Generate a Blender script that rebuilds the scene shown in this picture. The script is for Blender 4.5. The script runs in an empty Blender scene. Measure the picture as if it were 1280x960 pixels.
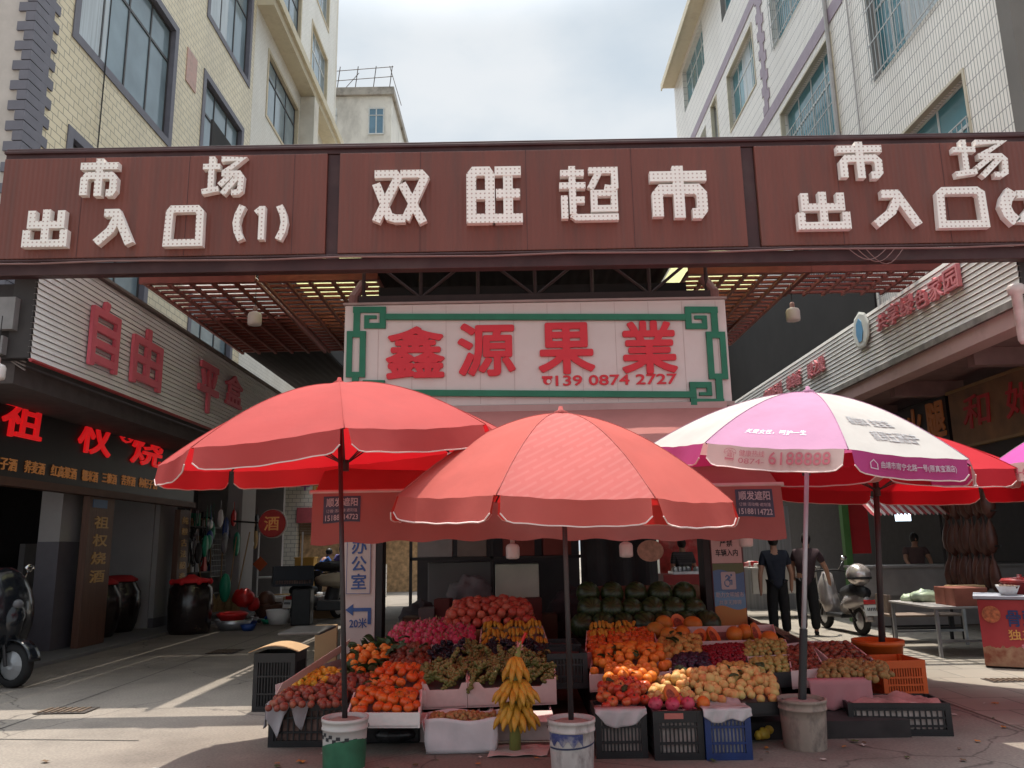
import bpy, bmesh, math, random
from mathutils import Vector as V, Matrix, Quaternion
random.seed(7)
SC = bpy.context.scene
COL = SC.collection
RAD = math.radians
# ------------------------------------------------------------------ camera, world, sun, exposure
PITCH, ROLL, HC, FPX = RAD(11.5), RAD(-1.0), 1.55, 1000.0
cd = bpy.data.cameras.new('camera'); cam = bpy.data.objects.new('camera', cd); COL.objects.link(cam)
RM = Matrix.Rotation(math.pi/2 + PITCH, 3, 'X') @ Matrix.Rotation(ROLL, 3, 'Z')
cam.matrix_world = Matrix.Translation((0, 0, HC)) @ RM.to_4x4()
cd.sensor_width = 36.0; cd.lens = 36.0 * FPX / 1280.0; cd.clip_start = 0.05; cd.clip_end = 3000
SC.camera = cam
SUN = V((-0.04, 0.20, 1.0)).normalized()
w = bpy.data.worlds.new('World'); SC.world = w; w.use_nodes = True
wt = w.node_tree; wt.nodes.clear()
def N(t, kind, **k):
    n = t.nodes.new(kind)
    for a, b in k.items(): setattr(n, a, b)
    return n
sky = N(wt, 'ShaderNodeTexSky', sky_type='NISHITA', sun_disc=False)
sky.sun_elevation = math.asin(SUN.z); sky.sun_rotation = math.atan2(SUN.x, SUN.y); sky.air_density = 1.3; sky.dust_density = 3.0
tc = N(wt, 'ShaderNodeTexCoord'); mp = N(wt, 'ShaderNodeMapping'); mp.inputs['Scale'].default_value = (1.6, 1.2, 3.2)
nz = N(wt, 'ShaderNodeTexNoise'); nz.inputs['Scale'].default_value = 1.7; nz.inputs['Detail'].default_value = 7; nz.inputs['Roughness'].default_value = .52
cr = N(wt, 'ShaderNodeValToRGB'); cr.color_ramp.elements[0].position = .22; cr.color_ramp.elements[0].color = (.68, .68, .68, 1); cr.color_ramp.elements[1].position = .62
cc = N(wt, 'ShaderNodeValToRGB'); cc.color_ramp.elements[0].position = .4; cc.color_ramp.elements[0].color = (6.5, 7.3, 7.9, 1); cc.color_ramp.elements[1].position = .66; cc.color_ramp.elements[1].color = (7.8, 8.15, 8.5, 1)
mx = N(wt, 'ShaderNodeMix', data_type='RGBA'); bg = N(wt, 'ShaderNodeBackground'); bg.inputs['Strength'].default_value = 0.062
wo = N(wt, 'ShaderNodeOutputWorld'); L = wt.links.new
L(tc.outputs['Generated'], mp.inputs['Vector']); L(mp.outputs[0], nz.inputs['Vector']); L(nz.outputs['Fac'], cr.inputs[0]); L(nz.outputs['Fac'], cc.inputs[0])
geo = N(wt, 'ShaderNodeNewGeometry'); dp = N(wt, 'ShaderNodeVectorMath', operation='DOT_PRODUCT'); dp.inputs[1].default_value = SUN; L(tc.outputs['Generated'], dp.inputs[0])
gl = N(wt, 'ShaderNodeMapRange', interpolation_type='SMOOTHSTEP'); gl.inputs[1].default_value = .72; gl.inputs[2].default_value = .97; gl.inputs[3].default_value = 1.0; gl.inputs[4].default_value = 8.0; L(dp.outputs['Value'], gl.inputs[0])   # added sky glow round the sun, out of view, brightening the facades
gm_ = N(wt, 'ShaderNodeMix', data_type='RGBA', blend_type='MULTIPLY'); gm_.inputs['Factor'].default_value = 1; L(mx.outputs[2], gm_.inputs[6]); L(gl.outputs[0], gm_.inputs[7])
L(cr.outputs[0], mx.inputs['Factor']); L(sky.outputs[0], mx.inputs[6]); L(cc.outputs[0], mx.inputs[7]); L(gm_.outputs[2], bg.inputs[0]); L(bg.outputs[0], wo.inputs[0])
sd = bpy.data.lights.new('sun', 'SUN'); sd.energy = 3.5; sd.angle = RAD(.53); sd.color = (1, .92, .80)
so = bpy.data.objects.new('sun', sd); COL.objects.link(so); so.rotation_euler = (-SUN).to_track_quat('-Z', 'Y').to_euler(); so.location = (0, 0, 60)
SC.view_settings.view_transform = 'Standard'; SC.view_settings.look = 'None'; SC.view_settings.exposure = 0.78; SC.view_settings.gamma = 1.0
SC.cycles.use_denoising = True; SC.cycles.max_bounces = 8; SC.cycles.diffuse_bounces = 4; SC.cycles.transmission_bounces = 4; SC.cycles.transparent_max_bounces = 6; SC.cycles.caustics_reflective = False; SC.cycles.caustics_refractive = False
# ------------------------------------------------------------------ helpers: from a pixel of the 1280x960 photo to a point at a known distance
def ray(px, py): return RM @ V(((px-640)/FPX, -(py-480)/FPX, -1.0))
C0 = V((0, 0, HC))
def PY(px, py, y): d = ray(px, py); return C0 + d*(y/d.y)
def PZ(px, py, z=0.0): d = ray(px, py); return C0 + d*((z-HC)/d.z)
def PX(px, py, x): d = ray(px, py); return C0 + d*(x/d.x)
SL = .14
def surf(y): return .36 + SL*(y-6.9)
def PS(px, py, dz=0.0):                       # point on the sloping fruit display
    d = ray(px, py); t = (.36 + dz - SL*6.9 - HC)/(d.z - SL*d.y); return C0 + d*t
# ------------------------------------------------------------------ materials
MATS = {}
def mat(name, col, rough=.65, var=.12, scale=6.0, bump=0.0, metal=0.0, spec=.4, emit=0.0, stretch=(1, 1, 1), dirt=None, dirt_amt=.5, dirt_scale=2.0, alpha=1.0, coat=0.0, sss=0.0):
    if name in MATS: return MATS[name]
    m = bpy.data.materials.new(name); MATS[name] = m; m.use_nodes = True; t = m.node_tree; l = t.links.new
    b = t.nodes['Principled BSDF']; b.inputs['Roughness'].default_value = rough; b.inputs['Metallic'].default_value = metal
    b.inputs['Specular IOR Level'].default_value = spec; b.inputs['Coat Weight'].default_value = coat
    tc = N(t, 'ShaderNodeTexCoord'); mp = N(t, 'ShaderNodeMapping'); mp.inputs['Scale'].default_value = stretch
    l(tc.outputs['Object'], mp.inputs[0])
    nz = N(t, 'ShaderNodeTexNoise'); nz.inputs['Scale'].default_value = scale; nz.inputs['Detail'].default_value = 6; l(mp.outputs[0], nz.inputs['Vector'])
    mr = N(t, 'ShaderNodeMapRange'); mr.inputs[1].default_value = .25; mr.inputs[2].default_value = .75; mr.inputs[3].default_value = 1-var; mr.inputs[4].default_value = 1+var
    l(nz.outputs['Fac'], mr.inputs[0])
    mu = N(t, 'ShaderNodeMix', data_type='RGBA', blend_type='MULTIPLY'); mu.inputs['Factor'].default_value = 1
    mu.inputs[6].default_value = (*col, 1); l(mr.outputs[0], mu.inputs[7]); out = mu.outputs[2]
    if dirt:
        n2 = N(t, 'ShaderNodeTexNoise'); n2.inputs['Scale'].default_value = dirt_scale; n2.inputs['Detail'].default_value = 9; n2.inputs['Roughness'].default_value = .65; l(mp.outputs[0], n2.inputs['Vector'])
        r2 = N(t, 'ShaderNodeMapRange'); r2.inputs[1].default_value = .48; r2.inputs[2].default_value = .72; r2.inputs[4].default_value = dirt_amt; l(n2.outputs['Fac'], r2.inputs[0])
        m2 = N(t, 'ShaderNodeMix', data_type='RGBA'); l(r2.outputs[0], m2.inputs['Factor']); l(out, m2.inputs[6]); m2.inputs[7].default_value = (*dirt, 1); out = m2.outputs[2]
    l(out, b.inputs['Base Color'])
    if bump:
        bp = N(t, 'ShaderNodeBump'); bp.inputs['Strength'].default_value = bump; bp.inputs['Distance'].default_value = .02; l(nz.outputs['Fac'], bp.inputs['Height']); l(bp.outputs[0], b.inputs['Normal'])
    if emit: l(out, b.inputs['Emission Color']); b.inputs['Emission Strength'].default_value = emit
    if alpha < 1: b.inputs['Alpha'].default_value = alpha
    if sss: b.inputs['Subsurface Weight'].default_value = sss; b.inputs['Subsurface Radius'].default_value = (.02, .008, .004)
    m['_c'] = 1; return m
def cloth(name, col, tcol, tf=.45, var=.08, pattern=None):    # fabric that lets light through
    if name in MATS: return MATS[name]
    m = mat(name, col, .8, var, 3.0, .5, spec=.15, dirt=tuple(c*.62+.02 for c in col), dirt_amt=.45, dirt_scale=1.6); t = m.node_tree; l = t.links.new; b = t.nodes['Principled BSDF']
    tr = N(t, 'ShaderNodeBsdfTranslucent'); tr.inputs[0].default_value = (*tcol, 1); ms = N(t, 'ShaderNodeMixShader'); ms.inputs[0].default_value = tf
    l(b.outputs[0], ms.inputs[1]); l(tr.outputs[0], ms.inputs[2]); l(ms.outputs[0], t.nodes['Material Output'].inputs[0])
    if pattern:
        src = b.inputs['Base Color'].links[0].from_socket
        tc = N(t, 'ShaderNodeTexCoord'); mp = N(t, 'ShaderNodeMapping'); mp.inputs['Rotation'].default_value = (0, .5, 0); l(tc.outputs['Object'], mp.inputs[0])
        bk = N(t, 'ShaderNodeTexBrick', offset=.5); bk.inputs['Scale'].default_value = 1; bk.inputs['Brick Width'].default_value = .17; bk.inputs['Row Height'].default_value = .045; bk.inputs['Mortar Size'].default_value = .02; bk.inputs['Mortar Smooth'].default_value = .5
        sp = N(t, 'ShaderNodeSeparateXYZ'); cb = N(t, 'ShaderNodeCombineXYZ'); l(mp.outputs[0], sp.inputs[0]); l(sp.outputs[0], cb.inputs[0]); l(sp.outputs[2], cb.inputs[1]); l(cb.outputs[0], bk.inputs['Vector'])
        mm = N(t, 'ShaderNodeMix', data_type='RGBA'); ma = N(t, 'ShaderNodeMath', operation='MULTIPLY_ADD'); ma.inputs[1].default_value = -.2; ma.inputs[2].default_value = .2
        l(bk.outputs['Fac'], ma.inputs[0]); l(ma.outputs[0], mm.inputs['Factor']); l(src, mm.inputs[6]); mm.inputs[7].default_value = (*pattern, 1); l(mm.outputs[2], b.inputs['Base Color'])
    return m
def tiles(name, c1, c2, mortar, bw, bh, axes='yz', ms=.008, offset=.5, rough=.35, dirt=None, bump=.5, dirt_amt=.4):
    if name in MATS: return MATS[name]
    m = bpy.data.materials.new(name); MATS[name] = m; m.use_nodes = True; t = m.node_tree; l = t.links.new; b = t.nodes['Principled BSDF']; b.inputs['Roughness'].default_value = rough
    tc = N(t, 'ShaderNodeTexCoord'); sp = N(t, 'ShaderNodeSeparateXYZ'); cb = N(t, 'ShaderNodeCombineXYZ'); l(tc.outputs['Object'], sp.inputs[0])
    l(sp.outputs['xyz'.index(axes[0])], cb.inputs[0]); l(sp.outputs['xyz'.index(axes[1])], cb.inputs[1])
    bk = N(t, 'ShaderNodeTexBrick', offset=offset); bk.inputs['Scale'].default_value = 1; bk.inputs['Brick Width'].default_value = bw; bk.inputs['Row Height'].default_value = bh; bk.inputs['Mortar Size'].default_value = ms; bk.inputs['Mortar Smooth'].default_value = .2
    bk.inputs['Color1'].default_value = (*c1, 1); bk.inputs['Color2'].default_value = (*c2, 1); bk.inputs['Mortar'].default_value = (*mortar, 1); l(cb.outputs[0], bk.inputs['Vector'])
    out = bk.outputs['Color']
    nz = N(t, 'ShaderNodeTexNoise'); nz.inputs['Scale'].default_value = .7; nz.inputs['Detail'].default_value = 8; nz.inputs['Roughness'].default_value = .65
    mp = N(t, 'ShaderNodeMapping'); mp.inputs['Scale'].default_value = (1, 1, .35) if axes[1] == 'z' else (1, 1, 1); l(tc.outputs['Object'], mp.inputs[0]); l(mp.outputs[0], nz.inputs['Vector'])
    r2 = N(t, 'ShaderNodeMapRange'); r2.inputs[1].default_value = .45; r2.inputs[2].default_value = .75; r2.inputs[4].default_value = dirt_amt; l(nz.outputs['Fac'], r2.inputs[0])
    m2 = N(t, 'ShaderNodeMix', data_type='RGBA'); l(r2.outputs[0], m2.inputs['Factor']); l(out, m2.inputs[6]); m2.inputs[7].default_value = (*(dirt or mortar), 1); l(m2.outputs[2], b.inputs['Base Color'])
    if bump:
        bp = N(t, 'ShaderNodeBump', invert=True); bp.inputs['Strength'].default_value = bump; bp.inputs['Distance'].default_value = .01; l(bk.outputs['Fac'], bp.inputs['Height']); l(bp.outputs[0], b.inputs['Normal'])
    return m
def glassm(name, col, rough=.08):
    return mat(name, col, rough, .25, 1.1, 0, spec=.6)
# ------------------------------------------------------------------ mesh builder
class MB:
    def __init__(s): s.v = []; s.f = []; s.m = []; s.k = 0
    def add(s, vs, fs):
        o = len(s.v); s.v += [V(p) for p in vs]; s.f += [[i+o for i in f] for f in fs]; s.m += [s.k]*len(fs); return s
    def box(s, c, d, rz=0.0, M=None):
        c = V(c); h = V(d)*.5; R = M or Matrix.Rotation(rz, 3, 'Z')
        vs = [c + R @ V((x*h.x, y*h.y, z*h.z)) for x in (-1, 1) for y in (-1, 1) for z in (-1, 1)]
        return s.add(vs, [(0, 1, 3, 2), (4, 6, 7, 5), (0, 4, 5, 1), (2, 3, 7, 6), (0, 2, 6, 4), (1, 5, 7, 3)])
    def bb(s, a, b): a = V(a); b = V(b); return s.box((a+b)/2, [abs(x) for x in (b-a)])
    def rod(s, a, b, r0, r1=None, n=8, caps=True):
        a = V(a); b = V(b); r1 = r0 if r1 is None else r1; d = (b-a).normalized(); u = d.orthogonal().normalized(); w = d.cross(u)
        vs = [p + r*(math.cos(2*math.pi*i/n)*u + math.sin(2*math.pi*i/n)*w) for p, r in ((a, r0), (b, r1)) for i in range(n)]
        fs = [(i, (i+1) % n, n+(i+1) % n, n+i) for i in range(n)]
        if caps: fs += [tuple(range(n-1, -1, -1)), tuple(range(n, 2*n))]
        return s.add(vs, fs)
    def tube(s, pts, r, n=6):
        pts = [V(p) for p in pts]; rs = r if isinstance(r, (list, tuple)) else [r]*len(pts); vs = []; fs = []; u = None
        for i, p in enumerate(pts):
            d = (pts[min(i+1, len(pts)-1)] - pts[max(i-1, 0)]).normalized()
            u = d.orthogonal().normalized() if u is None else (u - d*u.dot(d)).normalized()
            w = d.cross(u); vs += [p + rs[i]*(math.cos(2*math.pi*k/n)*u + math.sin(2*math.pi*k/n)*w) for k in range(n)]
        for i in range(len(pts)-1): fs += [(i*n+k, i*n+(k+1) % n, (i+1)*n+(k+1) % n, (i+1)*n+k) for k in range(n)]
        fs += [tuple(range(n-1, -1, -1)), tuple(range((len(pts)-1)*n, len(pts)*n))]
        return s.add(vs, fs)
    def lathe(s, c, prof, n=16, cap=True, M=None, sq=(1, 1)):
        c = V(c); M = M or Matrix.Identity(3)
        vs = [c + M @ V((r*sq[0]*math.cos(2*math.pi*i/n), r*sq[1]*math.sin(2*math.pi*i/n), z)) for r, z in prof for i in range(n)]
        fs = [(j*n+i, j*n+(i+1) % n, (j+1)*n+(i+1) % n, (j+1)*n+i) for j in range(len(prof)-1) for i in range(n)]
        if cap: fs += [tuple(range(n-1, -1, -1)), tuple(range((len(prof)-1)*n, len(prof)*n))]
        return s.add(vs, fs)
    def ball(s, c, r, n=10, m=7, sq=(1, 1, 1), M=None):
        c = V(c); M = M or Matrix.Identity(3); vs = [c + M @ V((0, 0, -r*sq[2]))]
        for j in range(1, m):
            a = -math.pi/2 + math.pi*j/m
            vs += [c + M @ V((r*sq[0]*math.cos(a)*math.cos(2*math.pi*i/n), r*sq[1]*math.cos(a)*math.sin(2*math.pi*i/n), r*sq[2]*math.sin(a))) for i in range(n)]
        vs.append(c + M @ V((0, 0, r*sq[2]))); fs = [(0, 1+(i+1) % n, 1+i) for i in range(n)]
        for j in range(m-2): fs += [(1+j*n+i, 1+j*n+(i+1) % n, 1+(j+1)*n+(i+1) % n, 1+(j+1)*n+i) for i in range(n)]
        k = 1+(m-2)*n; fs += [(k+i, k+(i+1) % n, len(vs)-1) for i in range(n)]
        return s.add(vs, fs)
    def prism(s, poly, ax):                    # poly: 3d points of one face, ax: extrusion vector
        p = [V(q) for q in poly]; n = len(p); ax = V(ax)
        return s.add(p + [q+ax for q in p], [tuple(range(n-1, -1, -1)), tuple(range(n, 2*n))] + [(i, (i+1) % n, n+(i+1) % n, n+i) for i in range(n)])
    def grid(s, fn, nu, nv):
        vs = [fn(i/nu, j/nv) for j in range(nv+1) for i in range(nu+1)]
        return s.add(vs, [(j*(nu+1)+i, j*(nu+1)+i+1, (j+1)*(nu+1)+i+1, (j+1)*(nu+1)+i) for j in range(nv) for i in range(nu)])
    def build(s, name, mats, parent=None, smooth=False, bevel=0.0, solid=0.0, sub=0, own=None):
        o = V(own) if own is not None else (V(parent['_w']) if parent is not None and '_w' in parent else V((0, 0, 0)))
        me = bpy.data.meshes.new(name); me.from_pydata([p-o for p in s.v], [], s.f); me.validate()
        for m in (mats if isinstance(mats, (list, tuple)) else [mats]): me.materials.append(m)
        if len(me.polygons) == len(s.m): me.polygons.foreach_set('material_index', s.m)
        if smooth: me.polygons.foreach_set('use_smooth', [True]*len(me.polygons))
        ob = bpy.data.objects.new(name, me); COL.objects.link(ob)
        bm = bmesh.new(); bm.from_mesh(me)
        if not solid: bmesh.ops.recalc_face_normals(bm, faces=bm.faces)
        bm.to_mesh(me); bm.free()
        if solid: q = ob.modifiers.new('thick', 'SOLIDIFY'); q.thickness = solid; q.offset = 0
        if bevel: q = ob.modifiers.new('edge', 'BEVEL'); q.width = bevel; q.segments = 2; q.limit_method = 'ANGLE'
        if sub: q = ob.modifiers.new('sub', 'SUBSURF'); q.levels = sub; q.render_levels = sub
        if parent is not None:
            ob.parent = parent
            if own is not None: ob.location = o - V(parent['_w'])
            ob['_w'] = list(o)
        else:
            ob.location = o; ob['_w'] = list(o)
        return ob
def tag(o, label, cat, group=None):
    o['label'] = label; o['category'] = cat; o['kind'] = 'thing'
    if group: o['group'] = group
    return o
def thing(name, label, cat, loc, group=None, rz=0.0):
    o = bpy.data.objects.new(name, None); COL.objects.link(o); o.location = loc; o.rotation_euler = (0, 0, rz); o['_w'] = list(loc) if rz == 0 else [0, 0, 0]; o.empty_display_size = .1
    return tag(o, label, cat, group)
def stru(o): o['kind'] = 'structure'; return o
def dup(o, loc, rz=0.0, label=None, group=None, scale=None):
    def cp(q, par):
        c = q.copy(); COL.objects.link(c)
        if par is not None: c.parent = par
        for ch in list(q.children): cp(ch, c)
        return c
    c = cp(o, None); c.location = loc; c.rotation_euler = (0, 0, rz)
    if label: c['label'] = label
    if group: c['group'] = group
    if scale: c.scale = scale
    return c
# ------------------------------------------------------------------ lettering
_tc = bpy.data.curves.new('lettering', 'FONT'); _to = bpy.data.objects.new('lettering', _tc); COL.objects.link(_to)
def glyphs(body, depth=0.0, bold=0.0, spacing=1.0):
    _tc.body = body; _tc.extrude = depth; _tc.offset = bold; _tc.space_character = spacing; _tc.resolution_u = 3; _tc.fill_mode = 'BOTH' if depth else 'FRONT'
    dg = bpy.context.evaluated_depsgraph_get(); dg.update()
    me = bpy.data.meshes.new_from_object(_to.evaluated_get(dg))
    vs = [v.co.copy() for v in me.vertices]; fs = [tuple(p.vertices) for p in me.polygons]; bpy.data.meshes.remove(me)
    return vs, fs
def text(body, m, parent, org, ri, up, wd, ht, depth=0.0, bold=0.0, name='lettering', fn=None, spacing=1.0, keep=False):
    """body fitted into a wd x ht field whose lower left corner is org, ri/up unit vectors"""
    ri = V(ri).normalized(); up = V(up).normalized(); no = ri.cross(up)
    vs, fs = glyphs(body, 0.5*depth/max(ht, 1e-3) if depth else 0.0, 0.0, spacing)
    x0 = min(v.x for v in vs); x1 = max(v.x for v in vs); y0 = min(v.y for v in vs); y1 = max(v.y for v in vs)
    sx = wd/max(x1-x0, 1e-4); sy = ht/max(y1-y0, 1e-4)
    if keep: sx = min(sx, sy)
    offs = [(0, 0)] if bold <= 0 else [(dx*bold*.55, dy*bold*.55) for dx, dy in ((0, 0), (1, 0), (-1, 0), (0, 1), (0, -1), (.7, .7), (-.7, -.7), (.7, -.7), (-.7, .7))]
    mb = MB(); z0 = min(v.z for v in vs); zs = (depth/(max(v.z for v in vs)-z0)) if depth else 0
    for q, (ox, oy) in enumerate(offs):
        if fn: mb.add([fn((v.x-x0+ox)*sx/wd, (v.y-y0+oy)*sy/ht) + V((0, -.0004*q, .0003*q)) for v in vs], fs)
        else: mb.add([V(org) + ri*((v.x-x0+ox)*sx) + up*((v.y-y0+oy)*sy) + no*((v.z-z0)*zs*(1+.012*q)+(.0003*q if not depth else 0)) for v in vs], fs)
    return mb.build(name, m, parent)
def ribbon(mb, pts, wd, org, ri, up, no, depth, lift):      # one stroke of a box letter, mitred corners
    pts = [V((p[0], p[1], 0)) for p in pts]; n = len(pts); closed = (pts[0]-pts[-1]).length < 1e-6 and n > 3
    if closed: pts = pts[:-1]; n -= 1
    Lf = []; Rt = []
    for i in range(n):
        a = pts[(i-1) % n] if (closed or i > 0) else None; b = pts[(i+1) % n] if (closed or i < n-1) else None
        d1 = (pts[i]-a).normalized() if a is not None else None; d2 = (b-pts[i]).normalized() if b is not None else None
        if d1 is None: d1 = d2
        if d2 is None: d2 = d1
        n1 = V((-d1.y, d1.x, 0)); n2 = V((-d2.y, d2.x, 0)); mt = (n1+n2).normalized(); k = min(1/max(mt.dot(n1), .35), 1.8)
        Lf.append(pts[i]+mt*wd*.5*k); Rt.append(pts[i]-mt*wd*.5*k)
    W = lambda p, z: org + ri*p.x + up*p.y + no*z
    vs = []; fs = []
    for i in range(n): vs += [W(Lf[i], lift), W(Rt[i], lift), W(Lf[i], depth+lift), W(Rt[i], depth+lift)]
    m = n if closed else n-1
    for i in range(m):
        a = 4*i; b = 4*((i+1) % n); fs += [(a+2, a+3, b+3, b+2), (a, a+2, b+2, b), (a+1, b+1, b+3, a+3), (a, b, b+1, a+1)]
    if not closed: e = 4*(n-1); fs += [(0, 1, 3, 2), (e, e+2, e+3, e+1)]
    mb.add(vs, fs)
# ------------------------------------------------------------------ palette
WHITE = mat('white_paint', (.72, .71, .69), .6, .06); BLACKP = mat('black_plastic', (.012, .013, .015), .45, .3, 12)
DARK = mat('dark_paint', (.018, .016, .017), .6, .3); STEEL = mat('brushed_steel', (.55, .55, .54), .35, .1, 4, metal=.9)
MAROON = mat('maroon_steel', (.05, .016, .017), .55, .3, 3, dirt=(.09, .05, .045), dirt_amt=.5)
SIGNRED = mat('sign_sheet_red', (.165, .047, .033), .5, .10, 1.2, .0, stretch=(3, 3, .22), dirt=(.10, .045, .036), dirt_amt=.7, dirt_scale=1.8)
LATT = mat('lattice_red', (.19, .042, .03), .6, .2)
GREY = mat('grey_render', (.50, .45, .41), .85, .12, 3, .2, dirt=(.3, .27, .24), dirt_scale=1.0)
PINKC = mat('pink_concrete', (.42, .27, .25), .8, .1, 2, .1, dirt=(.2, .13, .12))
def ribbed(m, per, amt):      # fine upright ribs rolled into sheet metal
    t = m.node_tree; l = t.links.new; b = t.nodes['Principled BSDF']; tc = N(t, 'ShaderNodeTexCoord'); w_ = N(t, 'ShaderNodeTexWave', bands_direction='X'); w_.inputs['Scale'].default_value = 2*math.pi/per/20; l(tc.outputs['Object'], w_.inputs[0])
    n = N(t, 'ShaderNodeTexNoise'); n.inputs['Scale'].default_value = .8; l(tc.outputs['Object'], n.inputs[0]); a = N(t, 'ShaderNodeMath', operation='MULTIPLY_ADD'); a.inputs[1].default_value = 4.0; l(n.outputs[0], a.inputs[0]); l(w_.outputs['Fac'], a.inputs[2])
    bp = N(t, 'ShaderNodeBump'); bp.inputs['Strength'].default_value = amt; bp.inputs['Distance'].default_value = .012; l(a.outputs[0], bp.inputs['Height']); l(bp.outputs[0], b.inputs['Normal'])
ribbed(SIGNRED, .06, .35)
# ------------------------------------------------------------------ ground
def ground_mat():
    m = mat('concrete_ground', (.195, .17, .145), .82, .1, 1.3, .12, dirt=(.085, .072, .064), dirt_amt=.75, dirt_scale=.55)
    t = m.node_tree; l = t.links.new; b = t.nodes['Principled BSDF']; src = b.inputs['Base Color'].links[0].from_socket
    n = N(t, 'ShaderNodeTexNoise'); n.inputs['Scale'].default_value = 45; n.inputs['Detail'].default_value = 4; tc = N(t, 'ShaderNodeTexCoord'); l(tc.outputs['Object'], n.inputs['Vector'])
    r = N(t, 'ShaderNodeMapRange'); r.inputs[1].default_value = .3; r.inputs[2].default_value = .7; r.inputs[3].default_value = .8; r.inputs[4].default_value = 1.2; l(n.outputs['Fac'], r.inputs[0])
    x = N(t, 'ShaderNodeMix', data_type='RGBA', blend_type='MULTIPLY'); x.inputs['Factor'].default_value = 1; l(src, x.inputs[6]); l(r.outputs[0], x.inputs[7])
    n3 = N(t, 'ShaderNodeTexNoise'); n3.inputs['Scale'].default_value = 1.1; n3.inputs['Detail'].default_value = 6; l(tc.outputs['Object'], n3.inputs[0]); va = N(t, 'ShaderNodeVectorMath', operation='MULTIPLY_ADD'); va.inputs[1].default_value = (.9, .9, 0); l(n3.outputs['Color'], va.inputs[0]); l(tc.outputs['Object'], va.inputs[2])
    vo = N(t, 'ShaderNodeTexVoronoi', feature='DISTANCE_TO_EDGE'); vo.inputs['Scale'].default_value = .42; l(va.outputs[0], vo.inputs['Vector']); ck = N(t, 'ShaderNodeMapRange'); ck.inputs[1].default_value = .0; ck.inputs[2].default_value = .006; ck.inputs[3].default_value = .75; ck.inputs[4].default_value = 0; l(vo.outputs['Distance'], ck.inputs[0])
    y = N(t, 'ShaderNodeMix', data_type='RGBA'); l(ck.outputs[0], y.inputs['Factor']); l(x.outputs[2], y.inputs[6]); y.inputs[7].default_value = (.04, .034, .03, 1); l(y.outputs[2], b.inputs['Base Color'])
    return m
stru(MB().add([(-150, -60, 0), (150, -60, 0), (150, 240, 0), (-150, 240, 0)], [(0, 1, 2, 3)]).build('ground', ground_mat()))
PAV = tiles('paving_tiles', (.27, .24, .20), (.22, .197, .165), (.12, .11, .095), .6, .6, 'xy', .01, .5, .7, (.16, .14, .12), .3, .6)
stru(MB().add([(4.15, 5.5, .006), (7.9, 5.5, .006), (7.9, 60, .006), (4.15, 60, .006)], [(0, 1, 2, 3)]).build('paving_right', PAV))
mb = MB(); mb.bb((-9.8, 6, -.2), (-6.72, 60, .055)); stru(mb.build('raised_pavement', mat('grey_slab', (.16, .155, .155), .7, .1, 2, .1, dirt=(.1, .095, .095)), bevel=.012))
mb = MB()
for a, b in [((-4.72, 6.5), (-4.95, 60)), ((-3.2, 7.2), (-6.7, 7.6)), ((-6.7, 19.5), (-2.6, 19.8))]:
    a = V((*a, .0035)); b = V((*b, .0035)); d = (b-a).normalized(); n = V((-d.y, d.x, 0))*.009; mb.add([a-n, b-n, b+n, a+n], [(0, 1, 2, 3)])
stru(mb.build('road_joint_lines', mat('joint_dark', (.06, .055, .05), .9, .2)))
for i, (x, y, sx, sy) in enumerate([(-4.55, 8.55, .52, .3), (-4.6, 13.2, .45, .5), (5.45, 9.35, .5, .26)]):
    g = thing('drain_grate', ['rusty drain grate at the edge of the sunlit patch', 'broken drain cover in the shaded lane', 'drain grate set in the pale paving near the red banner'][i], 'drain grate', (x, y, .007), 'drain grates in the ground')
    mb = MB(); mb.bb((x-sx/2, y-sy/2, .0075), (x+sx/2, y+sy/2, .012)); mb.build('plate', mat('rust_dark', (.05, .04, .035), .8, .4, 14, .3), g)
    mb = MB()
    for k in range(7): mb.bb((x-sx/2+.03+k*(sx-.06)/7, y-sy/2+.03, .0125), (x-sx/2+.03+k*(sx-.06)/7+.03, y+sy/2-.03, .02))
    mb.build('bars', mat('rust', (.11, .075, .05), .8, .4, 14, .3), g)
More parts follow.
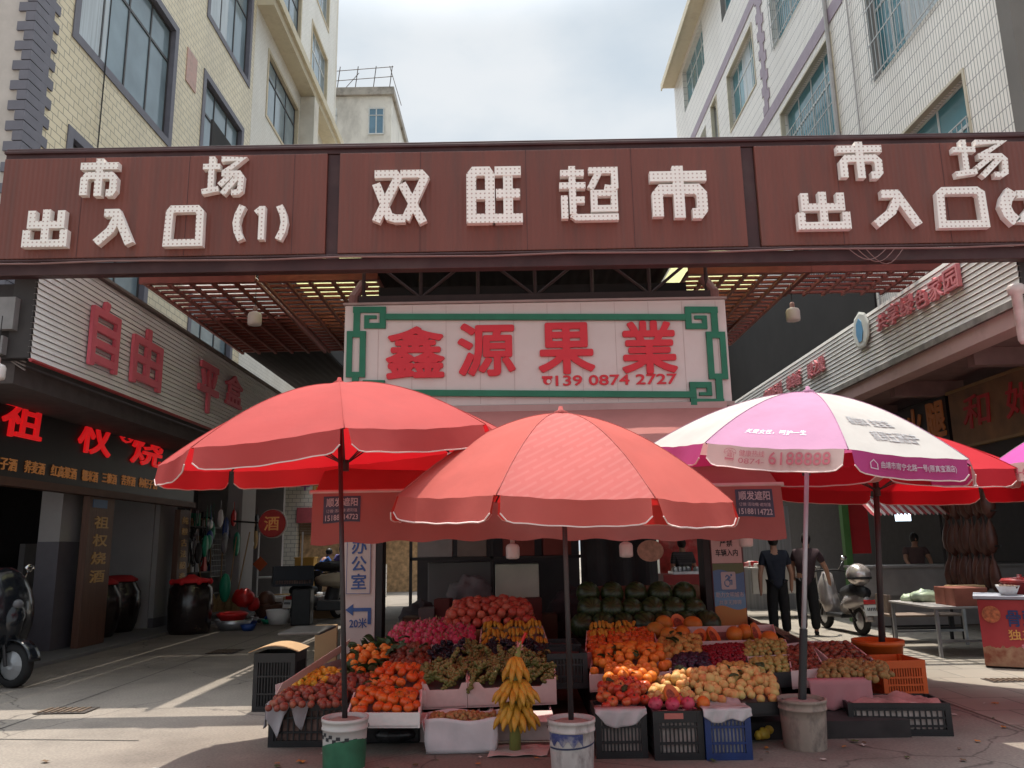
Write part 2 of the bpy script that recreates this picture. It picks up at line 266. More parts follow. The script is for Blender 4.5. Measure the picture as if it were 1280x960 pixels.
# ------------------------------------------------------------------ windows on facades (planes of constant x)
GLASS_L = glassm('window_glass_pale', (.20, .26, .29)); GLASS_R = glassm('window_glass_teal', (.07, .20, .24)); CURT = mat('pale_curtain', (.5, .55, .58), .8, .2, 3, stretch=(1, 8, .2))
FR_D = mat('dark_window_frame', (.05, .046, .046), .45, .1); FR_L = mat('pale_window_frame', (.55, .56, .55), .4, .1); BARM = mat('barred_steel', (.45, .45, .44), .4, .1, metal=.6)
def window(par, x, s, y0, y1, z0, z1, fm, gm, nv=3, transom=.3, bars=False, trim=None, tw=.16, curtain=None, depth=.12):
    """s: +1 when the facade faces +x; the opening is shown as a recess box set in the wall"""
    e = s; F = MB(); fw = .05; xg = x - e*depth
    for a, b in [((y0, z0), (y0+fw, z1)), ((y1-fw, z0), (y1, z1)), ((y0+fw, z0), (y1-fw, z0+fw)), ((y0+fw, z1-fw), (y1-fw, z1))]: F.bb((xg-.03, a[0], a[1]), (xg+.03, b[0], b[1]))
    zt = z1-(z1-z0)*transom
    F.bb((xg-.028, y0+fw, zt-.03), (xg+.028, y1-fw, zt+.03))
    for i in range(1, nv): yy = y0+(y1-y0)*i/nv; F.bb((xg-.026, yy-.025, z0+fw), (xg+.026, yy+.025, z1-fw))
    w = F.build('window', fm, par)
    G = MB(); G.bb((xg-.012, y0+.02, z0+.02), (xg+.008, y1-.02, z1-.02)); G.build('pane', gm, w)
    if curtain:
        G = MB(); G.bb((xg+e*.010, y0+(y1-y0)*curtain[0], z0+.06), (xg+e*.014, y0+(y1-y0)*curtain[1], z1-.06)); G.build('curtain', CURT, w)
    if bars:
        B = MB(); xb = x+e*.05
        n = int((y1-y0)/.14)
        for i in range(n+1): yy = y0+(y1-y0)*i/n; B.rod((xb, yy, z0-.03), (xb, yy, z1-.35*(z1-z0) if bars == 2 else z1), .009, n=5)
        for zz in ([z0+.05, z0+(z1-z0)*.33, z0+(z1-z0)*.65] if bars == 2 else [z0+.05, z0+(z1-z0)*.33, z0+(z1-z0)*.66, z1-.05]): B.bb((xb-.008, y0-.02, zz-.014), (xb+.008, y1+.02, zz+.014))
        B.build('window_bars', BARM, w)
    if trim:
        T = MB()
        for a, b in [((y0-tw, z0-tw), (y0+.005, z1+tw)), ((y1-.005, z0-tw), (y1+tw, z1+tw)), ((y0+.005, z0-tw), (y1-.005, z0+.005)), ((y0+.005, z1-.005), (y1-.005, z1+tw))]: T.bb((x-.1*e, a[0], a[1]), (x+.022*e, b[0], b[1]))
        T.build('window_trim', trim, w)
    return w
def wall_with_holes(mb, x, s, y0, y1, z0, z1, holes, t=.3):
    """slab on plane x (outer face), thickness t going away from the street, rectangular holes cut by splitting"""
    ys = sorted({y0, y1, *[h[0] for h in holes], *[h[1] for h in holes]}); zs = sorted({z0, z1, *[h[2] for h in holes], *[h[3] for h in holes]})
    ys = [v for v in ys if y0 <= v <= y1]; zs = [v for v in zs if z0 <= v <= z1]
    def solid(i, j):
        if not (0 <= i < len(ys)-1 and 0 <= j < len(zs)-1): return None
        cy = (ys[i]+ys[i+1])/2; cz = (zs[j]+zs[j+1])/2
        return not any(h[0] < cy < h[1] and h[2] < cz < h[3] for h in holes)
    xb = x-s*t
    for i in range(len(ys)-1):
        for j in range(len(zs)-1):
            if solid(i, j):
                mb.add([(x, ys[i], zs[j]), (x, ys[i+1], zs[j]), (x, ys[i+1], zs[j+1]), (x, ys[i], zs[j+1])], [(0, 1, 2, 3)])
            else:
                a, b, c, d = ys[i], ys[i+1], zs[j], zs[j+1]
                mb.add([(xb, a, c), (xb, b, c), (xb, b, d), (xb, a, d)], [(0, 1, 2, 3)])
                if solid(i-1, j): mb.add([(x, a, c), (xb, a, c), (xb, a, d), (x, a, d)], [(0, 1, 2, 3)])
                if solid(i+1, j): mb.add([(x, b, c), (xb, b, c), (xb, b, d), (x, b, d)], [(0, 1, 2, 3)])
                if solid(i, j-1): mb.add([(x, a, c), (xb, a, c), (xb, b, c), (x, b, c)], [(0, 1, 2, 3)])
                if solid(i, j+1): mb.add([(x, a, d), (xb, a, d), (xb, b, d), (x, b, d)], [(0, 1, 2, 3)])
# ------------------------------------------------------------------ cream tiled apartment block on the west side
XL, XR = -7.3, 7.7
CREAM = tiles('cream_tiles', (.74, .64, .44), (.69, .59, .395), (.29, .24, .16), .27, .135, 'yz', .008, .5, .35, (.30, .26, .19))
TRIM = mat('slate_trim', (.145, .14, .165), .6, .1, 6)
PLASTER = mat('stained_plaster', (.62, .58, .5), .85, .08, 2, .1, dirt=(.36, .31, .24), dirt_amt=.6, dirt_scale=.8)
ab = thing('apartment_building', 'cream tiled apartment block with grey quoins above the black liquor shop board', 'building', (XL, 11.3, 0))
HL = [(12.15, 15.75, 10.25, 12.85), (17.55, 20.1, 10.25, 12.85), (17.5, 20.35, 14.55, 17.3), (12.15, 15.75, 14.55, 17.3), (12.3, 15.2, 6.2, 8.4), (17.55, 20.1, 6.2, 8.4), (12.15, 15.75, 18.8, 21), (17.5, 20.3, 18.8, 21)]
mb = MB(); wall_with_holes(mb, XL, 1, 11.3, 20.8, 4.9, 22, HL)
mb.build('wall', CREAM, ab)
mb = MB(); mb.bb((XL-9, 11.3, 3.9), (XL-.34, 31, 22)); mb.bb((XL-9, 11.0, 3.9), (XL, 11.295, 22)); mb.build('end_wall', GREY, ab)
mb = MB()
for i in range(100):
    z = 4.95+i*.168
    if z > 21.5: break
    lw = .30 if i % 2 else .15
    mb.bb((XL-.02, 11.29, z), (XL+.03, 11.29+lw, z+.166)); mb.bb((XL-(.24 if i % 2 else .12), 10.965, z), (XL+.03, 11.29, z+.15 if i % 2 else z+.155))
mb.build('quoin', TRIM, ab)
for i, h in enumerate(HL):
    window(ab, XL, 1, *h, FR_D, GLASS_L, nv=[4, 3, 3, 4, 3, 3, 4, 3][i], trim=TRIM, curtain=[(.05, .3), None, (.1, .5), (.2, .6), None, None, None, None][i])
mb = MB(); c = PX(239, 88, XL); mb.bb((XL, c.y-.28, c.z-.42), (XL+.02, c.y+.28, c.z+.42)); mb.build('wall_plaque', mat('plaque_pink', (.5, .33, .28), .6, .3, 9, dirt=(.35, .12, .1), dirt_scale=9), ab)
mb = MB(); mb.tube([(XL+.04, 13.0, 22), (XL+.04, 13.02, 8.6)], .012, 5); mb.build('cable', DARK, ab)
# second, plainer block further along
a2 = thing('tenement_building', 'pale plaster block with a projecting slab cornice beyond the cream tiled block', 'building', (XL, 21, 0))
H2 = [(22.1, 25.4, 14.5, 16.6), (26.9, 29.3, 18.4, 21.1), (22.1, 25.3, 18.6, 21.1), (27, 29.4, 14.5, 16.6), (22.1, 25.3, 22.5, 24.6), (26.9, 29.3, 22.5, 24.8)]
mb = MB(); wall_with_holes(mb, XL, 1, 20.81, 30.7, 4.9, 27, H2); mb.build('wall', tiles('white_mosaic', (.74, .71, .64), (.70, .67, .6), (.5, .47, .41), .2, .1, 'yz', .005, .5, .5, (.42, .36, .27)), a2)
mb = MB(); mb.bb((XL-9, 20.9, 22.01), (XL-.31, 30.7, 27)); mb.bb((XL-9, 30.71, 3), (XL, 31.0, 27)); mb.build('end_wall', PLASTER, a2)
mb = MB(); mb.bb((XL, 20.82, 17.3), (XL+.5, 30.9, 17.55)); mb.bb((XL, 20.82, 17.56), (XL+.6, 30.9, 17.85)); mb.build('cornice', mat('cornice_ochre', (.58, .51, .37), .8, .1, 2, dirt=(.25, .2, .13)), a2)
mb = MB(); mb.bb((XL, 25.7, 13.4), (XL+.5, 26.3, 17.29)); mb.build('balcony_post', PLASTER, a2)
for i, h in enumerate(H2): window(a2, XL, 1, *h, FR_L if i % 2 else FR_D, GLASS_L, nv=3, trim=mat('ochre_trim', (.52, .44, .31), .7, .1), tw=.1)
# far stained block with a rail on its roof
fb = thing('distant_building', 'weathered white block with a rusty rail on its roof, far down the lane', 'building', (-8, 40, 0))
mb = MB(); mb.bb((-12, 40, 0), (-6.35, 60, 26.0)); mb.build('wall', mat('weathered_white', (.66, .63, .57), .85, .1, 1, .1, dirt=(.12, .10, .08), dirt_amt=.75, dirt_scale=.45, stretch=(1, 1, .5)), fb)
mb = MB(); mb.bb((-12.2, 39.8, 26.0), (-6.2, 60.2, 26.45)); mb.build('parapet', mat('stained_parapet', (.33, .3, .26), .9, .2, 2, .2, dirt=(.06, .05, .045), dirt_amt=.85, dirt_scale=1.3), fb)
for (y0, x0) in [(40, -7.6), (40, -10.2)]:
    mb = MB()
    for a, b in [((x0, 23.75), (x0+.06, 25.2)), ((x0+.8, 23.75), (x0+.86, 25.2)), ((x0+.4, 23.75), (x0+.46, 25.2)), ((x0, 25.2), (x0+.86, 25.27)), ((x0, 23.68), (x0+.86, 23.75)), ((x0, 24.8), (x0+.86, 24.84))]: mb.bb((a[0], 39.93, a[1]), (b[0], 39.99, b[1]))
    wn = mb.build('window', FR_L, fb); mb = MB(); mb.bb((x0, 39.965, 23.75), (x0+.86, 39.975, 25.2)); mb.build('pane', glassm('far_glass', (.12, .22, .3)), wn)
mb = MB()
for x in [-9.4, -8.4, -7.4, -6.5]: mb.rod((x, 40.1, 26.45), (x+.15, 40.1, 27.9), .025, n=5)
for z in [27.0, 27.6]: mb.rod((-10, 40.1, z), (-6.3, 40.1, z+.25), .022, n=5)
mb.rod((-9.0, 40.1, 26.5), (-8.2, 40.1, 27.5), .02, n=5); mb.rod((-6.5, 40.1, 27.9), (-6.1, 42, 26.6), .02, n=5)
mb.build('rail', mat('thin_rust', (.09, .07, .06), .8, .2), fb)
# ------------------------------------------------------------------ white tiled block on the east side
WT = tiles('white_strip_tiles', (.86, .815, .75), (.82, .775, .71), (.30, .275, .26), .085, .31, 'yz', .011, 0.0, .3, (.46, .41, .36))
LIL = mat('lilac_tiles', (.30, .235, .285), .5, .12, 4)
rb = thing('tiled_building', 'white strip-tiled block with lilac bands and barred teal windows', 'building', (XR, 11.2, 0))
HR = [(17.0, 20.6, 10.85, 13.35), (12.55, 15.2, 10.95, 13.4), (12.22, 14.6, 6.9, 9.28), (18.5, 20.7, 15.42, 17.6), (22.4, 25.3, 15.45, 17.5), (28.0, 31.7, 19.85, 21.8), (22.5, 25.4, 10.85, 13.3), (26.8, 27.6, 15.5, 17.7), (12.5, 15.2, 15.4, 17.9), (17.0, 20.6, 6.9, 9.28), (28.5, 31.5, 15.4, 17.5), (22.4, 25.4, 19.7, 21.8)]
mb = MB(); wall_with_holes(mb, XR, -1, 11.15, 33.4, 5.0, 22.2, HR); mb.build('wall', WT, rb)
mb = MB(); mb.bb((XR+.34, 11.15, 4), (XR+9, 33.4, 22.2)); mb.bb((XR, 10.85, 4), (XR+9, 11.145, 22.2)); mb.build('end_wall', mat('grey_end_wall', (.17, .155, .14), .85, .15, 2, .2, dirt=(.09, .08, .07), dirt_scale=1), rb)
for i, h in enumerate(HR): window(rb, XR, -1, *h, FR_L, GLASS_R, nv=4 if h[1]-h[0] > 2.5 else 2, transom=.33, bars=[2, 1, 2, 1, 0, 0, 0, 0, 1, 2, 0, 0][i], depth=.2, trim=mat('cream_reveal', (.55, .49, .38), .7, .1) if i in (0, 2, 4, 7, 9) else None, tw=.05, curtain=[None, (.1, .6), None, None, (.3, .6), None, None, None, None, None, None, None][i])
mb = MB(); mb.bb((XR-.02, 16.2, 13.62), (XR, 33.4, 14.0)); mb.bb((XR-.02, 21.8, 17.9), (XR, 33.4, 18.3)); mb.build('band', LIL, rb)
mb = MB()
for i in range(26):
    z = 14.02+i*.31
    mb.bb((XR-.022, 21.45-(.16 if i % 2 else .0), z), (XR, 21.75+(.0 if i % 2 else .16), z+.305))
mb.build('quoin', LIL, rb)
mb = MB(); mb.prism([(XR-.55, 33.4, 22.1), (XR+9, 33.4, 22.1), (XR+9, 33.4, 22.45), (XR-.55, 33.4, 22.28)], (0, -22, 0)); mb.bb((XR-.60, 10.8, 22.03), (XR-.551, 33.5, 22.34))
mb.build('eaves', mat('eave_cream', (.62, .55, .42), .8, .08, 2, dirt=(.35, .28, .2)), rb)
mb = MB(); mb.tube([(XR-.06, 17.0, 22), (XR-.06, 17.0, 5)], .05, 6); mb.tube([(XR-.05, 15.9, 14), (XR-.05, 15.95, 10), (XR-.05, 15.9, 5)], .02, 5); mb.build('downpipe', mat('grey_pipe', (.4, .38, .37), .6), rb)
# far low roof and trees behind it
fr = thing('distant_house', 'low grey-roofed house glimpsed over the sign beside the trees', 'building', (7, 46, 0))
mb = MB(); mb.bb((6.2, 46, 0), (9.8, 60, 22.6)); mb.build('wall', PLASTER, fr); mb = MB(); mb.bb((5.9, 45.7, 22.6), (10.2, 60, 23.1)); mb.build('roof', mat('pale_roof', (.5, .52, .55), .6), fr)
def leaf_tree(name, label, loc, h, r, n, grp=None):
    t = thing(name, label, 'tree', loc, grp); x, y, z = loc; mb = MB(); mb.tube([(x, y, z), (x+.1, y, z+h*.5), (x-.1, y, z+h)], [.25, .17, .05], 8)
    for i in range(7):
        a = i*2.4; zz = z+h*(.45+.07*i); mb.tube([(x, y, zz), (x+math.cos(a)*r*.6, y+math.sin(a)*r*.6, zz+r*.5)], [.08, .02], 5)
    mb.build('trunk', mat('bark', (.09, .07, .05), .9, .3, 8, .3), t)
    mb = MB(); rnd = random.Random(n)
    cl = [(V((rnd.gauss(0, .5)*r, rnd.gauss(0, .5)*r, h*.85+rnd.gauss(0, .45)*r)), rnd.uniform(.3, .6)*r) for _ in range(16)]
    for i in range(n):
        c, rr = rnd.choice(cl); d = V((rnd.gauss(0, 1), rnd.gauss(0, 1), rnd.gauss(0, 1))).normalized(); p = V((x, y, z)) + c + d*rr*rnd.random()**.4
        u = V((rnd.gauss(0, 1), rnd.gauss(0, 1), rnd.gauss(0, .6))).normalized()*.16; v = u.orthogonal().normalized()*.08
        mb.k = rnd.randrange(3); mb.add([p-u, p-v, p+u, p+v], [(0, 1, 2, 3)])
    mb.build('crown', [mat('leaf_a', (.05, .09, .025), .6), mat('leaf_b', (.09, .14, .03), .6), mat('leaf_c', (.035, .06, .02), .6)], t)
leaf_tree('broadleaf_tree', 'green tree top rising behind the white tiled block', (9.3, 50, 18), 8.6, 1.9, 2600)
# ------------------------------------------------------------------ gantry sign over the street
gs = thing('gantry_sign', 'long brown-red gantry sign with white bulb-studded characters spanning the lane', 'sign', (0, 9, 0))
mb = MB(); mb.bb((-6.15, 9.03, 6.30), (8.2, 9.16, 6.44)); mb.bb((-6.16, 9.0, 6.36), (8.2, 9.18, 6.40)); mb.build('top_beam', MAROON, gs, bevel=.008)
mb = MB(); mb.bb((-6.6, 9.02, 4.80), (8.2, 9.16, 4.95)); mb.bb((-6.6, 8.97, 4.953), (8.2, 9.01, 4.98)); mb.build('bottom_beam', MAROON, gs, bevel=.008)
for a, b in [(-6.14, -2.2), (-2.05, 2.84), (3.0, 8.1)]:
    mb = MB(); mb.bb((a, 9.0, 5.0), (b, 9.12, 6.295)); p = mb.build('panel', SIGNRED, gs, bevel=.01)
    mb = MB(); k = a+.98
    while k < b-.2: mb.bb((k, 8.9975, 5.01), (k+.006, 9.0, 6.29)); k += 1.28
    mb.build('seam', MAROON, p)
for x in (-2.125, 2.92): mb = MB(); mb.bb((x-.07, 9.04, 4.96), (x+.07, 9.14, 6.29)); mb.build('post', MAROON, gs)
mb = MB(); mb.tube([(-6.5+i*.9, 8.955, 4.93-.012*math.sin(i*2.1)) for i in range(17)], .012, 6); mb.build('cable', mat('cable_pinkish', (.22, .12, .11), .6), gs)
mb = MB()
for k in range(3): mb.tube([(4.0+.1*k+.45*i/8, 8.95, 4.93-.14*math.sin(math.pi*i/8)*(1+.2*k)) for i in range(9)], .005, 5)
mb.build('cable_loop', MATS['cable_pinkish'], gs)
def bulb_mat():
    m = mat('bulb_letter_face', (.84, .79, .74), .55, .05, 4); t = m.node_tree; l = t.links.new; b = t.nodes['Principled BSDF']; src = b.inputs['Base Color'].links[0].from_socket
    g = N(t, 'ShaderNodeNewGeometry'); tc = N(t, 'ShaderNodeTexCoord'); sp = N(t, 'ShaderNodeSeparateXYZ'); l(tc.outputs['Object'], sp.inputs[0]); ds = []
    for ax in (0, 2):
        a = N(t, 'ShaderNodeMath', operation='MULTIPLY'); a.inputs[1].default_value = 1/.052; l(sp.outputs[ax], a.inputs[0]); f = N(t, 'ShaderNodeMath', operation='FRACT'); l(a.outputs[0], f.inputs[0])
        s = N(t, 'ShaderNodeMath', operation='SUBTRACT'); s.inputs[1].default_value = .5; l(f.outputs[0], s.inputs[0]); q = N(t, 'ShaderNodeMath', operation='POWER'); q.inputs[1].default_value = 2; l(s.outputs[0], q.inputs[0]); ds.append(q)
    ad = N(t, 'ShaderNodeMath', operation='ADD'); l(ds[0].outputs[0], ad.inputs[0]); l(ds[1].outputs[0], ad.inputs[1])
    lt = N(t, 'ShaderNodeMath', operation='LESS_THAN'); lt.inputs[1].default_value = .04; l(ad.outputs[0], lt.inputs[0])
    sn = N(t, 'ShaderNodeSeparateXYZ'); l(g.outputs['Normal'], sn.inputs[0]); fy = N(t, 'ShaderNodeMath', operation='LESS_THAN'); fy.inputs[1].default_value = -.8; l(sn.outputs[1], fy.inputs[0])
    mu = N(t, 'ShaderNodeMath', operation='MULTIPLY'); l(lt.outputs[0], mu.inputs[0]); l(fy.outputs[0], mu.inputs[1])
    x = N(t, 'ShaderNodeMix', data_type='RGBA'); l(mu.outputs[0], x.inputs['Factor']); l(src, x.inputs[6]); x.inputs[7].default_value = (.50, .37, .33, 1); l(x.outputs[2], b.inputs['Base Color'])
    return m
BULB = bulb_mat()
SHI = ([[(.0, .8), (1, .8)], [(.5, 1.0), (.5, .0)], [(.12, .03), (.12, .45), (.2, .55), (.82, .55), (.9, .45), (.9, .16), (.84, .08), (.72, .08)]], .165)
LET = {
 '市': SHI,
 '场': ([[(0, .74), (.42, .74)], [(.21, 1), (.21, .1)], [(0, .09), (.4, .17)], [(.44, .93), (.95, .93), (.5, .57)], [(.46, .56), (.88, .56), (.95, .46), (.93, .13), (.86, .07), (.72, .07)], [(.68, .52), (.42, .26)], [(.86, .5), (.5, .04)]], .125),
 '出': ([[(.5, 1), (.5, .08)], [(.1, .97), (.1, .58), (.9, .58), (.9, .97)], [(.0, .44), (.0, .07), (1.0, .07), (1.0, .44)]], .17),
 '入': ([[(.22, .91), (.56, .91), (.98, .0)], [(.58, .78), (.42, .4), (.04, .04)]], .19),
 '口': ([[(.06, .02), (.09, .86), (.16, .95), (.84, .95), (.93, .86), (.94, .02), (.06, .02)]], .17),
 '(': ([[(.8, .98), (.4, .72), (.25, .5), (.4, .26), (.8, .02)]], .4),
 ')': ([[(.2, .98), (.6, .72), (.75, .5), (.6, .26), (.2, .02)]], .4),
 '1': ([[(.68, 1), (.68, .0)], [(.0, .80), (.6, .93)]], .40),
 '2': ([[(.0, .9), (.8, .9), (.8, .5), (.1, .1), (1, .1)]], .3),
 '双': ([[(.02, .92), (.40, .92), (.45, .84), (.06, .03)], [(.05, .74), (.3, .12), (.42, .08), (.60, .08), (.66, .14), (.98, .88)][:4], [(.5, .92), (.88, .92), (.95, .84), (.60, .06)], [(.53, .74), (.93, .0)]], .135),
 '旺': ([[(.07, .06), (.07, .86), (.13, .94), (.36, .94), (.41, .86), (.41, .06), (.07, .06)], [(.1, .5), (.4, .5)], [(.5, .94), (.98, .94)], [(.52, .52), (.96, .52)], [(.46, .06), (1, .06)], [(.74, .94), (.74, .06)]], .15),
 '超': ([[(.02, .87), (.42, .87)], [(0, .64), (.44, .64)], [(.22, 1), (.22, .12)], [(.08, .46), (.08, .04)], [(.24, .38), (.42, .38)], [(.2, .12), (.28, .06), (.98, .06)], [(.5, .92), (.94, .92), (.94, .62), (.86, .58), (.76, .6)], [(.68, .9), (.52, .58)], [(.58, .22), (.58, .5), (.92, .5), (.92, .22), (.58, .22)]], .105)}
def bulb_letter(ch, x0, y0, x1, y1, name='character'):
    a = PY(x0, y1, 9.0); b = PY(x1, y0, 9.0); wd = b.x-a.x; ht = b.z-a.z; st, sw = LET[ch]; mb = MB()
    for i, pl in enumerate(st):
        s = .5*sw*min(wd, ht)
        pts = [(s+p[0]*(wd-2*s) if True else 0, s*.9*(1 if 0 < p[1] < 1 else 1)+p[1]*(ht-1.8*s)) for p in pl]
        ribbon(mb, pts, sw*min(wd, ht), V((a.x, 8.9985, a.z)), V((1, 0, 0)), V((0, 0, 1)), V((0, -1, 0)), .085-.0016*i, .0)
    return mb.build(name, BULB, gs)
for ch, bx in [('市', (97, 198, 158, 253)), ('场', (251, 196, 312, 251)), ('出', (31, 261, 92, 315)), ('入', (116, 261, 175, 313)), ('口', (204, 258, 262, 312)), ('(', (289, 256, 313, 308)), ('1', (317, 258, 338, 306)), (')', (343, 256, 366, 307)),
               ('双', (462, 211, 540, 287)), ('旺', (579, 208, 658, 286)), ('超', (696, 207, 775, 283)), ('市', (807, 205, 886, 282)),
               ('市', (1042, 177, 1101, 231)), ('场', (1188, 175, 1254, 229)), ('出', (996, 239, 1056, 293)), ('入', (1085, 237, 1145, 290)), ('口', (1166, 235, 1229, 289)), ('(', (1243, 235, 1270, 288)), ('2', (1266, 238, 1292, 286)), (')', (1300, 233, 1326, 287))]:
    bulb_letter(ch, *bx)
# ------------------------------------------------------------------ truss, shed roof and lattices behind the gantry
tr = thing('roof_truss', 'dark steel roof truss just behind the gantry above the fruit shop board', 'truss', (0, 9.9, 5))
mb = MB()
mb.bb((-1.95, 9.85, 4.62), (2.6, 9.97, 4.74)); mb.bb((-1.95, 9.85, 5.3), (2.6, 9.97, 5.4))
for i in range(7):
    x = -1.9+i*.74
    mb.rod((x, 9.91, 4.7), (x, 9.91, 5.35), .025, n=6)
    if i < 6: mb.rod((x, 9.91, 4.72), (x+.74, 9.91, 5.33), .022, n=6) if i % 2 else mb.rod((x+.74, 9.91, 4.72), (x, 9.91, 5.33), .022, n=6)
mb.build('frame', mat('truss_steel', (.04, .022, .022), .6, .2), tr)
for x in (-2.02, 2.62):
    mb = MB(); mb.tube([(x, 9.9, 3.3), (x, 9.9, 4.75), (x+(.1 if x < 0 else -.1), 10.0, 4.95)], .07, 12); mb.build('post', mat('pinkish_post', (.22, .10, .09), .6, .2), tr)
FRP = cloth('translucent_sheet', (.60, .62, .48), (.80, .80, .58), .72, .1)
MILK = cloth('milky_sheet', (.6, .58, .56), (.8, .78, .76), .6, .1)
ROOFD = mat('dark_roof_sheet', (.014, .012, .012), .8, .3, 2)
def sheet(name, label, x0, x1, y0, y1, z0, z1, m, wav=.02, own='roof sheet'):
    n = max(2, int((x1-x0)/.06)); mb = MB()
    mb.grid(lambda u, v: (x0+(x1-x0)*u, y0+(y1-y0)*v, z0+(z1-z0)*v + wav*math.sin((x0+(x1-x0)*u)*2*math.pi/.19)), n, 1)
    o = mb.build(name, m, None, True, solid=.012); return tag(o, label, own)
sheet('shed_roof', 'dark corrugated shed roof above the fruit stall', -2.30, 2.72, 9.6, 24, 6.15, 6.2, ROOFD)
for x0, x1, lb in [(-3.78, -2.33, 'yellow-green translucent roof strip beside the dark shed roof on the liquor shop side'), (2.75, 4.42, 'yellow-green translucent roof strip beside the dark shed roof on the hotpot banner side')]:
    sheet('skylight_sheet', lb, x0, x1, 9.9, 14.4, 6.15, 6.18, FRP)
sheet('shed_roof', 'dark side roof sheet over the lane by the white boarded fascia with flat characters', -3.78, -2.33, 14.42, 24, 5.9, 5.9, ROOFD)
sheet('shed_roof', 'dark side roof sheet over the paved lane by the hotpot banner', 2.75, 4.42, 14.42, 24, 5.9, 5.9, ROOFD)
sheet('added_roof_sheet', 'added milky roof sheet keeping dapples off the lane beside the boarded fascia', -5.72, -3.98, 9.9, 14.0, 6.15, 6.12, MILK)  # added sheet spreading the sun so the lattice casts no dapples
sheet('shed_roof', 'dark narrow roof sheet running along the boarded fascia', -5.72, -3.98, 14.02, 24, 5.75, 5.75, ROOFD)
def lattice(label, x0, x1, y0, y1, z, grp):
    t = thing('lattice', label, 'trellis', (x0, y0, z), grp); mb = MB()
    n = max(1, round((x1-x0)/.33)); k = max(1, round((y1-y0)/.22))
    for i in range(n+1): x = x0+(x1-x0)*i/n; mb.bb((x-.024, y0, z), (x+.024, y1, z+.05))
    mb.build('long_bars', LATT, t)
    mb = MB()
    for j in range(k+1): y = y0+(y1-y0)*j/k; mb.bb((x0, y-.03, z+.052), (x1, y+.03, z+.09))
    mb.build('cross_bars', LATT, t)
    mb = MB(); mb.bb((x0-.02, y0-.09, z-.03), (x1+.02, y0-.035, z+.1)); mb.build('edge_beam', LATT, t)
lattice('red wooden lattice ceiling next to the pale boarded fascia', -5.66, -3.93, 11.75, 16.4, 5.62, 'lattice ceilings')
lattice('red wooden lattice ceiling under the yellow-green sheet on the liquor shop side', -3.83, -2.05, 11.75, 16.4, 5.62, 'lattice ceilings')
lattice('red wooden lattice ceiling under the yellow-green sheet on the hotpot banner side', 2.75, 4.6, 11.75, 16.4, 5.62, 'lattice ceilings')
lattice('short red lattice strip against the pink-lettered fascia', 4.63, 6.6, 11.75, 13.0, 5.62, 'lattice ceilings')
mb = MB(); mb.bb((-1.78, 23.8, 2.4), (2.2, 24, 6.3)); tag(mb.build('dark_end_board', ROOFD), 'dark board closing the far end of the shed roof', 'board')
mb = MB(); mb.bb((2.21, 24.1, 4.6), (7.65, 24.3, 9.6)); tag(mb.build('dark_end_board', ROOFD), 'added tall dark board standing in for shade above the far end of the pink-lettered fascia', 'board')  # added dark board in place of gloom above the fascia end
mb = MB(); mb.prism([(6.25, 13.2, 5.44), (6.25, 25, 5.44), (6.25, 25, 9.0), (6.25, 13.2, 6.0)], (.04, 0, 0)); tag(mb.build('shade_standin_sheet', ROOFD), 'added dark sheet standing in for the shaded roof above the pink-lettered fascia beyond the lattice', 'sheet')  # added in place of a dark roof; leaves the lane below sunlit
mb = MB(); mb.bb((-4.02, 9.9, 5.80), (-3.99, 24, 7.3)); tag(mb.build('slot_baffle', ROOFD), 'added dark upright flashing along the slot in the roof over the liquor shop lane', 'baffle')  # added to hide the bright slot from below while the sun passes
# ------------------------------------------------------------------ west shop row
XN = V((0, 1, 0)); ZU = V((0, 0, 1)); YB = V((0, -1, 0)); X1 = V((1, 0, 0)); CREAMW = mat('shop_wall', (.33, .315, .315), .7, .1, 2, dirt=(.25, .22, .22))
SIDING_D = (.82, .815, .83)
def siding(par, x, s, y0, y1, z0, z1, n, col, gm):
    mb = MB(); h = (z1-z0)/n
    for i in range(n): mb.add([(x, y0, z0+i*h+.004), (x, y1, z0+i*h+.004), (x-s*.012, y1, z0+(i+1)*h-.007), (x-s*.012, y0, z0+(i+1)*h-.007), (x-s*.05, y0, z0+i*h+.0), (x-s*.05, y1, z0+i*h+.0)], [(0, 1, 2, 3), (0, 4, 5, 1)])
    mb.build('siding', col, par)
    mb = MB(); mb.bb((x-s*.3, y0+.004, z0+.01), (x-s*.03, y1, z1-.004)); mb.build('backing', gm, par)
fl = thing('shop_fascia', 'pale grey boarded fascia with flat pink characters over the liquor shop', 'fascia', (-5.75, 9.3, 3.85))
siding(fl, -5.75, 1, 9.3, 25, 3.86, 5.33, 20, mat('pale_siding', SIDING_D, .5, .06, 2), mat('siding_groove', (.05, .045, .045), .8))
mb = MB(); mb.bb((-6.05, 9.28, 5.335), (-5.70, 25, 5.38)); mb.build('cap', mat('fascia_cap', (.16, .13, .12), .7, .2), fl)
mb = MB(); mb.tube([(-5.73, 9.26, 3.83), (-5.73, 25, 3.83)], .025, 6); mb.build('red_pipe', mat('red_trim', (.30, .03, .035), .5), fl)
PKL = mat('pink_letter', (.74, .16, .22), .5, .08, 3)
for ch, x0, x1, yt, yb in [('自', 112, 146, 374, 466), ('由', 164, 200, 408, 488), ('平', 247, 271, 452, 520), ('盒', 281, 301, 466, 512)]:
    a = PX(x0, (yt+yb)/2, -5.73); b = PX(x1, (yt+yb)/2, -5.73); zm = PX((x0+x1)/2, yt+4, -5.73).z; zl = PX((x0+x1)/2, yb-4, -5.73).z
    text(ch, PKL, fl, (-5.735, a.y, zl), XN, ZU, b.y-a.y, zm-zl, .05, .035, 'character')
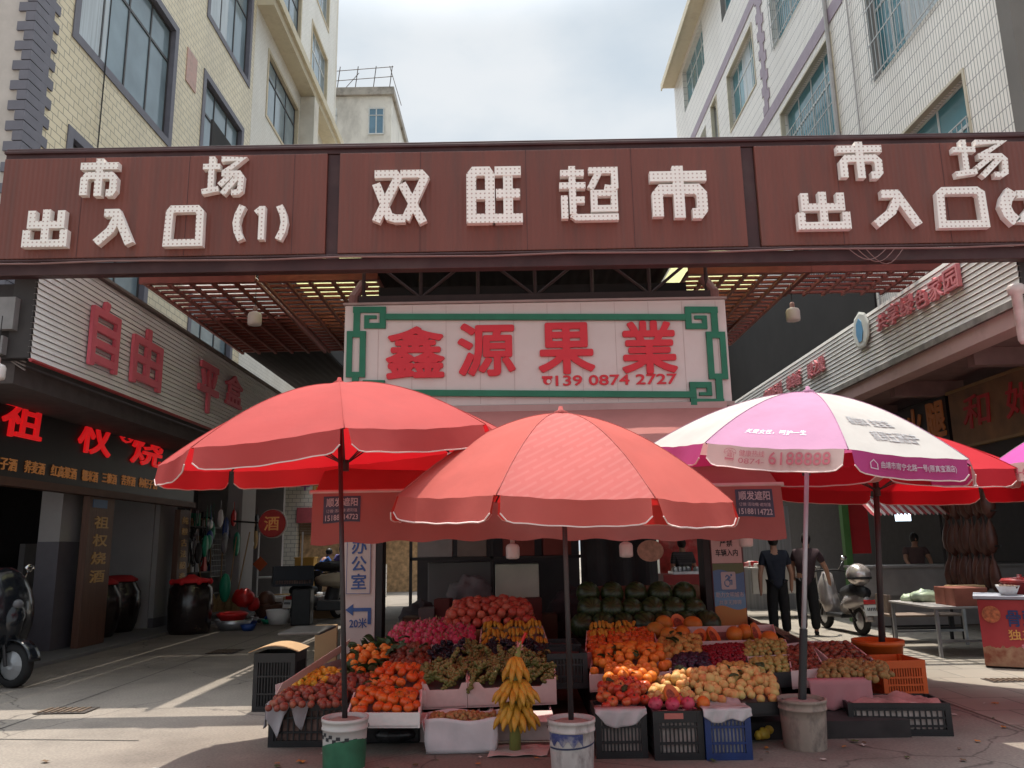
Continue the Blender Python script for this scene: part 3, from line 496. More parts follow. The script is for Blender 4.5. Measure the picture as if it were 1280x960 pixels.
mb = MB(); mb.bb((-9.6, 9.5, 3.6), (-6.06, 26, 3.85)); mb.bb((-9.6, 9.5, 3.851), (-6.4, 26, 4.2)); so_ = mb.build('canopy_slab', mat('slab_dark', (.10, .085, .085), .85, .2)); tag(so_, 'concrete slab roofing the liquor shop and its neighbours', 'canopy slab')
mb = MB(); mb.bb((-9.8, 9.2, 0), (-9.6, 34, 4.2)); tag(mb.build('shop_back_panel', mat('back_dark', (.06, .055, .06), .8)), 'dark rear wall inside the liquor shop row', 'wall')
for y0, y1, x1, lb in [(16.85, 17.0, -7.5, 'dividing wall behind the column at the tool shop end of the liquor shop'), (24.5, 24.7, -7.0, 'dividing wall at the far end of the tool shop'), (13.3, 13.42, -8.9, 'dividing wall behind the two-tone column')]:
    mb = MB(); mb.bb((-9.6, y0, .056), (x1, y1, 3.6)); tag(mb.build('partition_panel', CREAMW), lb, 'wall')
BRD = mat('board_black', (.014, .009, .010), .4, .2)
sb = thing('shop_signboard', 'black liquor shop signboard with glowing red characters and a row of small amber ones', 'sign', (-7.0, 9.5, 2.6))
mb = MB(); mb.bb((-7.12, 9.3, 2.62), (-7.0, 17.6, 3.59)); mb.build('board', BRD, sb)
mb = MB(); mb.bb((-7.15, 9.3, 2.5), (-6.96, 17.65, 2.615)); mb.build('frame', mat('brown_edge', (.10, .045, .03), .6), sb)
RGL = mat('red_lit_letter', (.75, .012, .015), .4, .05, emit=.28); AMB = mat('amber_letter', (.42, .17, .05), .5, .15, emit=.12)
for ch, x0, x1, yt, yb in [('祖', 2, 52, 494, 550), ('权', 98, 138, 516, 570), ('烧', 164, 202, 540, 584), ('酒', 222, 252, 560, 600)]:
    a = PX(x0, (yt+yb)/2, -6.99); b = PX(x1, (yt+yb)/2, -6.99); zm = PX((x0+x1)/2, yt+2, -6.99).z; zl = PX((x0+x1)/2, yb-2, -6.99).z
    text(ch, RGL, sb, (-6.995, a.y, zl), XN, ZU+XN*.08, b.y-a.y, zm-zl, .03, .028, 'character')
a = PX(149, 540, -6.99); b = PX(168, 540, -6.99); text('®', RGL, sb, (-6.995, a.y, a.z-.16), XN, ZU, b.y-a.y, .36, .02, .01, 'mark')
for s_, x0, x1, yy in [('葵子酒', -12, 28, 577), ('荞麦酒', 31, 62, 583), ('红高粱酒', 64, 101, 588), ('糯米酒', 103, 127, 594), ('三粮酒', 128, 150, 597), ('苦荞酒', 152, 173, 600), ('枸杞子酒', 174, 200, 603)]:
    a = PX(x0, yy, -6.99); b = PX(x1, yy, -6.99); text(s_, AMB, sb, (-6.995, a.y, a.z-.08), XN, ZU, b.y-a.y-.12, .17, .012, .03)
def column(name, label, x, y0, y1, z1, split):
    t = thing(name, label, 'column', (x, (y0+y1)/2, .056)); mb = MB(); mb.bb((x-.35, y0, split), (x, y1, z1)); mb.build('upper_shaft', CREAMW, t)
    mb = MB(); mb.bb((x-.353, y0-.003, .056), (x+.003, y1+.003, split-.002)); mb.build('lower_cladding', mat('grey_cladding', (.11, .10, .115), .4, .1), t)
column('shop_column', 'shop column painted pale above and grey below beside the carved wooden post', -7.4, 13.22, 13.85, 2.7, 1.76)
column('shop_column', 'pale shop column behind the black jar with a red cloth', -7.4, 16.9, 17.75, 2.8, .25)
column('shop_column', 'column at the end of the tool shop below the round red lantern sign', -6.6, 19.6, 20.6, 3.6, .25)
WOOD = mat('plank_brown', (.11, .05, .032), .5, .25, 3, .1, stretch=(8, 8, .6))
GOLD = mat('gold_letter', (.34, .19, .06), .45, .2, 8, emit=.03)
def plank(label, x, y0, y1, z1, chars, zs):
    t = thing('carved_post', label, 'post', (x, y0, .056)); mb = MB(); mb.bb((x-.12, y0, .056), (x, y1, z1)); mb.build('plank', WOOD, t, bevel=.01)
    hh = zs[2]
    for i, ch in enumerate(chars): text(ch, GOLD, t, (x+.001, y0+.22*(y1-y0), zs[0]-i*zs[1]), XN, ZU, .55*(y1-y0), hh, .012, .03, 'character')
plank('dark wooden post with four gold characters down it in front of the liquor shop', -7.1, 13.5, 14.35, 2.55, '祖权烧酒', (1.98, .30, .2))
plank('narrow dark post with faint gold characters behind the black jar', -7.1, 17.2, 17.75, 2.45, '纯粮古法酿造', (2.15, .235, .15))
mb = MB(); c = PX(128, 630, -7.08); mb.bb((-7.098, c.y-.28, c.z-.07), (-7.09, c.y+.2, c.z+.07)); tag(mb.build('number_plate', mat('blue_plate', (.04, .10, .22), .4)), 'small blue plate at the top of the carved wooden post', 'plate')
def half_wall(label, y0, y1, z): 
    mb = MB(); mb.bb((-8.75, y0, .056), (-8.65, y1, z)); return tag(mb.build('low_panel', mat('low_panel_grey', (.15, .138, .14), .6, .08)), label, 'panel')
half_wall('pale lower panel inside the liquor shop behind the two round jars', 14.4, 16.84, 1.75); half_wall('dim grey lower panel deep in the first shop bay behind the parked scooter', 9.4, 13.2, 1.5)
mb = MB()
for z in (1.42, 1.12): mb.bb((-8.648, 16.2, z), (-8.63, 16.5, z+.12))
tag(mb.build('wall_socket', BLACKP), 'dark wall sockets on the pale lower panel', 'socket')
JAR = mat('glazed_jar', (.02, .013, .012), .22, .3, 4, spec=.6); REDC = mat('red_cloth', (.42, .02, .025), .8, .1)
def jar(label, x, y, r, h, red=True, z0=.056, grp=None):
    t = thing('liquor_jar', label, 'jar', (x, y, z0), grp); mb = MB()
    mb.lathe((x, y, z0), [(r*.7, 0), (r*.86, h*.15), (r, h*.5), (r*.97, h*.75), (r*.72, h*.93), (r*.72, h)], 20); mb.build('body', JAR, t, True)
    mb = MB(); mb.lathe((x, y, z0), [(r*.80, h*.955), (r*.79, h*1.0), (r*.5, h*1.07), (r*.1, h*1.08)], 16); mb.build('cloth_cover', REDC if red else JAR, t, True)
jar('dark round liquor jar with a dull red cover standing beside the carved wooden post', -7.75, 15.3, .42, .98); jar('dark round liquor jar with a dull red cover against the pale panel', -7.85, 16.3, .42, 1.0)
jar('dim liquor jar behind the parked scooter', -7.9, 11.9, .45, 1.0)
t = thing('black_barrel', 'tall black square-shouldered jar with a bright red cloth on top', 'jar', (-6.42, 16.3, 0)); mb = MB(); mb.lathe((-6.42, 16.3, 0), [(.36, 0), (.40, .1), (.42, .5), (.41, .86), (.33, .93), (.33, .98)], 22); mb.build('body', JAR, t, True)
mb = MB(); mb.lathe((-6.42, 16.3, .0), [(.39, .965), (.38, 1.02), (.15, 1.06), (.05, 1.12)], 14); [mb.ball((-6.42+.36*math.cos(a), 16.3+.36*math.sin(a), .985), .06, 6, 5) for a in (-2.6, -1.7, -.8, .1)]; mb.build('cloth_cover', mat('bright_red_cloth', (.6, .02, .025), .7, .1), t, True)
# tool shop goods
CLOUDS = bpy.data.textures.new('crumple', 'CLOUDS'); CLOUDS.noise_scale = .09; CLOUDS.noise_depth = 3
def crumple(o, amt, sub=1):
    q = o.modifiers.new('sub', 'SUBSURF'); q.levels = sub; q.render_levels = sub; d = o.modifiers.new('crumple', 'DISPLACE'); d.texture = CLOUDS; d.strength = amt; d.mid_level = .5; return o
def simple(name, label, cat, m, fn, grp=None, smooth=False, bevel=0.0, solid=0.0, rough=0.0):
    mb = MB(); fn(mb); o = mb.build(name, m, None, smooth, bevel, solid)
    if rough: crumple(o, rough)
    return tag(o, label, cat, grp)
GAL = mat('galvanised', (.42, .43, .45), .35, .2, 5, metal=.7); CARD = mat('cardboard', (.36, .23, .12), .8, .12, 3); WHITEP = mat('white_plastic', (.68, .68, .68), .5, .05)
FOAM = mat('foam_white', (.74, .72, .70), .8, .05, 20, .1); BLUEP = mat('blue_plastic', (.02, .06, .25), .4, .1); GREENP = mat('green_plastic', (.02, .28, .16), .4, .1); REDP = mat('red_plastic', (.55, .02, .02), .4, .1); PINKP = mat('pink_plastic', (.6, .12, .18), .4)
simple('basin', 'pale round basin lying at the front of the tool shop', 'basin', GAL, lambda m: m.lathe((-5.75, 16.9, 0), [(.26, 0), (.36, .2), (.38, .2), (.28, .02)], 18), smooth=True)
simple('basin', 'bright red basins stacked in the pale round basin', 'basin', REDP, lambda m: m.lathe((-5.78, 16.9, .15), [(.2, 0), (.3, .13), (.32, .16), (.25, .2), (.05, .17)], 16), smooth=True)
simple('bucket', 'small blue bowl beside the red basins', 'bowl', BLUEP, lambda m: m.lathe((-5.35, 16.6, 0), [(.1, 0), (.16, .12), (.14, .12), (.09, .02)], 14), smooth=True)
simple('bucket', 'grey plastic tub next to the broken crate of brooms', 'tub', WHITEP, lambda m: m.lathe((-5.15, 18, 0), [(.2, 0), (.28, .3), (.26, .3), (.19, .03)], 16), smooth=True)
simple('plastic_stool', 'green plastic dustpan leaning by the jar in the tool shop', 'dustpan', GREENP, lambda m: m.ball((-6.35, 18.0, .78), .26, 10, 7, (.5, .3, 1.2)), smooth=True)
simple('plastic_bag', 'crumpled bright red bag beside the green dustpan', 'bag', REDP, lambda m: (m.ball((-6.0, 18.2, .55), .27, 9, 6, (1, .7, .8)), m.ball((-5.8, 18.3, .4), .15, 8, 5)), smooth=True, rough=.15)
for i in range(5):
    t = thing('broom', 'bamboo broom standing among the brooms inside the tool shop', 'broom', (-7.2+.16*i, 19+.1*i, 0), 'brooms in the tool shop'); x, y = -7.2+.16*i, 19+.1*i
    mb = MB(); mb.rod((x, y, .5), (x+.12*(i-2), y, 1.9+.1*(i % 3)), .016, n=6); mb.build('handle', CARD, t); mb = MB(); mb.lathe((x-.02*(i-2), y, .2), [(.14, 0), (.1, .25), (.03, .4)], 8); mb.build('bristles', mat('straw', (.30, .2, .1), .9, .3, 20), t)
rn = random.Random(3)
for i in range(14):
    y = 17.9+.13*i; x = -7.25+.05*rn.uniform(-1, 1); z = 2.5
    simple('hanging_tool', 'tool or coil hanging in the doorway of the tool shop', 'tool', [GAL, DARK, WHITEP, BLACKP][i % 4], lambda m: (m.rod((x, y, z), (x, y, z-.3-.1*(i % 3)), .008, n=5), m.tube([(x, y+.09*math.cos(a), z-.75-.1*(i % 3)+.32*math.sin(a)) for a in [k*math.pi/6 for k in range(13)]], .012, 5)), 'tools hanging in the shop doorway')
for i in range(4):
    t = thing('wire_rack', 'white wire grid rack hanging in the tool shop', 'rack', (-6.9, 19.0, 1.2), 'wire racks in the tool shop') if i == 0 else None
    if t:
        mb = MB(); [mb.rod((-6.9, 18.6+.1*k, 1.0), (-6.9, 18.6+.1*k, 1.95), .007, n=4) for k in range(10)]; [mb.rod((-6.9, 18.6, 1.0+.12*k), (-6.9, 19.5, 1.0+.12*k), .007, n=4) for k in range(9)]; mb.build('grid', mat('grey_wire', (.35, .36, .37), .4), t)
simple('box_tray', 'low wooden tray of packets on the ground before the tool shop', 'tray', CARD, lambda m: m.bb((-5.55, 19.2, 0), (-4.15, 19.9, .22)), bevel=.01)
for i, (m_, w_) in enumerate([(CARD, .3), (mat('mustard', (.45, .25, .04), .7), .25), (WHITEP, .3), (mat('tin', (.4, .35, .3), .6), .22)]):
    simple('packet', ['brown paper packet in the low wooden tray', 'mustard yellow packet in the low wooden tray', 'crumpled white packet in the low wooden tray', 'dull tin packet in the low wooden tray'][i], 'packet', m_, lambda m: m.box((-5.3+.33*i, 19.5, .36), (w_, .4, .27), .1*i), bevel=.03)
simple('white_stool', 'white folding shelf standing by the tool shop door', 'shelf', WHITEP, lambda m: (m.bb((-6.3, 20.0, .9), (-5.2, 20.4, .94)), m.bb((-6.3, 20.0, .45), (-5.2, 20.4, .47)), [m.bb((x, 20.0, 0), (x+.03, 20.03, 2.0)) for x in (-6.3, -5.23)]))
simple('wicker_basket', 'brown woven basket of odds and ends at the tool shop', 'basket', WOOD, lambda m: (m.lathe((-5.65, 18.9, 0), [(.25, 0), (.36, .4), (.34, .4), (.2, .15)], 14), m.ball((-5.7, 18.9, .45), .22, 8, 6)), smooth=True, rough=.06)
ln = thing('lantern_sign', 'round red lantern sign with a single liquor character on a bracket', 'sign', (-5.67, 19, 2.18))
mb = MB(); mb.lathe((-5.67, 19.04, 2.18), [(.30, -.1), (.32, -.07), (.32, .07), (.30, .1)], 26, M=Matrix.Rotation(math.pi/2, 3, 'X')); mb.build('disc', mat('lantern_red', (.30, .022, .02), .5, .1, emit=.04), ln, False)
mb = MB(); mb.lathe((-5.67, 19.04, 2.18), [(.322, -.05), (.34, -.03), (.34, .03), (.322, .05)], 26, M=Matrix.Rotation(math.pi/2, 3, 'X')); mb.build('rim', mat('rim_pale', (.55, .5, .48), .4), ln)
text('酒', AMB, ln, (-5.84, 18.937, 2.02), X1, ZU, .34, .32, .012, .02, 'character'); mb = MB(); mb.rod((-6.6, 19.04, 2.25), (-5.97, 19.04, 2.2), .02); mb.build('bracket', DARK, ln)
simple('paper_charm', 'orange diamond charm pasted on the column below the lantern', 'charm', mat('charm_orange', (.42, .08, .02), .7), lambda m: m.box((-6.1, 19.592, 1.25), (.25, .008, .25), M=Matrix.Rotation(math.pi/4, 3, 'Y')))
rn = random.Random(21)
GOODS = [GAL, DARK, WHITEP, BLACKP, CARD, REDP, BLUEP, GREENP, WOOD, mat('goods_ochre', (.35, .22, .08), .7), mat('goods_grey', (.2, .2, .21), .6)]
sh_ = thing('goods_shelf', 'dark open shelf of household goods inside the tool shop', 'shelf', (-7.9, 18.2, .056)); mb = MB(); [mb.bb((-8.3, 17.3, z), (-7.75, 21.5, z+.03)) for z in (.5, 1.05, 1.6, 2.15)]; mb.build('boards', DARK, sh_); mb = MB(); [mb.bb((-8.3, y, .056), (-8.24, y+.05, 2.6)) for y in (17.3, 19.4, 21.45)]; mb.build('uprights', DARK, sh_)
for z in (.53, 1.08, 1.63, 2.18):
    for i in range(15):
        y = 17.45+.27*i; hh = rn.uniform(.14, .36); q = rn.random()
        simple('shop_goods', 'small box, pot or bottle on the dark shelf inside the tool shop', 'goods', rn.choice(GOODS), (lambda m: m.lathe((-7.95, y, z), [(.08, 0), (.1, hh*.6), (.06, hh*.8), (.06, hh)], 9)) if q < .5 else (lambda m: m.box((-7.95, y, z+hh/2), (.25, .2, hh), rn.uniform(-.2, .2))), 'goods on the tool shop shelf')
for i in range(26):
    y = 17.6+.16*i; x = -6.9+.25*rn.random(); z = 2.75; ll = rn.uniform(.3, 1.1)
    simple('hanging_goods', 'bag, hose or pan hanging from the ceiling of the tool shop', 'goods', rn.choice(GOODS), lambda m: (m.rod((x, y, z), (x, y, z-ll), .006, n=4), m.ball((x, y, z-ll-.12), .11+.05*rn.random(), 8, 6, (.5, 1, rn.uniform(.8, 1.9)))), 'goods hanging from the tool shop ceiling', smooth=True, rough=.05)
for i, (x, y) in enumerate([(-5.0, 20.6), (-5.7, 21.2), (-6.1, 20.9), (-5.3, 21.6), (-6.3, 22.4), (-5.6, 22.8)]):
    simple('storage_carton', 'carton in the low pile outside the far end of the tool shop', 'carton', [CARD, MATS['goods_ochre'], WHITEP][i % 3], lambda m: m.box((x, y, .2), (.5, .4, .4), .3*i), 'cartons outside the tool shop', bevel=.01)
rn = random.Random(77)
for i in range(9):
    x = -5.75+.32*(i % 3)+rn.uniform(-.1, .1); y = 17.6+.85*(i//3)*1.6+.5*(i % 3); t = thing('goods_tray', 'shallow tray of small market goods on the ground along the tool shop lane', 'tray', (x, y, 0), 'trays along the tool shop lane')
    mb = MB(); mb.lathe((x, y, .0), [(.16, 0), (.22, .1), (.21, .1), (.15, .02)], 12); mb.build('tray', rn.choice([WHITEP, REDP, BLUEP, GAL, GREENP]), t, True); mb = MB(); [mb.ball((x+rn.gauss(0, .07), y+rn.gauss(0, .07), .10+.04*rn.random()), rn.uniform(.03, .055), 7, 5) for _ in range(9)]; mb.build('contents', rn.choice(GOODS), t, True)
# far end of the lane
wb = thing('corner_shop', 'sunlit white-tiled corner shop at the far end of the tool shop lane', 'shop', (-7.5, 30, 0))
mb = MB(); mb.bb((-13, 30, 3.1), (-3.4, 36, 9.5)); mb.bb((-13, 30.6, 0), (-3.4, 36, 3.1)); mb.bb((-9.6, 30, 0), (-8.05, 30.6, 3.1)); mb.build('wall', tiles('white_far_tiles', (.8, .77, .68), (.76, .73, .65), (.35, .33, .3), .3, .15, 'xz', .01, .5, .5), wb)
mb = MB(); mb.bb((-8.04, 29.9, 2.55), (-3.4, 30.3, 3.1)); mb.build('awning_board', mat('pink_board', (.5, .1, .12), .6), wb); mb = MB(); [mb.bb((-8.0, 30.2, 2.1+.06*k), (-3.4, 30.24, 2.15+.06*k)) for k in range(8)]; mb.build('shutter', mat('shutter_brown', (.28, .2, .13), .6), wb)
mb = MB(); mb.bb((-8, 30.35, 0), (-3.4, 30.5, 2.1)); mb.build('counter_back', mat('shop_ochre', (.55, .36, .2), .7, .5, 6), wb)
for i, (ch, c) in enumerate(zip('幸福超市', [(.35, .1, .4), (.6, .3, .04), (.06, .22, .5), (.5, .1, .3)])): text(ch, mat('multi_letter_%s' % 'abcd'[i], c, .5), wb, (-7.95+.42*i, 29.98, 3.75), X1, ZU, .34, .75, .02, .05, 'character')
simple('yellow_cupboard', 'mustard yellow cupboard beside the corner shop door', 'cupboard', mat('mustard_wood', (.42, .24, .05), .6, .1), lambda m: (m.bb((-7.0, 26, 0), (-6.4, 26.5, 1.3)), m.bb((-7.03, 25.97, 1.3), (-6.37, 26.5, 1.34))))
simple('tiled_counter', 'low white-tiled counter at the end of the lane', 'counter', MATS['white_far_tiles'], lambda m: m.bb((-6.1, 27, 0), (-4.3, 27.5, 1.05)))
# ------------------------------------------------------------------ east shop row
fr_ = thing('shop_fascia', 'corrugated metal fascia with pink characters over the hotpot and ham shops', 'fascia', (6.18, 9.3, 4.4))
siding(fr_, 6.18, -1, 9.3, 26, 4.43, 5.42, 13, mat('metal_siding', (.66, .64, .61), .45, .12, 2, stretch=(1, .6, 4), dirt=(.25, .21, .19), dirt_amt=.5), MATS['siding_groove'])
mb = MB(); mb.bb((6.16, 9.32, 4.33), (6.5, 26, 4.42)); mb.build('mossy_edge', mat('mossy_edge', (.22, .2, .18), .9, .3, 6, .4, dirt=(.07, .06, .05), dirt_amt=.8), fr_)
mb = MB(); mb.bb((6.2, 9.32, 4.1), (6.5, 26, 4.325)); mb.build('lower_band', PINKC, fr_)
PK2 = mat('faded_pink_letter', (.66, .24, .26), .6, .15)
for ch, x0, x1, yt, yb in [('共', 1098, 1110, 389, 415), ('享', 1111, 1125, 376, 408), ('绿', 1127, 1143, 366, 397), ('色', 1146, 1161, 358, 388), ('家', 1163, 1180, 343, 378), ('园', 1182, 1201, 331, 366)]:
    a = PX(x1, (yt+yb)/2, 6.16); b = PX(x0, (yt+yb)/2, 6.16); c = PX((x0+x1)/2, yt+3, 6.16); d = PX((x0+x1)/2, yb-3, 6.16)
    text(ch, PK2, fr_, (6.17, b.y, d.z), YB, ZU, b.y-a.y, c.z-d.z, .05, .03, 'character')
for s_, x0, x1, y0, y1 in [('果之缘', 1010, 1034, 446, 461), ('串串香', 984, 1004, 461, 474), ('麻辣香锅', 955, 979, 473, 488)]:
    a = PX(x1, y0, 6.16); b = PX(x0, y1, 6.16); text(s_, PK2, fr_, (6.17, b.y, 4.85), YB, ZU, b.y-a.y-.15, .30, .04, .03)
mb = MB(); c = PX(1077, 413, 6.16); mb.lathe((6.165, c.y, c.z), [(.32, 0), (.34, .02), (.3, .03)], 9, M=Matrix.Rotation(-math.pi/2, 3, 'Y')); lg = mb.build('logo_disc', mat('logo_white', (.62, .62, .58), .6, .1), fr_)
mb = MB(); mb.lathe((6.13, c.y+.02, c.z), [(.2, 0), (.2, .006)], 7, M=Matrix.Rotation(-math.pi/2, 3, 'Y'), sq=(1.1, .7)); mb.build('logo_drop', mat('logo_blue', (.12, .30, .5), .6), lg)
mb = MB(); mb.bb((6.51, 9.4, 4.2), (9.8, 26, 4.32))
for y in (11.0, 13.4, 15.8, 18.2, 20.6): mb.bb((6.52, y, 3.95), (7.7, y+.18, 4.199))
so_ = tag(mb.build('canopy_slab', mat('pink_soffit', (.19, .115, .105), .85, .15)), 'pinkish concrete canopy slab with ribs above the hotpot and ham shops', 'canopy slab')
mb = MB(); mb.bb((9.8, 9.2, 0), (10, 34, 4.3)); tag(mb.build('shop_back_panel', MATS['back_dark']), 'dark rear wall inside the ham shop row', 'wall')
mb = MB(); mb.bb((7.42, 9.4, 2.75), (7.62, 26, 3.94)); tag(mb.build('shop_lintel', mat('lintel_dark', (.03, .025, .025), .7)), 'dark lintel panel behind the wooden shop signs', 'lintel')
rs = thing('wooden_signboard', 'brown wooden signboard with two dull red brush characters above the ham shop', 'sign', (7.38, 13.3, 3))
mb = MB(); mb.bb((7.34, 10.6, 3.02), (7.40, 13.28, 3.95)); mb.build('board', mat('old_board', (.16, .075, .03), .5, .4, 3, dirt=(.05, .03, .02)), rs); mb = MB(); mb.bb((7.33, 10.6, 3.0), (7.41, 13.34, 3.04)); mb.bb((7.33, 10.6, 3.93), (7.41, 13.34, 3.98)); mb.build('frame', mat('old_gold', (.2, .12, .05), .5), rs)
for ch, y in (('和', 12.9), ('她', 11.75)): text(ch, mat('brush_red', (.35, .015, .02), .4), rs, (7.338, y, 3.28), YB, ZU+YB*.12, .72, .52, .012, .02, 'character')
rs = thing('orange_signboard', 'dark shop sign with blocky orange characters beside the brown wooden one', 'sign', (7.38, 15, 3.3)); mb = MB(); mb.bb((7.35, 13.4, 3.1), (7.41, 17.5, 3.95)); mb.build('board', BRD, rs)
for ch, y in (('腿', 14.05), ('火', 14.8), ('老', 15.6)): text(ch, mat('orange_letter', (.48, .17, .05), .5, .1), rs, (7.348, y, 3.28), YB, ZU, .58, .6, .02, .05, 'character')
sa = thing('striped_awning', 'red and white striped shop awning in front of the dark ham shop', 'awning', (6.2, 14, 2))
mb = MB(); n = 26
for i in range(n):
    mb.k = i % 2; x0 = 6.15+.065*i; mb.grid(lambda u, v: (x0+.065*u, 14.0+.5*v-.04*math.sin(math.pi*u), 1.98+.31*v+(.02*math.cos(2*math.pi*u) if v == 0 else 0)), 4, 1)
mb.build('cloth', [cloth('stripe_red', (.36, .07, .08), (.3, .02, .02), .3), cloth('stripe_white', (.55, .47, .46), (.4, .3, .3), .3)], sa); mb = MB(); mb.rod((6.1, 14.5, 2.3), (7.9, 14.5, 2.3), .02); mb.build('rail', GAL, sa)
simple('display_screen', 'small glowing white screen deep in the dark ham shop', 'screen', mat('screen_glow', (.7, .85, 1), .3, 0, emit=2.2), lambda m: m.bb((7.98, 17.0, 1.94), (8.3, 17.02, 2.1)))
simple('market_counter', 'long pale counter in front of the dark ham shop', 'counter', mat('counter_pale', (.30, .28, .27), .6, .1), lambda m: (m.bb((6.4, 15.2, .55), (9.6, 15.3, 1.05)), m.bb((6.35, 15.1, 1.05), (9.6, 15.9, 1.09)), m.bb((6.4, 15.35, .01), (9.6, 15.45, .55))))
simple('market_counter', 'busy counter of trays beside the green post near the two shoppers', 'counter', mat('counter_white', (.5, .48, .46), .6, .1), lambda m: (m.bb((4.95, 17.2, .5), (6.3, 17.3, 1.0)), m.bb((4.9, 17.1, 1.0), (6.35, 18, 1.04))))
rn = random.Random(11)
CONF = [mat('snack_%s' % n_, c, .6) for n_, c in [('red', (.35, .03, .03)), ('white', (.55, .53, .5)), ('amber', (.4, .22, .08)), ('brown', (.12, .07, .05)), ('pink', (.5, .2, .2))]]
for i in range(60):
    x = 4.95+1.35*rn.random(); y = 17.15+.75*rn.random(); simple('snack_pack', 'small packet heaped on the busy counter of trays beside the green post', 'packet', CONF[i % 5], lambda m: m.box((x, y, 1.07+.05*rn.random()), (.13, .1, .09), rn.random()*3), 'packets on the busy counter', bevel=.015)
simple('green_post', 'green painted post at the corner of the ham shop', 'post', mat('green_paint', (.06, .16, .04), .5), lambda m: m.bb((6.55, 16.2, 0), (6.68, 16.35, 3.9)))
simple('green_awning_board', 'strip of green board under the red canopy beyond the two shoppers', 'board', mat('green_board', (.12, .3, .05), .6), lambda m: m.bb((3.9, 18.5, 2.3), (5.4, 18.56, 2.75)))
simple('shop_curtain', 'pale plastic strip curtain in the shop doorway behind the two shoppers', 'curtain', mat('strip_curtain', (.28, .28, .29), .5, .3, 2, stretch=(9, 9, .3)), lambda m: m.bb((5.3, 19.5, 0), (6.6, 19.54, 2.4)))
simple('red_banner', 'faded red cloth banner hanging beside the green post', 'banner', REDC, lambda m: m.bb((6.72, 16.3, 1.3), (7.1, 16.33, 2.9)))
HAM = mat('cured_ham', (.085, .03, .022), .4, .4, 6, .3)
hb = MB(); hb.lathe((0, 0, 0), [(.015, 0), (.02, -.15), (.09, -.3), (.12, -.45), (.10, -.6), (.03, -.68)], 10, sq=(1, .7)); h0 = hb.build('hanging_ham', HAM, None, True); tag(h0, 'dark cured ham hanging in the ham shop beyond the bench', 'ham', 'hams hanging in the shop')
k = 0
for (x, y) in [(7.55, 12.9+.16*i) for i in range(9)]:
    for z in (2.55, 1.95, 1.4):
        if k == 0: h0.location = (x, y, z)
        else: dup(h0, (x, y+.03*(k % 3), z+.05*(k % 2)), rz=k*.7)
        k += 1
simple('ham_rack', 'dark rail rack carrying the cured hams', 'rack', DARK, lambda m: ([m.rod((7.55, 12.7, z), (7.55, 14.4, z), .015) for z in (2.57, 1.98, 1.43)], m.rod((7.55, 14.4, 0), (7.55, 14.4, 2.7), .025)))
# hotpot counter with printed banner
hc = thing('banner_counter', 'stall counter wrapped in a red hotpot banner with bowls on top', 'counter', (5.75, 10.3, 0))
d_ = V((.62, -.30, 0)).normalized(); a0 = V((5.72, 10.28, .03)); e0 = a0 + V((2.2, -1.25, 0)); rgt = (e0-a0).normalized(); nrm = V((rgt.y, -rgt.x, 0))
mb = MB(); mb.prism([a0-nrm*.02, e0-nrm*.02, e0-nrm*.7, a0-nrm*.7], (0, 0, .80)); mb.build('carcass', DARK, hc)
def ban(u, v): return a0 + rgt*(u*2.4) + V((0, 0, .78*v)) + nrm*(.012*math.sin(u*19)+.01*math.sin(v*7+u*5))
def banmat():
    m = mat('banner_red', (.33, .03, .035), .45, .25, 1.6); t = m.node_tree; l = t.links.new; b = t.nodes['Principled BSDF']; src = b.inputs['Base Color'].links[0].from_socket
    tc = N(t, 'ShaderNodeTexCoord'); sp = N(t, 'ShaderNodeSeparateXYZ'); l(tc.outputs['Object'], sp.inputs[0]); nz = N(t, 'ShaderNodeTexNoise'); nz.inputs['Scale'].default_value = 9; nz.inputs['Detail'].default_value = 6; l(tc.outputs['Object'], nz.inputs['Vector'])
    ad = N(t, 'ShaderNodeMath', operation='MULTIPLY_ADD'); ad.inputs[1].default_value = .16; l(nz.outputs['Fac'], ad.inputs[0]); l(sp.outputs[2], ad.inputs[2]); lt = N(t, 'ShaderNodeMath', operation='LESS_THAN'); lt.inputs[1].default_value = .34; l(ad.outputs[0], lt.inputs[0])
    cr = N(t, 'ShaderNodeValToRGB'); cr.color_ramp.elements[0].color = (.20, .05, .025, 1); cr.color_ramp.elements[1].color = (.36, .22, .13, 1); cr.color_ramp.elements[0].position = .35; cr.color_ramp.elements[1].position = .65; l(nz.outputs['Fac'], cr.inputs[0])
    x = N(t, 'ShaderNodeMix', data_type='RGBA'); l(lt.outputs[0], x.inputs['Factor']); l(src, x.inputs[6]); l(cr.outputs[0], x.inputs[7]); l(x.outputs[2], b.inputs['Base Color']); return m
mb = MB(); mb.grid(ban, 40, 8); bn = mb.build('banner', banmat(), hc, True)
def bt(s_, m_, u0, v0, wu, hv): text(s_, m_, bn, (0, 0, 0), X1, ZU, 1, 1, 0, .03, fn=lambda x, y: ban(u0+x*wu, v0+y*hv) + nrm*.009)
bt('骨頭', mat('banner_navy', (.02, .04, .14), .5), .12, .60, .14, .24); bt('火锅', mat('banner_gold', (.65, .32, .08), .5), .28, .60, .18, .24); bt('独五人更爱吃', MATS['banner_gold'], .12, .40, .34, .15); bt('特色骨头 鲜香麻辣', mat('banner_pink', (.6, .25, .3), .5), .17, .27, .3, .07)
mb = MB(); mb.lathe(ban(.055, .78)+nrm*.012, [(.10, 0), (.10, .003)], 18, M=Matrix(((rgt.x, 0, nrm.x), (rgt.y, 0, nrm.y), (0, 1, 0))).to_3x3()); mb.build('hotpot_picture', mat('hotpot_picture', (.35, .10, .04), .5, .6, 25), bn)
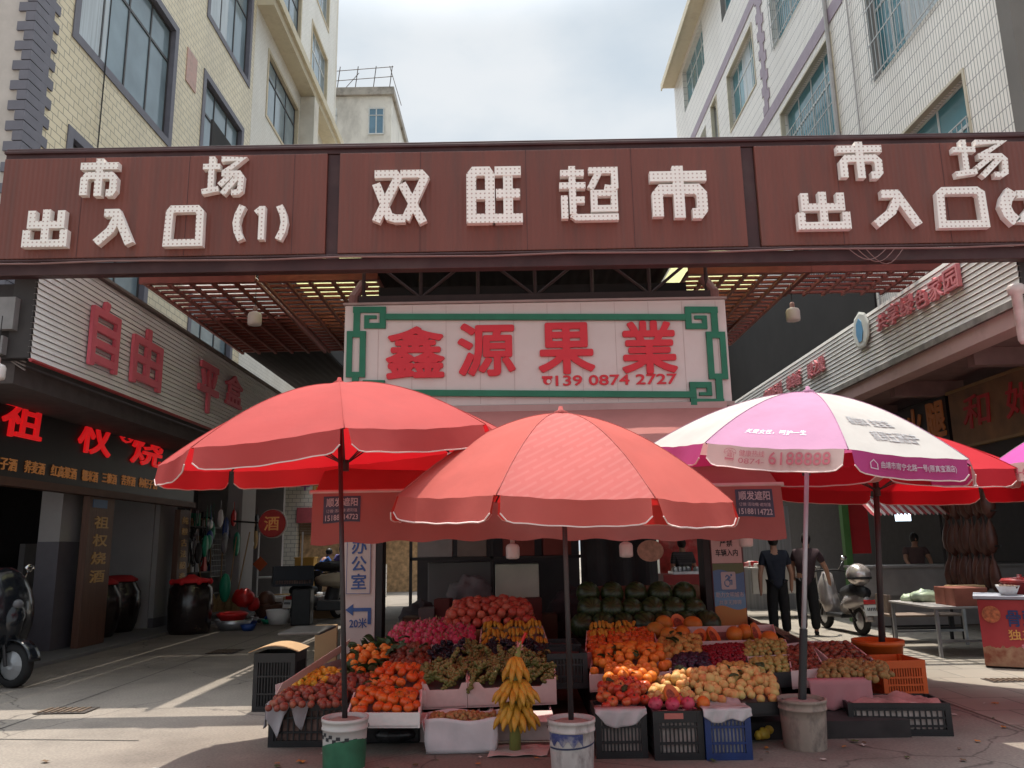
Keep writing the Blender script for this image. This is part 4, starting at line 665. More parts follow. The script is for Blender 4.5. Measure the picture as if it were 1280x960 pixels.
mb = MB(); mb.prism([a0+nrm*.04-rgt*.04, e0+nrm*.04, e0-nrm*.75, a0-nrm*.75-rgt*.04], (0, 0, .035)); [setattr(v, 'z', v.z+.79) for v in mb.v]; mb.build('counter_top', mat('pale_cloth', (.30, .31, .36), .7, .1), hc)
bw_ = None
for i in range(9):
    p = a0 + rgt*(.35+.36*(i % 5)) - nrm*(.18+.27*(i//5)) + V((0, 0, .825))
    if bw_ is None:
        bw_ = thing('snack_bowl', 'white bowl of red-brown snacks on the banner counter', 'bowl', p, 'bowls on the banner counter'); mb = MB(); mb.lathe(p, [(.08, 0), (.13, .11), (.135, .115), (.12, .10), (.01, .085)], 16); mb.build('bowl', WHITEP, bw_, True); mb = MB(); [mb.ball(p+V((rn.gauss(0, .045), rn.gauss(0, .045), .105)), .022, 6, 4) for _ in range(26)]; mb.build('snacks', CONF[3], bw_, True); b0 = p
    else: dup(bw_, p)
simple('lidded_pot', 'black pot with a shiny red lid behind the snack bowls', 'pot', mat('lid_dull_red', (.28, .03, .03), .35, .15), lambda m: m.lathe(a0+rgt*.5-nrm*.55+V((0, 0, .825)), [(.2, .0), (.22, .14), (.24, .15), (.2, .19), (.03, .21), (.03, .24)], 18), smooth=True)
simple('lidded_pot', 'second red lid farther along the banner counter', 'pot', MATS['lid_dull_red'], lambda m: m.lathe(a0+rgt*1.1-nrm*.6+V((0, 0, .825)), [(.2, .0), (.22, .14), (.24, .15), (.2, .19), (.03, .21), (.03, .24)], 18), smooth=True)
def frame_table(name, label, x0, x1, y0, y1, h, top, leg, cat, back=None):
    t = thing(name, label, cat, ((x0+x1)/2, (y0+y1)/2, 0)); mb = MB(); mb.bb((x0, y0, h-.03), (x1, y1, h)); mb.build('tabletop' if cat == 'table' else 'seat', top, t, bevel=.006)
    for x in (x0+.04, x1-.04):
        for y in (y0+.04, y1-.04): mb = MB(); mb.bb((x-.02, y-.02, .008), (x+.02, y+.02, h-.031)); mb.build('leg', leg, t)
    mb = MB(); mb.bb((x0+.07, y0+.03, .2), (x1-.07, y0+.05, .23)); mb.bb((x0+.07, y1-.05, .2), (x1-.07, y1-.03, .23)); mb.build('stretcher', leg, t)
    if back: mb = MB(); mb.bb((x0-.03, y0+.03, back[0]), (x0+.0, y1-.03, back[1])); [mb.bb((x0-.0, y, h), (x0+.03, y+.04, back[1])) for y in (y0+.01, y1-.06)]; mb.build('backrest', top, t)
frame_table('folding_table', 'grey steel table with bags and red boxes in front of the ham shop', 5.62, 6.75, 11.15, 12.5, .66, mat('table_grey', (.33, .31, .3), .5, .1), GAL, 'table')
frame_table('wooden_bench', 'brown wooden bench with a pale plank beside the steel table', 5.75, 6.9, 12.75, 13.2, .42, mat('bench_wood', (.19, .14, .11), .6, .2, 5), DARK, 'bench', (.45, .72))
simple('plastic_bag', 'translucent greenish bag of vegetables lying on the steel table', 'bag', mat('bag_green', (.35, .42, .3), .4, .3, 8), lambda m: (m.ball((6.0, 12.1, .74), .17, 10, 7, (1.5, 1.1, .5)), m.ball((5.85, 12.3, .70), .12, 8, 6, (1.3, 1, .6))), smooth=True, rough=.12)
simple('plastic_bag', 'white and pink bag on the steel table beside the greenish one', 'bag', mat('bag_pink', (.5, .36, .36), .4, .4, 8), lambda m: (m.ball((6.05, 12.35, .72), .14, 10, 7, (1.4, 1, .5)), m.ball((6.25, 12.2, .70), .12, 8, 6, (1.3, 1, .6))), smooth=True, rough=.12)
for i in range(3): simple('carton', ['dull red carton at the near end of the steel table', 'dull red carton in the middle of the steel table', 'brown carton pushed to the wall side of the steel table'][i], 'carton', [mat('carton_red', (.27, .09, .06), .7, .2), MATS['carton_red'], CARD][i], lambda m: m.box((6.15+.3*(i == 2), 11.3+.28*i, .78), (.45, .26, .24), .04*i), bevel=.008)
# ------------------------------------------------------------------ fruit shop board under the gantry
ss = thing('shop_signboard', 'white fruit shop board with a green fret border and four large red characters', 'sign', (.3, 9.6, 3.3))
BX0, BX1, BZ0, BZ1 = -2.07, 2.68, 3.24, 4.54
def bp_(x, y, d=0.0):        # crop pixel of the board -> point on the board
    u = (x-79)/1171.; yt = 152-22*u; yb = 486-30*u; return V((BX0+(BX1-BX0)*u, 9.6-d, BZ1-(BZ1-BZ0)*(y-yt)/(yb-yt)))
mb = MB(); mb.bb((BX0, 9.6, BZ0), (BX1, 9.74, BZ1)); bd = mb.build('board', mat('board_pinkwhite', (.60, .52, .49), .5, .06, 2, dirt=(.42, .3, .27), dirt_amt=.35), ss, bevel=.012)
mb = MB(); [mb.bb((BX0+.42*k, 9.5975, BZ0+.02), (BX0+.42*k+.006, 9.6, BZ1-.02)) for k in range(1, 12)]; mb.build('seam', mat('board_seam', (.45, .35, .33), .6), bd)
mb = MB(); mb.bb((BX0-.02, 9.57, BZ0-.05), (BX1+.02, 9.76, BZ0-.002)); mb.bb((BX0-.02, 9.58, BZ1+.002), (BX1+.02, 9.76, BZ1+.03)); mb.build('frame', mat('board_frame', (.3, .22, .2), .5), ss)
GRN = mat('fret_green', (.015, .14, .075), .5, .15, 5)
mb = MB(); kk = [0]
def bar(x0, y0, x1, y1):
    kk[0] += 1; d = .022+.0007*kk[0]; a = bp_(x0, y0); b = bp_(x1, y1); c = bp_(x1, y0); e = bp_(x0, y1); P4 = [V((q.x, 9.599, q.z)) for q in (a, c, b, e)]; mb.prism(P4, (0, -d, 0))
TL = [(107, 157, 127, 240), (105, 157, 206, 177), (187, 157, 206, 229), (140, 211, 206, 229), (140, 186, 155, 229), (140, 186, 178, 197), (88, 238, 146, 258), (88, 238, 105, 388), (128, 238, 146, 388), (88, 371, 146, 388)]
for q in TL: bar(*q)
MX = lambda q: (1329-q[2], q[1], 1329-q[0], q[3])
for q in TL: bar(*[a for a in MX(q)])
for q in [(107, 388, 127, 470), (105, 450, 206, 470), (187, 398, 206, 470), (140, 398, 206, 416), (140, 398, 155, 440), (140, 430, 178, 440)]:
    bar(*q); bar(*MX(q))
bar(206, 182, 1123, 201); bar(206, 428, 1140, 447)
mb.build('border', GRN, bd)
CRED = mat('board_red', (.58, .022, .035), .5, .06)
for ch, x0, y0, x1, y1 in [('鑫', 212, 225, 382, 390), ('源', 430, 214, 597, 380), ('果', 675, 212, 838, 372), ('業', 928, 206, 1088, 370)]:
    a = bp_(x0, y1); b = bp_(x1, y0); text(ch, CRED, bd, (a.x, 9.5985, a.z), X1, ZU, b.x-a.x, b.z-a.z, .03, .048, 'character')
a = bp_(722, 411); b = bp_(1086, 371); text('139 0874 2727', CRED, bd, (a.x, 9.5985, a.z), X1, ZU, b.x-a.x, b.z-a.z, .012, .035)
a = bp_(680, 407); b = bp_(712, 378); mb = MB(); mb.lathe(((a.x+b.x)/2, 9.598, (a.z+b.z)/2-.01), [(.052, 0), (.05, .012)], 18, M=Matrix.Rotation(math.pi/2, 3, 'X')); mb.bb((a.x, 9.582, b.z-.04), (b.x, 9.597, b.z-.01)); mb.build('phone_mark', CRED, bd)
a = bp_(700, 398); mb = MB(); mb.lathe((a.x, 9.584, a.z), [(.026, 0), (.025, .004)], 12, M=Matrix.Rotation(math.pi/2, 3, 'X')); mb.build('phone_dial', MATS['board_pinkwhite'], bd)
# ------------------------------------------------------------------ red awning of the fruit shop
aw = thing('stall_awning', 'faded red fabric awning of the fruit shop hanging below the white board', 'awning', (.3, 9.5, 3.1))
AWN = cloth('awning_red', (.40, .155, .14), (.36, .05, .05), .3)
AWY = 7.36; AX0, AX1 = PY(393, 640, AWY).x, PY(976, 640, AWY).x; AWZ = PY(684, 612, AWY).z
mb = MB(); mb.grid(lambda u, v: (AX0+(AX1-AX0)*u+(-2.0+4.66*u-AX0-(AX1-AX0)*u)*(1-v), 9.58-(9.56-AWY)*v, 3.17-(3.15-AWZ)*v-.05*math.sin(math.pi*v)*(.6+.4*math.sin(u*14))), 40, 8)
mb.build('canopy', AWN, aw, True)
def val(u, v): return V((AX0-.02+(AX1-AX0+.04)*u, AWY-.03*v+.018*math.sin(u*37)*v+.012*math.sin(u*11+1)*v, AWZ-(.46+.012*math.sin(u*60))*v+.02*math.sin(u*5)*v))
mb = MB(); mb.grid(val, 90, 6); vl = mb.build('valance', AWN, aw, True)
mb = MB(); mb.rod((AX0-.05, AWY+.02, AWZ+.012), (AX1+.05, AWY+.02, AWZ+.012), .022); mb.build('front_bar', mat('bar_pinkwhite', (.5, .38, .36), .5), aw)
mb = MB(); mb.bb((-1.95, 9.56, 3.13), (2.6, 9.66, 3.235)); mb.bb((-1.95, 9.585, 2.6), (2.6, 9.65, 3.125)); mb.build('wall_strip', PINKC, aw)
for x in (AX0+.03, AX1-.03): mb = MB(); mb.rod((x, 9.5, 2.3), (x, AWY+.03, AWZ), .02); mb.build('arm', GAL, aw)
STB = mat('sticker_blue', (.045, .055, .09), .6, .3, 9); STW = mat('sticker_white', (.40, .38, .40), .6)
for px in (430, 941):
    u0 = (PY(px-23, 640, AWY).x-AX0)/(AX1-AX0); u1 = (PY(px+23, 640, AWY).x-AX0)/(AX1-AX0); tp, bt_ = (.06, .58)
    mb = MB(); mb.grid(lambda u, v: val(u0+(u1-u0)*u, tp+(bt_-tp)*v)+V((0, -.006, 0)), 8, 4); st = mb.build('sticker', STB, vl)
    f = lambda ua, va, wu, hv: (lambda x, y: val(u0+(u1-u0)*(ua+wu*x), tp+(bt_-tp)*(1-va-hv*y))+V((0, -.011, 0)))
    text('顺发遮阳', STW, st, (0, 0, 0), X1, ZU, 1, 1, 0, .03, fn=f(.08, .60, .84, .32)); text('订做·活动棚·遮阳篷', STW, st, (0, 0, 0), X1, ZU, 1, 1, fn=f(.08, .38, .84, .13)); text('15188114723' if px < 600 else '15188114722', STW, st, (0, 0, 0), X1, ZU, 1, 1, 0, .03, fn=f(.06, .08, .88, .2))
# pillars
PIL = mat('pillar_pink', (.50, .40, .38), .6, .06, 2, dirt=(.34, .22, .2), dirt_amt=.5)
p1 = thing('stall_pillar', 'pinkish white pillar with blue office directions', 'pillar', (-1.82, 9.7, 0)); mb = MB(); mb.bb((-2.03, 9.62, 0), (-1.64, 9.98, 2.59)); mb.build('shaft', PIL, p1)
mb = MB(); mb.bb((-1.98, 9.606, 1.04), (-1.69, 9.619, 1.72)); mb.build('notice', mat('notice_white', (.46, .37, .35), .5, .05), p1); NB = mat('notice_blue', (.03, .07, .22), .5)
mb = MB()
for a, b in [((-1.975, 1.045), (-1.97, 1.715)), ((-1.70, 1.045), (-1.695, 1.715)), ((-1.97, 1.045), (-1.70, 1.05)), ((-1.97, 1.71), (-1.70, 1.715))]: mb.bb((a[0], 9.603, a[1]), (b[0], 9.607, b[1]))
mb.build('notice_edge', NB, p1)
for i, ch in enumerate('办公室'): text(ch, NB, p1, (-1.915, 9.605, 1.50-.20*i), X1, ZU, .17, .17, .006, .03, 'character')
mb = MB(); mb.bb((-1.90, 9.612, .845), (-1.68, 9.619, .885)); mb.bb((-1.72, 9.611, .70), (-1.68, 9.619, .844)); mb.prism([(-1.98, 9.619, .865), (-1.89, 9.619, .93), (-1.89, 9.619, .80)], (0, -.008, 0)); mb.build('arrow', NB, p1)
text('20米', NB, p1, (-1.93, 9.618, .66), X1, ZU, .2, .11, .006, .02)
mb = MB(); mb.bb((-1.635, 9.63, 0), (-1.56, 9.9, 2.58)); mb.build('dark_edge', DARK, p1)
p2 = thing('stall_pillar', 'dark red pillar carrying a vehicle notice and a blue poster', 'pillar', (2.48, 9.7, 0)); mb = MB(); mb.bb((2.30, 9.62, 0), (2.68, 9.98, 2.59)); mb.build('shaft', mat('pillar_dark', (.12, .05, .055), .6), p2)
mb = MB(); mb.bb((2.22, 9.63, 0), (2.295, 9.95, 2.58)); mb.build('dark_edge', DARK, p2)
PB = mat('poster_pink', (.5, .38, .37), .6, .05)
mb = MB(); mb.bb((2.31, 9.612, 1.32), (2.66, 9.619, 1.85)); q = mb.build('notice', PB, p2); INK = mat('ink', (.03, .03, .035), .6)
mb = MB(); [mb.bb(a, b) for a, b in [((2.36, 9.606, 1.62), (2.62, 9.6115, 1.64)), ((2.36, 9.606, 1.645), (2.38, 9.6115, 1.69)), ((2.5, 9.606, 1.645), (2.62, 9.6115, 1.66)), ((2.42, 9.606, 1.645), (2.46, 9.6115, 1.67)), ((2.60, 9.606, 1.665), (2.62, 9.6115, 1.70))]]; mb.build('pictogram', INK, q)
text('严禁', INK, q, (2.41, 9.6115, 1.51), X1, ZU, .15, .08, .003, .03); text('车辆入内', INK, q, (2.355, 9.6115, 1.40), X1, ZU, .26, .08, .003, .03)
def poster():
    m = mat('poster_blue', (.15, .27, .42), .5, .1, 3); t = m.node_tree; l = t.links.new; b = t.nodes['Principled BSDF']; tc = N(t, 'ShaderNodeTexCoord'); sp = N(t, 'ShaderNodeSeparateXYZ'); l(tc.outputs['Object'], sp.inputs[0])
    sn = N(t, 'ShaderNodeMath', operation='SINE'); mu = N(t, 'ShaderNodeMath', operation='MULTIPLY'); mu.inputs[1].default_value = 16; l(sp.outputs[0], mu.inputs[0]); l(mu.outputs[0], sn.inputs[0]); ad = N(t, 'ShaderNodeMath', operation='MULTIPLY_ADD'); ad.inputs[1].default_value = .025; l(sn.outputs[0], ad.inputs[0]); l(sp.outputs[2], ad.inputs[2])
    cr = N(t, 'ShaderNodeValToRGB'); cr.color_ramp.interpolation = 'CONSTANT'; mr = N(t, 'ShaderNodeMapRange'); mr.inputs[1].default_value = .60; mr.inputs[2].default_value = 1.32; l(ad.outputs[0], mr.inputs[0]); l(mr.outputs[0], cr.inputs[0])
    e = cr.color_ramp.elements; e[0].color = (.42, .20, .05, 1); e[1].position = .30; e[1].color = (.13, .27, .42, 1); q = e.new(.52); q.color = (.08, .16, .30, 1); q = e.new(.86); q.color = (.10, .13, .06, 1); l(cr.outputs[0], b.inputs['Base Color']); return m
mb = MB(); mb.bb((2.31, 9.611, .60), (2.67, 9.619, 1.315)); q = mb.build('poster', poster(), p2); text('♿', STW, q, (2.40, 9.6105, 1.02), X1, ZU, .17, .2, .003, .0, 'pictogram'); text('助力文明城市', STW, q, (2.33, 9.6105, .93), X1, ZU, .32, .06, .003, .02); text('共享无障碍', STW, q, (2.36, 9.6105, .85), X1, ZU, .26, .05, .003, .02)
# ------------------------------------------------------------------ umbrellas and their buckets
PIPING = mat('piping_white', (.6, .45, .43), .7)
def umbrella(label, base, hub, R, rise, a0, mats, gm, vm, tilt=(0, 0), vdrop=.16, pole_m=None, pole_r=.02, n=8, hub_z=None, joint=None):
    """hub: apex point; a0: angle of the first rib; gm/vm: per-gore material indices; tilt: lean of the canopy (about x, about y)"""
    t = thing('market_umbrella', label, 'umbrella', base); TM = Matrix.Rotation(tilt[0], 3, 'X') @ Matrix.Rotation(tilt[1], 3, 'Y'); hub = V(hub)
    def rib(k, s):
        a = a0+2*math.pi*k/n; rr = R*s; return hub + TM @ V((rr*math.cos(a), rr*math.sin(a), -rise*(s**1.75)))
    def gore(k, u, s):
        A = rib(k, s); B = rib(k+1, s); p = A.lerp(B, u); q = 4*u*(1-u); w_ = .0022*math.sin(u*27+k*2.1+s*9)*s*s + .004*math.sin(s*21+u*5+k)*q*s
        return p - V((0, 0, .026*q*s*R*(1-s*.5) - w_))
    def valn(k, u, v):
        A = rib(k, 1); B = rib(k+1, 1); p = gore(k, u, 1); mid = (A+B)/2; out = (mid-hub); out.z = 0; out.normalize()
        e = min(u, 1-u)/.11; f = 1 if e >= 1 else max(0.0, 1-(1-e)**2)**.5
        dn = TM @ V((0, 0, -1)); return p + dn*(vdrop*v*(.12+.88*f)) + out*(.03*v+.012*math.sin(u*9+k)*v)
    mb = MB()
    for k in range(n): mb.k = gm[k % len(gm)]; mb.grid(lambda u, v: gore(k, u, .03+.97*v), 20, 22)
    cv = mb.build('canopy', mats, t, True)
    for k in range(n):
        mb = MB(); mb.grid(lambda u, v: valn(k, .025+.95*u, v), 22, 3); va = mb.build('valance', mats[vm[k % len(vm)]], t, True)
        mb = MB(); mb.tube([valn(k, .025+.95*i/22, 1.0) for i in range(23)], .0055, 4); mb.build('piping', PIPING, va)
        mb = MB(); mb.tube([rib(k, s)-V((0, 0, .012)) for s in (.03, .25, .5, .75, .99)], .007, 5); mb.build('rib', mat('rib_dark', (.03, .028, .028), .5), t)
    mb = MB(); [mb.tube([gore(k, 0, .04+.96*i/14)+V((0, 0, .002)) for i in range(15)], .0035, 4) for k in range(n)]; mb.build('seam', mats[gm[0]], cv, True)
    lo = hub + TM @ V((0, 0, -rise-.12))
    for k in range(n): mb = MB(); mb.rod(lo, rib(k, .55)-V((0, 0, .015)), .006, n=5); mb.build('strut', MATS['rib_dark'], t)
    mb = MB(); mb.lathe(hub+V((0, 0, -.02)), [(.05, 0), (.055, .03), (.02, .05), (.015, .075)], 10); mb.build('finial', mats[gm[0]], t, True)
    mb = MB(); mb.lathe(lo, [(.035, -.05), (.035, .04)], 10); mb.build('runner', MATS['rib_dark'], t)
    pm = pole_m or mat('pole_dark', (.045, .042, .045), .45, .3, 3, metal=.3, dirt=(.1, .06, .04)); mb = MB(); b = V(base); jn = b.lerp(lo, .42)
    mb.rod(b, hub-V((0, 0, .03)), pole_r, pole_r*.9, 10); mb.build('pole', pm, t, True)
    if joint: mb = MB(); mb.rod(b, b.lerp(hub, joint), pole_r*1.55, n=12); mb.build('lower_tube', mat('tube_black', (.02, .02, .022), .5), t)
    return t, gore, valn, cv
URED = cloth('umbrella_red', (.40, .072, .068), (.62, .010, .018), .32, .06); UREDP = cloth('umbrella_red_patterned', (.47, .125, .115), (.62, .02, .025), .32, .05, pattern=(.56, .24, .22)); URD = cloth('umbrella_deep_red', (.42, .02, .03), (.6, .008, .014), .32)
UCOR = cloth('umbrella_coral', (.45, .105, .088), (.62, .012, .016), .32, .06)
UPK = cloth('umbrella_pink', (.47, .25, .38), (.55, .10, .25), .32, .05); UWH = cloth('umbrella_white', (.48, .46, .435), (.6, .3, .3), .3, .05); UMG = cloth('umbrella_magenta', (.42, .06, .20), (.4, .02, .09), .3, .05); UPW = cloth('umbrella_pinkwhite', (.60, .46, .43), (.6, .25, .25), .35, .05); UVI = cloth('umbrella_violet', (.5, .10, .36), (.5, .04, .2), .35, .05)
def bk(px, py): return PZ(px, py)
bL = PZ(430, 962); bC = PZ(716, 966); bR = PZ(1007, 934)
umbrella('wide red umbrella standing in the green and white chequered bucket', (bL.x, bL.y, .3), PY(424, 480, bL.y+.38), 1.44, .56, RAD(-78), [URED, URED], [0], [0], (RAD(2), RAD(-5)))
umbrella('coral red umbrella standing in the torn blue-labelled bucket', (bC.x, bC.y, .3), PY(701, 517, bC.y+.02), 1.26, .655, RAD(-111), [UCOR, UREDP], [1, 0, 0, 0, 0, 0, 0, 0], [0], (RAD(2), RAD(2)))
_, g3, v3, cv3 = umbrella('pink and white advertising umbrella standing in the dirty plain bucket', (bR.x, bR.y, .3), PY(1010, 491, bR.y+.08), 1.30, .53, RAD(-143), [UPK, UWH, UMG, UPW], [0, 1], [3, 2], (RAD(5), RAD(5)), vdrop=.16, pole_m=mat('pole_pale', (.38, .38, .42), .4, .15, metal=.4), joint=.23)
TG = mat('print_grey', (.36, .34, .35), .6); TR = mat('print_red', (.42, .09, .12), .6); TWH = mat('print_white', (.72, .66, .70), .6)
OUT = lambda p, q: p
def gtext(s_, m_, k, u0, v0, wu, hv, dn=0.006, b=.0):  # on a gore: u across, v from apex
    text(s_, m_, cv3, (0, 0, 0), X1, ZU, 1, 1, 0, b, fn=lambda x, y: g3(k, u0+wu*x, v0+hv*(1-y)) + V((0, -dn*.35, dn*.5)))
gtext('关爱女性，呵护一生', TWH, 0, .22, .84, .5, .045); gtext('看妇科 生宝宝', TG, 1, .15, .66, .52, .085, b=.012); gtext('就到五洲妇产', TG, 1, .30, .80, .48, .09, b=.012)
def vtext(s_, m_, k, u0, v0, wu, hv, b=.0, fnv=v3, par=cv3):
    text(s_, m_, par, (0, 0, 0), X1, ZU, 1, 1, 0, b, fn=lambda x, y: fnv(k, u0+wu*x, v0+hv*(1-y)) + V((.004 if k == 1 else -.005, -.012, 0)))
vtext('6188888', TR, 0, .47, .16, .42, .56, .012); vtext('健康热线', TR, 0, .26, .14, .18, .3); vtext('0874-', TR, 0, .26, .52, .18, .24); vtext('☎', TR, 0, .15, .14, .09, .56)
vtext('曲靖市南宁北路一号(原真宝酒店)', mat('print_pale', (.5, .36, .42), .6), 1, .24, .34, .62, .34, .01); vtext('⌂', MATS['print_pale'], 1, .15, .28, .065, .44, .0)
bO = (3.74, 8.55, .25)
umbrella('deep red umbrella behind the pink and white one with its pole in the orange basket', (3.70, 8.55, .05), (3.86, 8.5, 2.70), 1.56, .52, RAD(-67.5), [URD], [0], [0], (0, RAD(3)), pole_r=.032)
_, g5, v5, cv5 = umbrella('violet and white advertising umbrella at the edge of the street beyond the hotpot banner', (5.85, 6.75, .3), (5.8, 6.9, 2.82), 1.47, .6, RAD(-158), [UVI, UWH, UPW], [1, 0], [2, 2], (0, 0))
for q in [('五洲妇产', .3, .68, .4, .1), ('健康', .36, .84, .3, .08)]: text(q[0], TWH, cv5, (0, 0, 0), X1, ZU, 1, 1, 0, .02, fn=lambda x, y, q=q: g5(7, q[1]+q[3]*x, q[2]+q[4]*(1-y)) + V((-.006, -.003, .006)))
text('0874-6188888', TR, cv5, (0, 0, 0), X1, ZU, 1, 1, 0, .02, fn=lambda x, y: v5(7, .15+.7*x, .3+.4*(1-y)) + V((-.012, -.006, 0)))
text('0874-6188888', TR, cv5, (0, 0, 0), X1, ZU, 1, 1, 0, .02, fn=lambda x, y: v5(0, .15+.7*x, .3+.4*(1-y)) + V((-.006, -.012, 0)))
def bucket(label, c, r, h, mats, fill, deco=None, handle=True):
    t = thing('weighted_bucket', label, 'bucket', (c.x, c.y, 0)); mb = MB(); c = V((c.x, c.y, 0))
    mb.lathe(c, [(r*.87, 0), (r*.89, .01), (r*.95, h*.6), (r*.96, h*.78), (r*1.01, h*.785), (r*1.01, h*.82), (r*.985, h*.825), (r, h*.93), (r*1.03, h*.935), (r*1.03, h), (r*.95, h), (r*.94, h*.9)], 32, cap=False); mb.add([(c.x, c.y, .002)], []); mb.build('shell', mats, t, True)
    mb = MB(); mb.lathe(c, [(r*.95, h*.90), (r*.6, h*.955), (.05, h*.97)], 24); mb.build('filling', fill, t, True)
    if handle: mb = MB(); mb.tube([c+V((r*1.03*math.cos(a), r*1.03*abs(math.sin(a))*.95+.01, h*.86-.10*math.sin(a))) for a in [math.pi*i/14 for i in range(15)]], .003, 5); mb.build('handle', DARK, t)
    if deco: deco(t, c, r, h)
    return t
def band(mbk, c, r0, r1, z0, z1, a0, a1, n=10, lift=.003): mbk.grid(lambda u, v: (c.x+(r0+(r1-r0)*v+lift)*math.cos(a0+(a1-a0)*u), c.y+(r0+(r1-r0)*v+lift)*math.sin(a0+(a1-a0)*u), z0+(z1-z0)*v), n, 1)
CEM = mat('cement_fill', (.30, .24, .21), .95, .25, 12, .5)
def rad_at(r, h, z): return r*(.89+.06*min(1, z/(h*.6))) if z < h*.6 else r*.957
def deco_green(t, c, r, h):
    mb = MB(); rr = lambda z: rad_at(r, h, z)
    for i in range(8): mb.grid(lambda u, v: (lambda a, z: (c.x+(rr(z)+.003)*math.cos(a), c.y+(rr(z)+.003)*math.sin(a), z))(RAD(-180+22.5*(i+u)), .02+(.16+.05*math.sin(RAD(-180+22.5*(i+u)+150)))*v), 4, 4)
    mb.build('label_field', mat('bucket_green', (.03, .13, .07), .5, .3, 9), t, True)
    mb = MB()
    for i in range(16):
        for j in range(2):
            if (i+j) % 2 == 0:
                a = RAD(-178+11*i); z = .235+.024*j-.0045*i
                mb.grid(lambda u, v: (lambda A, Z: (c.x+(rr(Z)+.003)*math.cos(A), c.y+(rr(Z)+.003)*math.sin(A), Z))(a+RAD(11)*u, z+.024*v), 2, 1)
    mb.build('chequer', INK, t)
def deco_blue(t, c, r, h):
    mb = MB(); rnd = random.Random(5)
    mb.grid(lambda u, v: (lambda a, z: (c.x+(rad_at(r, h, z)+.003)*math.cos(a), c.y+(rad_at(r, h, z)+.003)*math.sin(a), z))(RAD(-165+100*u), .215+(.02*math.sin(u*23))*(1-v)+.10*v), 24, 3); mb.build('label_field', mat('bucket_blue', (.04, .05, .16), .5, .3, 14, dirt=(.45, .42, .4), dirt_amt=.9, dirt_scale=9), t, True)
    mb = MB(); mb.grid(lambda u, v: (lambda a, z: (c.x+(rad_at(r, h, z)+.003)*math.cos(a), c.y+(rad_at(r, h, z)+.003)*math.sin(a), z))(RAD(-165+150*u), .175+.03*u*u+.012*v), 16, 1); mb.build('stripe', mat('bucket_navy', (.03, .04, .09), .5), t, True)
bucket('white paint bucket with a green label and black chequers holding the wide red umbrella', bL, .165, .36, mat('bucket_white', (.52, .50, .48), .5, .1, 5, dirt=(.3, .22, .2), dirt_amt=.5), CEM, deco_green)
bucket('battered bucket with a torn blue label holding the coral umbrella', bC, .165, .36, mat('bucket_torn', (.50, .46, .44), .6, .2, 6, .1, dirt=(.10, .06, .06), dirt_amt=.85, dirt_scale=7, stretch=(1, 1, .5)), CEM, deco_blue)
bucket('dirty cream bucket with cement crust holding the pink and white umbrella', bR, .18, .36, mat('bucket_dirty', (.30, .24, .20), .8, .25, 5, .3, dirt=(.06, .045, .045), dirt_amt=.95, dirt_scale=6, stretch=(1, 1, .6)), CEM)
bucket('plain bucket under the violet advertising umbrella', V((5.85, 6.75, 0)), .17, .36, MATS['bucket_white'], CEM)
# ------------------------------------------------------------------ hanging lamps
def lamp(label, p, r, h, drop, m):
    t = thing('pendant_lamp', label, 'lamp', p); p = V(p); mb = MB(); mb.lathe(p, [(r*.55, 0), (r*.95, h*.06), (r, h*.2), (r, h*.75), (r*.85, h*.9), (r*.4, h)], 16); mb.build('shade', m, t, True)
    mb = MB(); mb.lathe(p, [(r*.35, h), (r*.35, h*1.3), (r*.2, h*1.4)], 10); mb.build('socket', PINKC, t, True); mb = MB(); mb.rod(p+V((0, 0, h*1.4)), p+V((0, 0, h*1.4+drop)), .006, n=5); mb.build('cord', DARK, t)
LSH = mat('lamp_shade_white', (.72, .66, .64), .4, .04)
for q, lb in [((318, 407, 12.4), 'white pendant lamp below the lattice near the pale boarded fascia'), ((992, 402, 12.4), 'white pendant lamp below the lattice near the pink-lettered fascia')]: lamp(lb, PY(*q), .11, .23, .45, LSH)
for q, lb in [((641, 699, 9.0), 'pinkish lamp under the awning above the pomegranates'), ((783, 697, 9.0), 'pinkish lamp under the awning above the watermelons'), ((933, 684, 9.0), 'pinkish lamp under the awning beside the two shoppers')]: lamp(lb, PY(*q), .075, .17, .55, LSH)
q = PY(1280, 430, 9.15); t = thing('street_lamp', 'white and red lamp tube hanging at the edge beneath the gantry', 'lamp', q); mb = MB(); mb.lathe(q, [(.03, 0), (.055, .05), (.06, .6), (.09, .62), (.1, .7), (.07, .73)], 14); mb.build('tube', mat('lamp_tube', (.55, .45, .42), .4, .2, 6, dirt=(.4, .08, .06)), t, True)
q = PY(-6, 475, 9.15); lamp('white lamp at the end of the gantry beside the liquor shop board', q, .1, .2, .5, LSH)
# cables at the end of the gantry
simple('cable_bundle', 'tangle of grey cables at the end of the gantry above the liquor shop', 'cables', mat('cable_grey', (.25, .22, .21), .6), lambda m: [m.tube([V((-6.9, 9.5, 4.75-.1*k)).lerp(V((-5.9, 9.45, 3.75+.05*k)), i/8) - V((0, 0, .12*math.sin(math.pi*i/8))) for i in range(9)], .012, 5) for k in range(5)])
simple('gantry_pillar', 'dark steel pillar carrying the gantry beside the liquor shop', 'pillar', mat('pillar_black', (.03, .024, .024), .7, .3), lambda m: (m.bb((-6.65, 9.3, 0), (-6.4, 9.34, 4.8)), m.bb((-6.4, 9.32, 3.86), (-5.82, 9.42, 4.8))))
simple('meter_box', 'grey meter boxes fixed under the gantry end above the liquor shop', 'box', mat('meter_grey', (.22, .21, .21), .5, .2, 5), lambda m: (m.bb((-6.25, 9.2, 4.2), (-5.95, 9.30, 4.6)), m.bb((-6.3, 9.2, 3.9), (-6.05, 9.3, 4.12))))
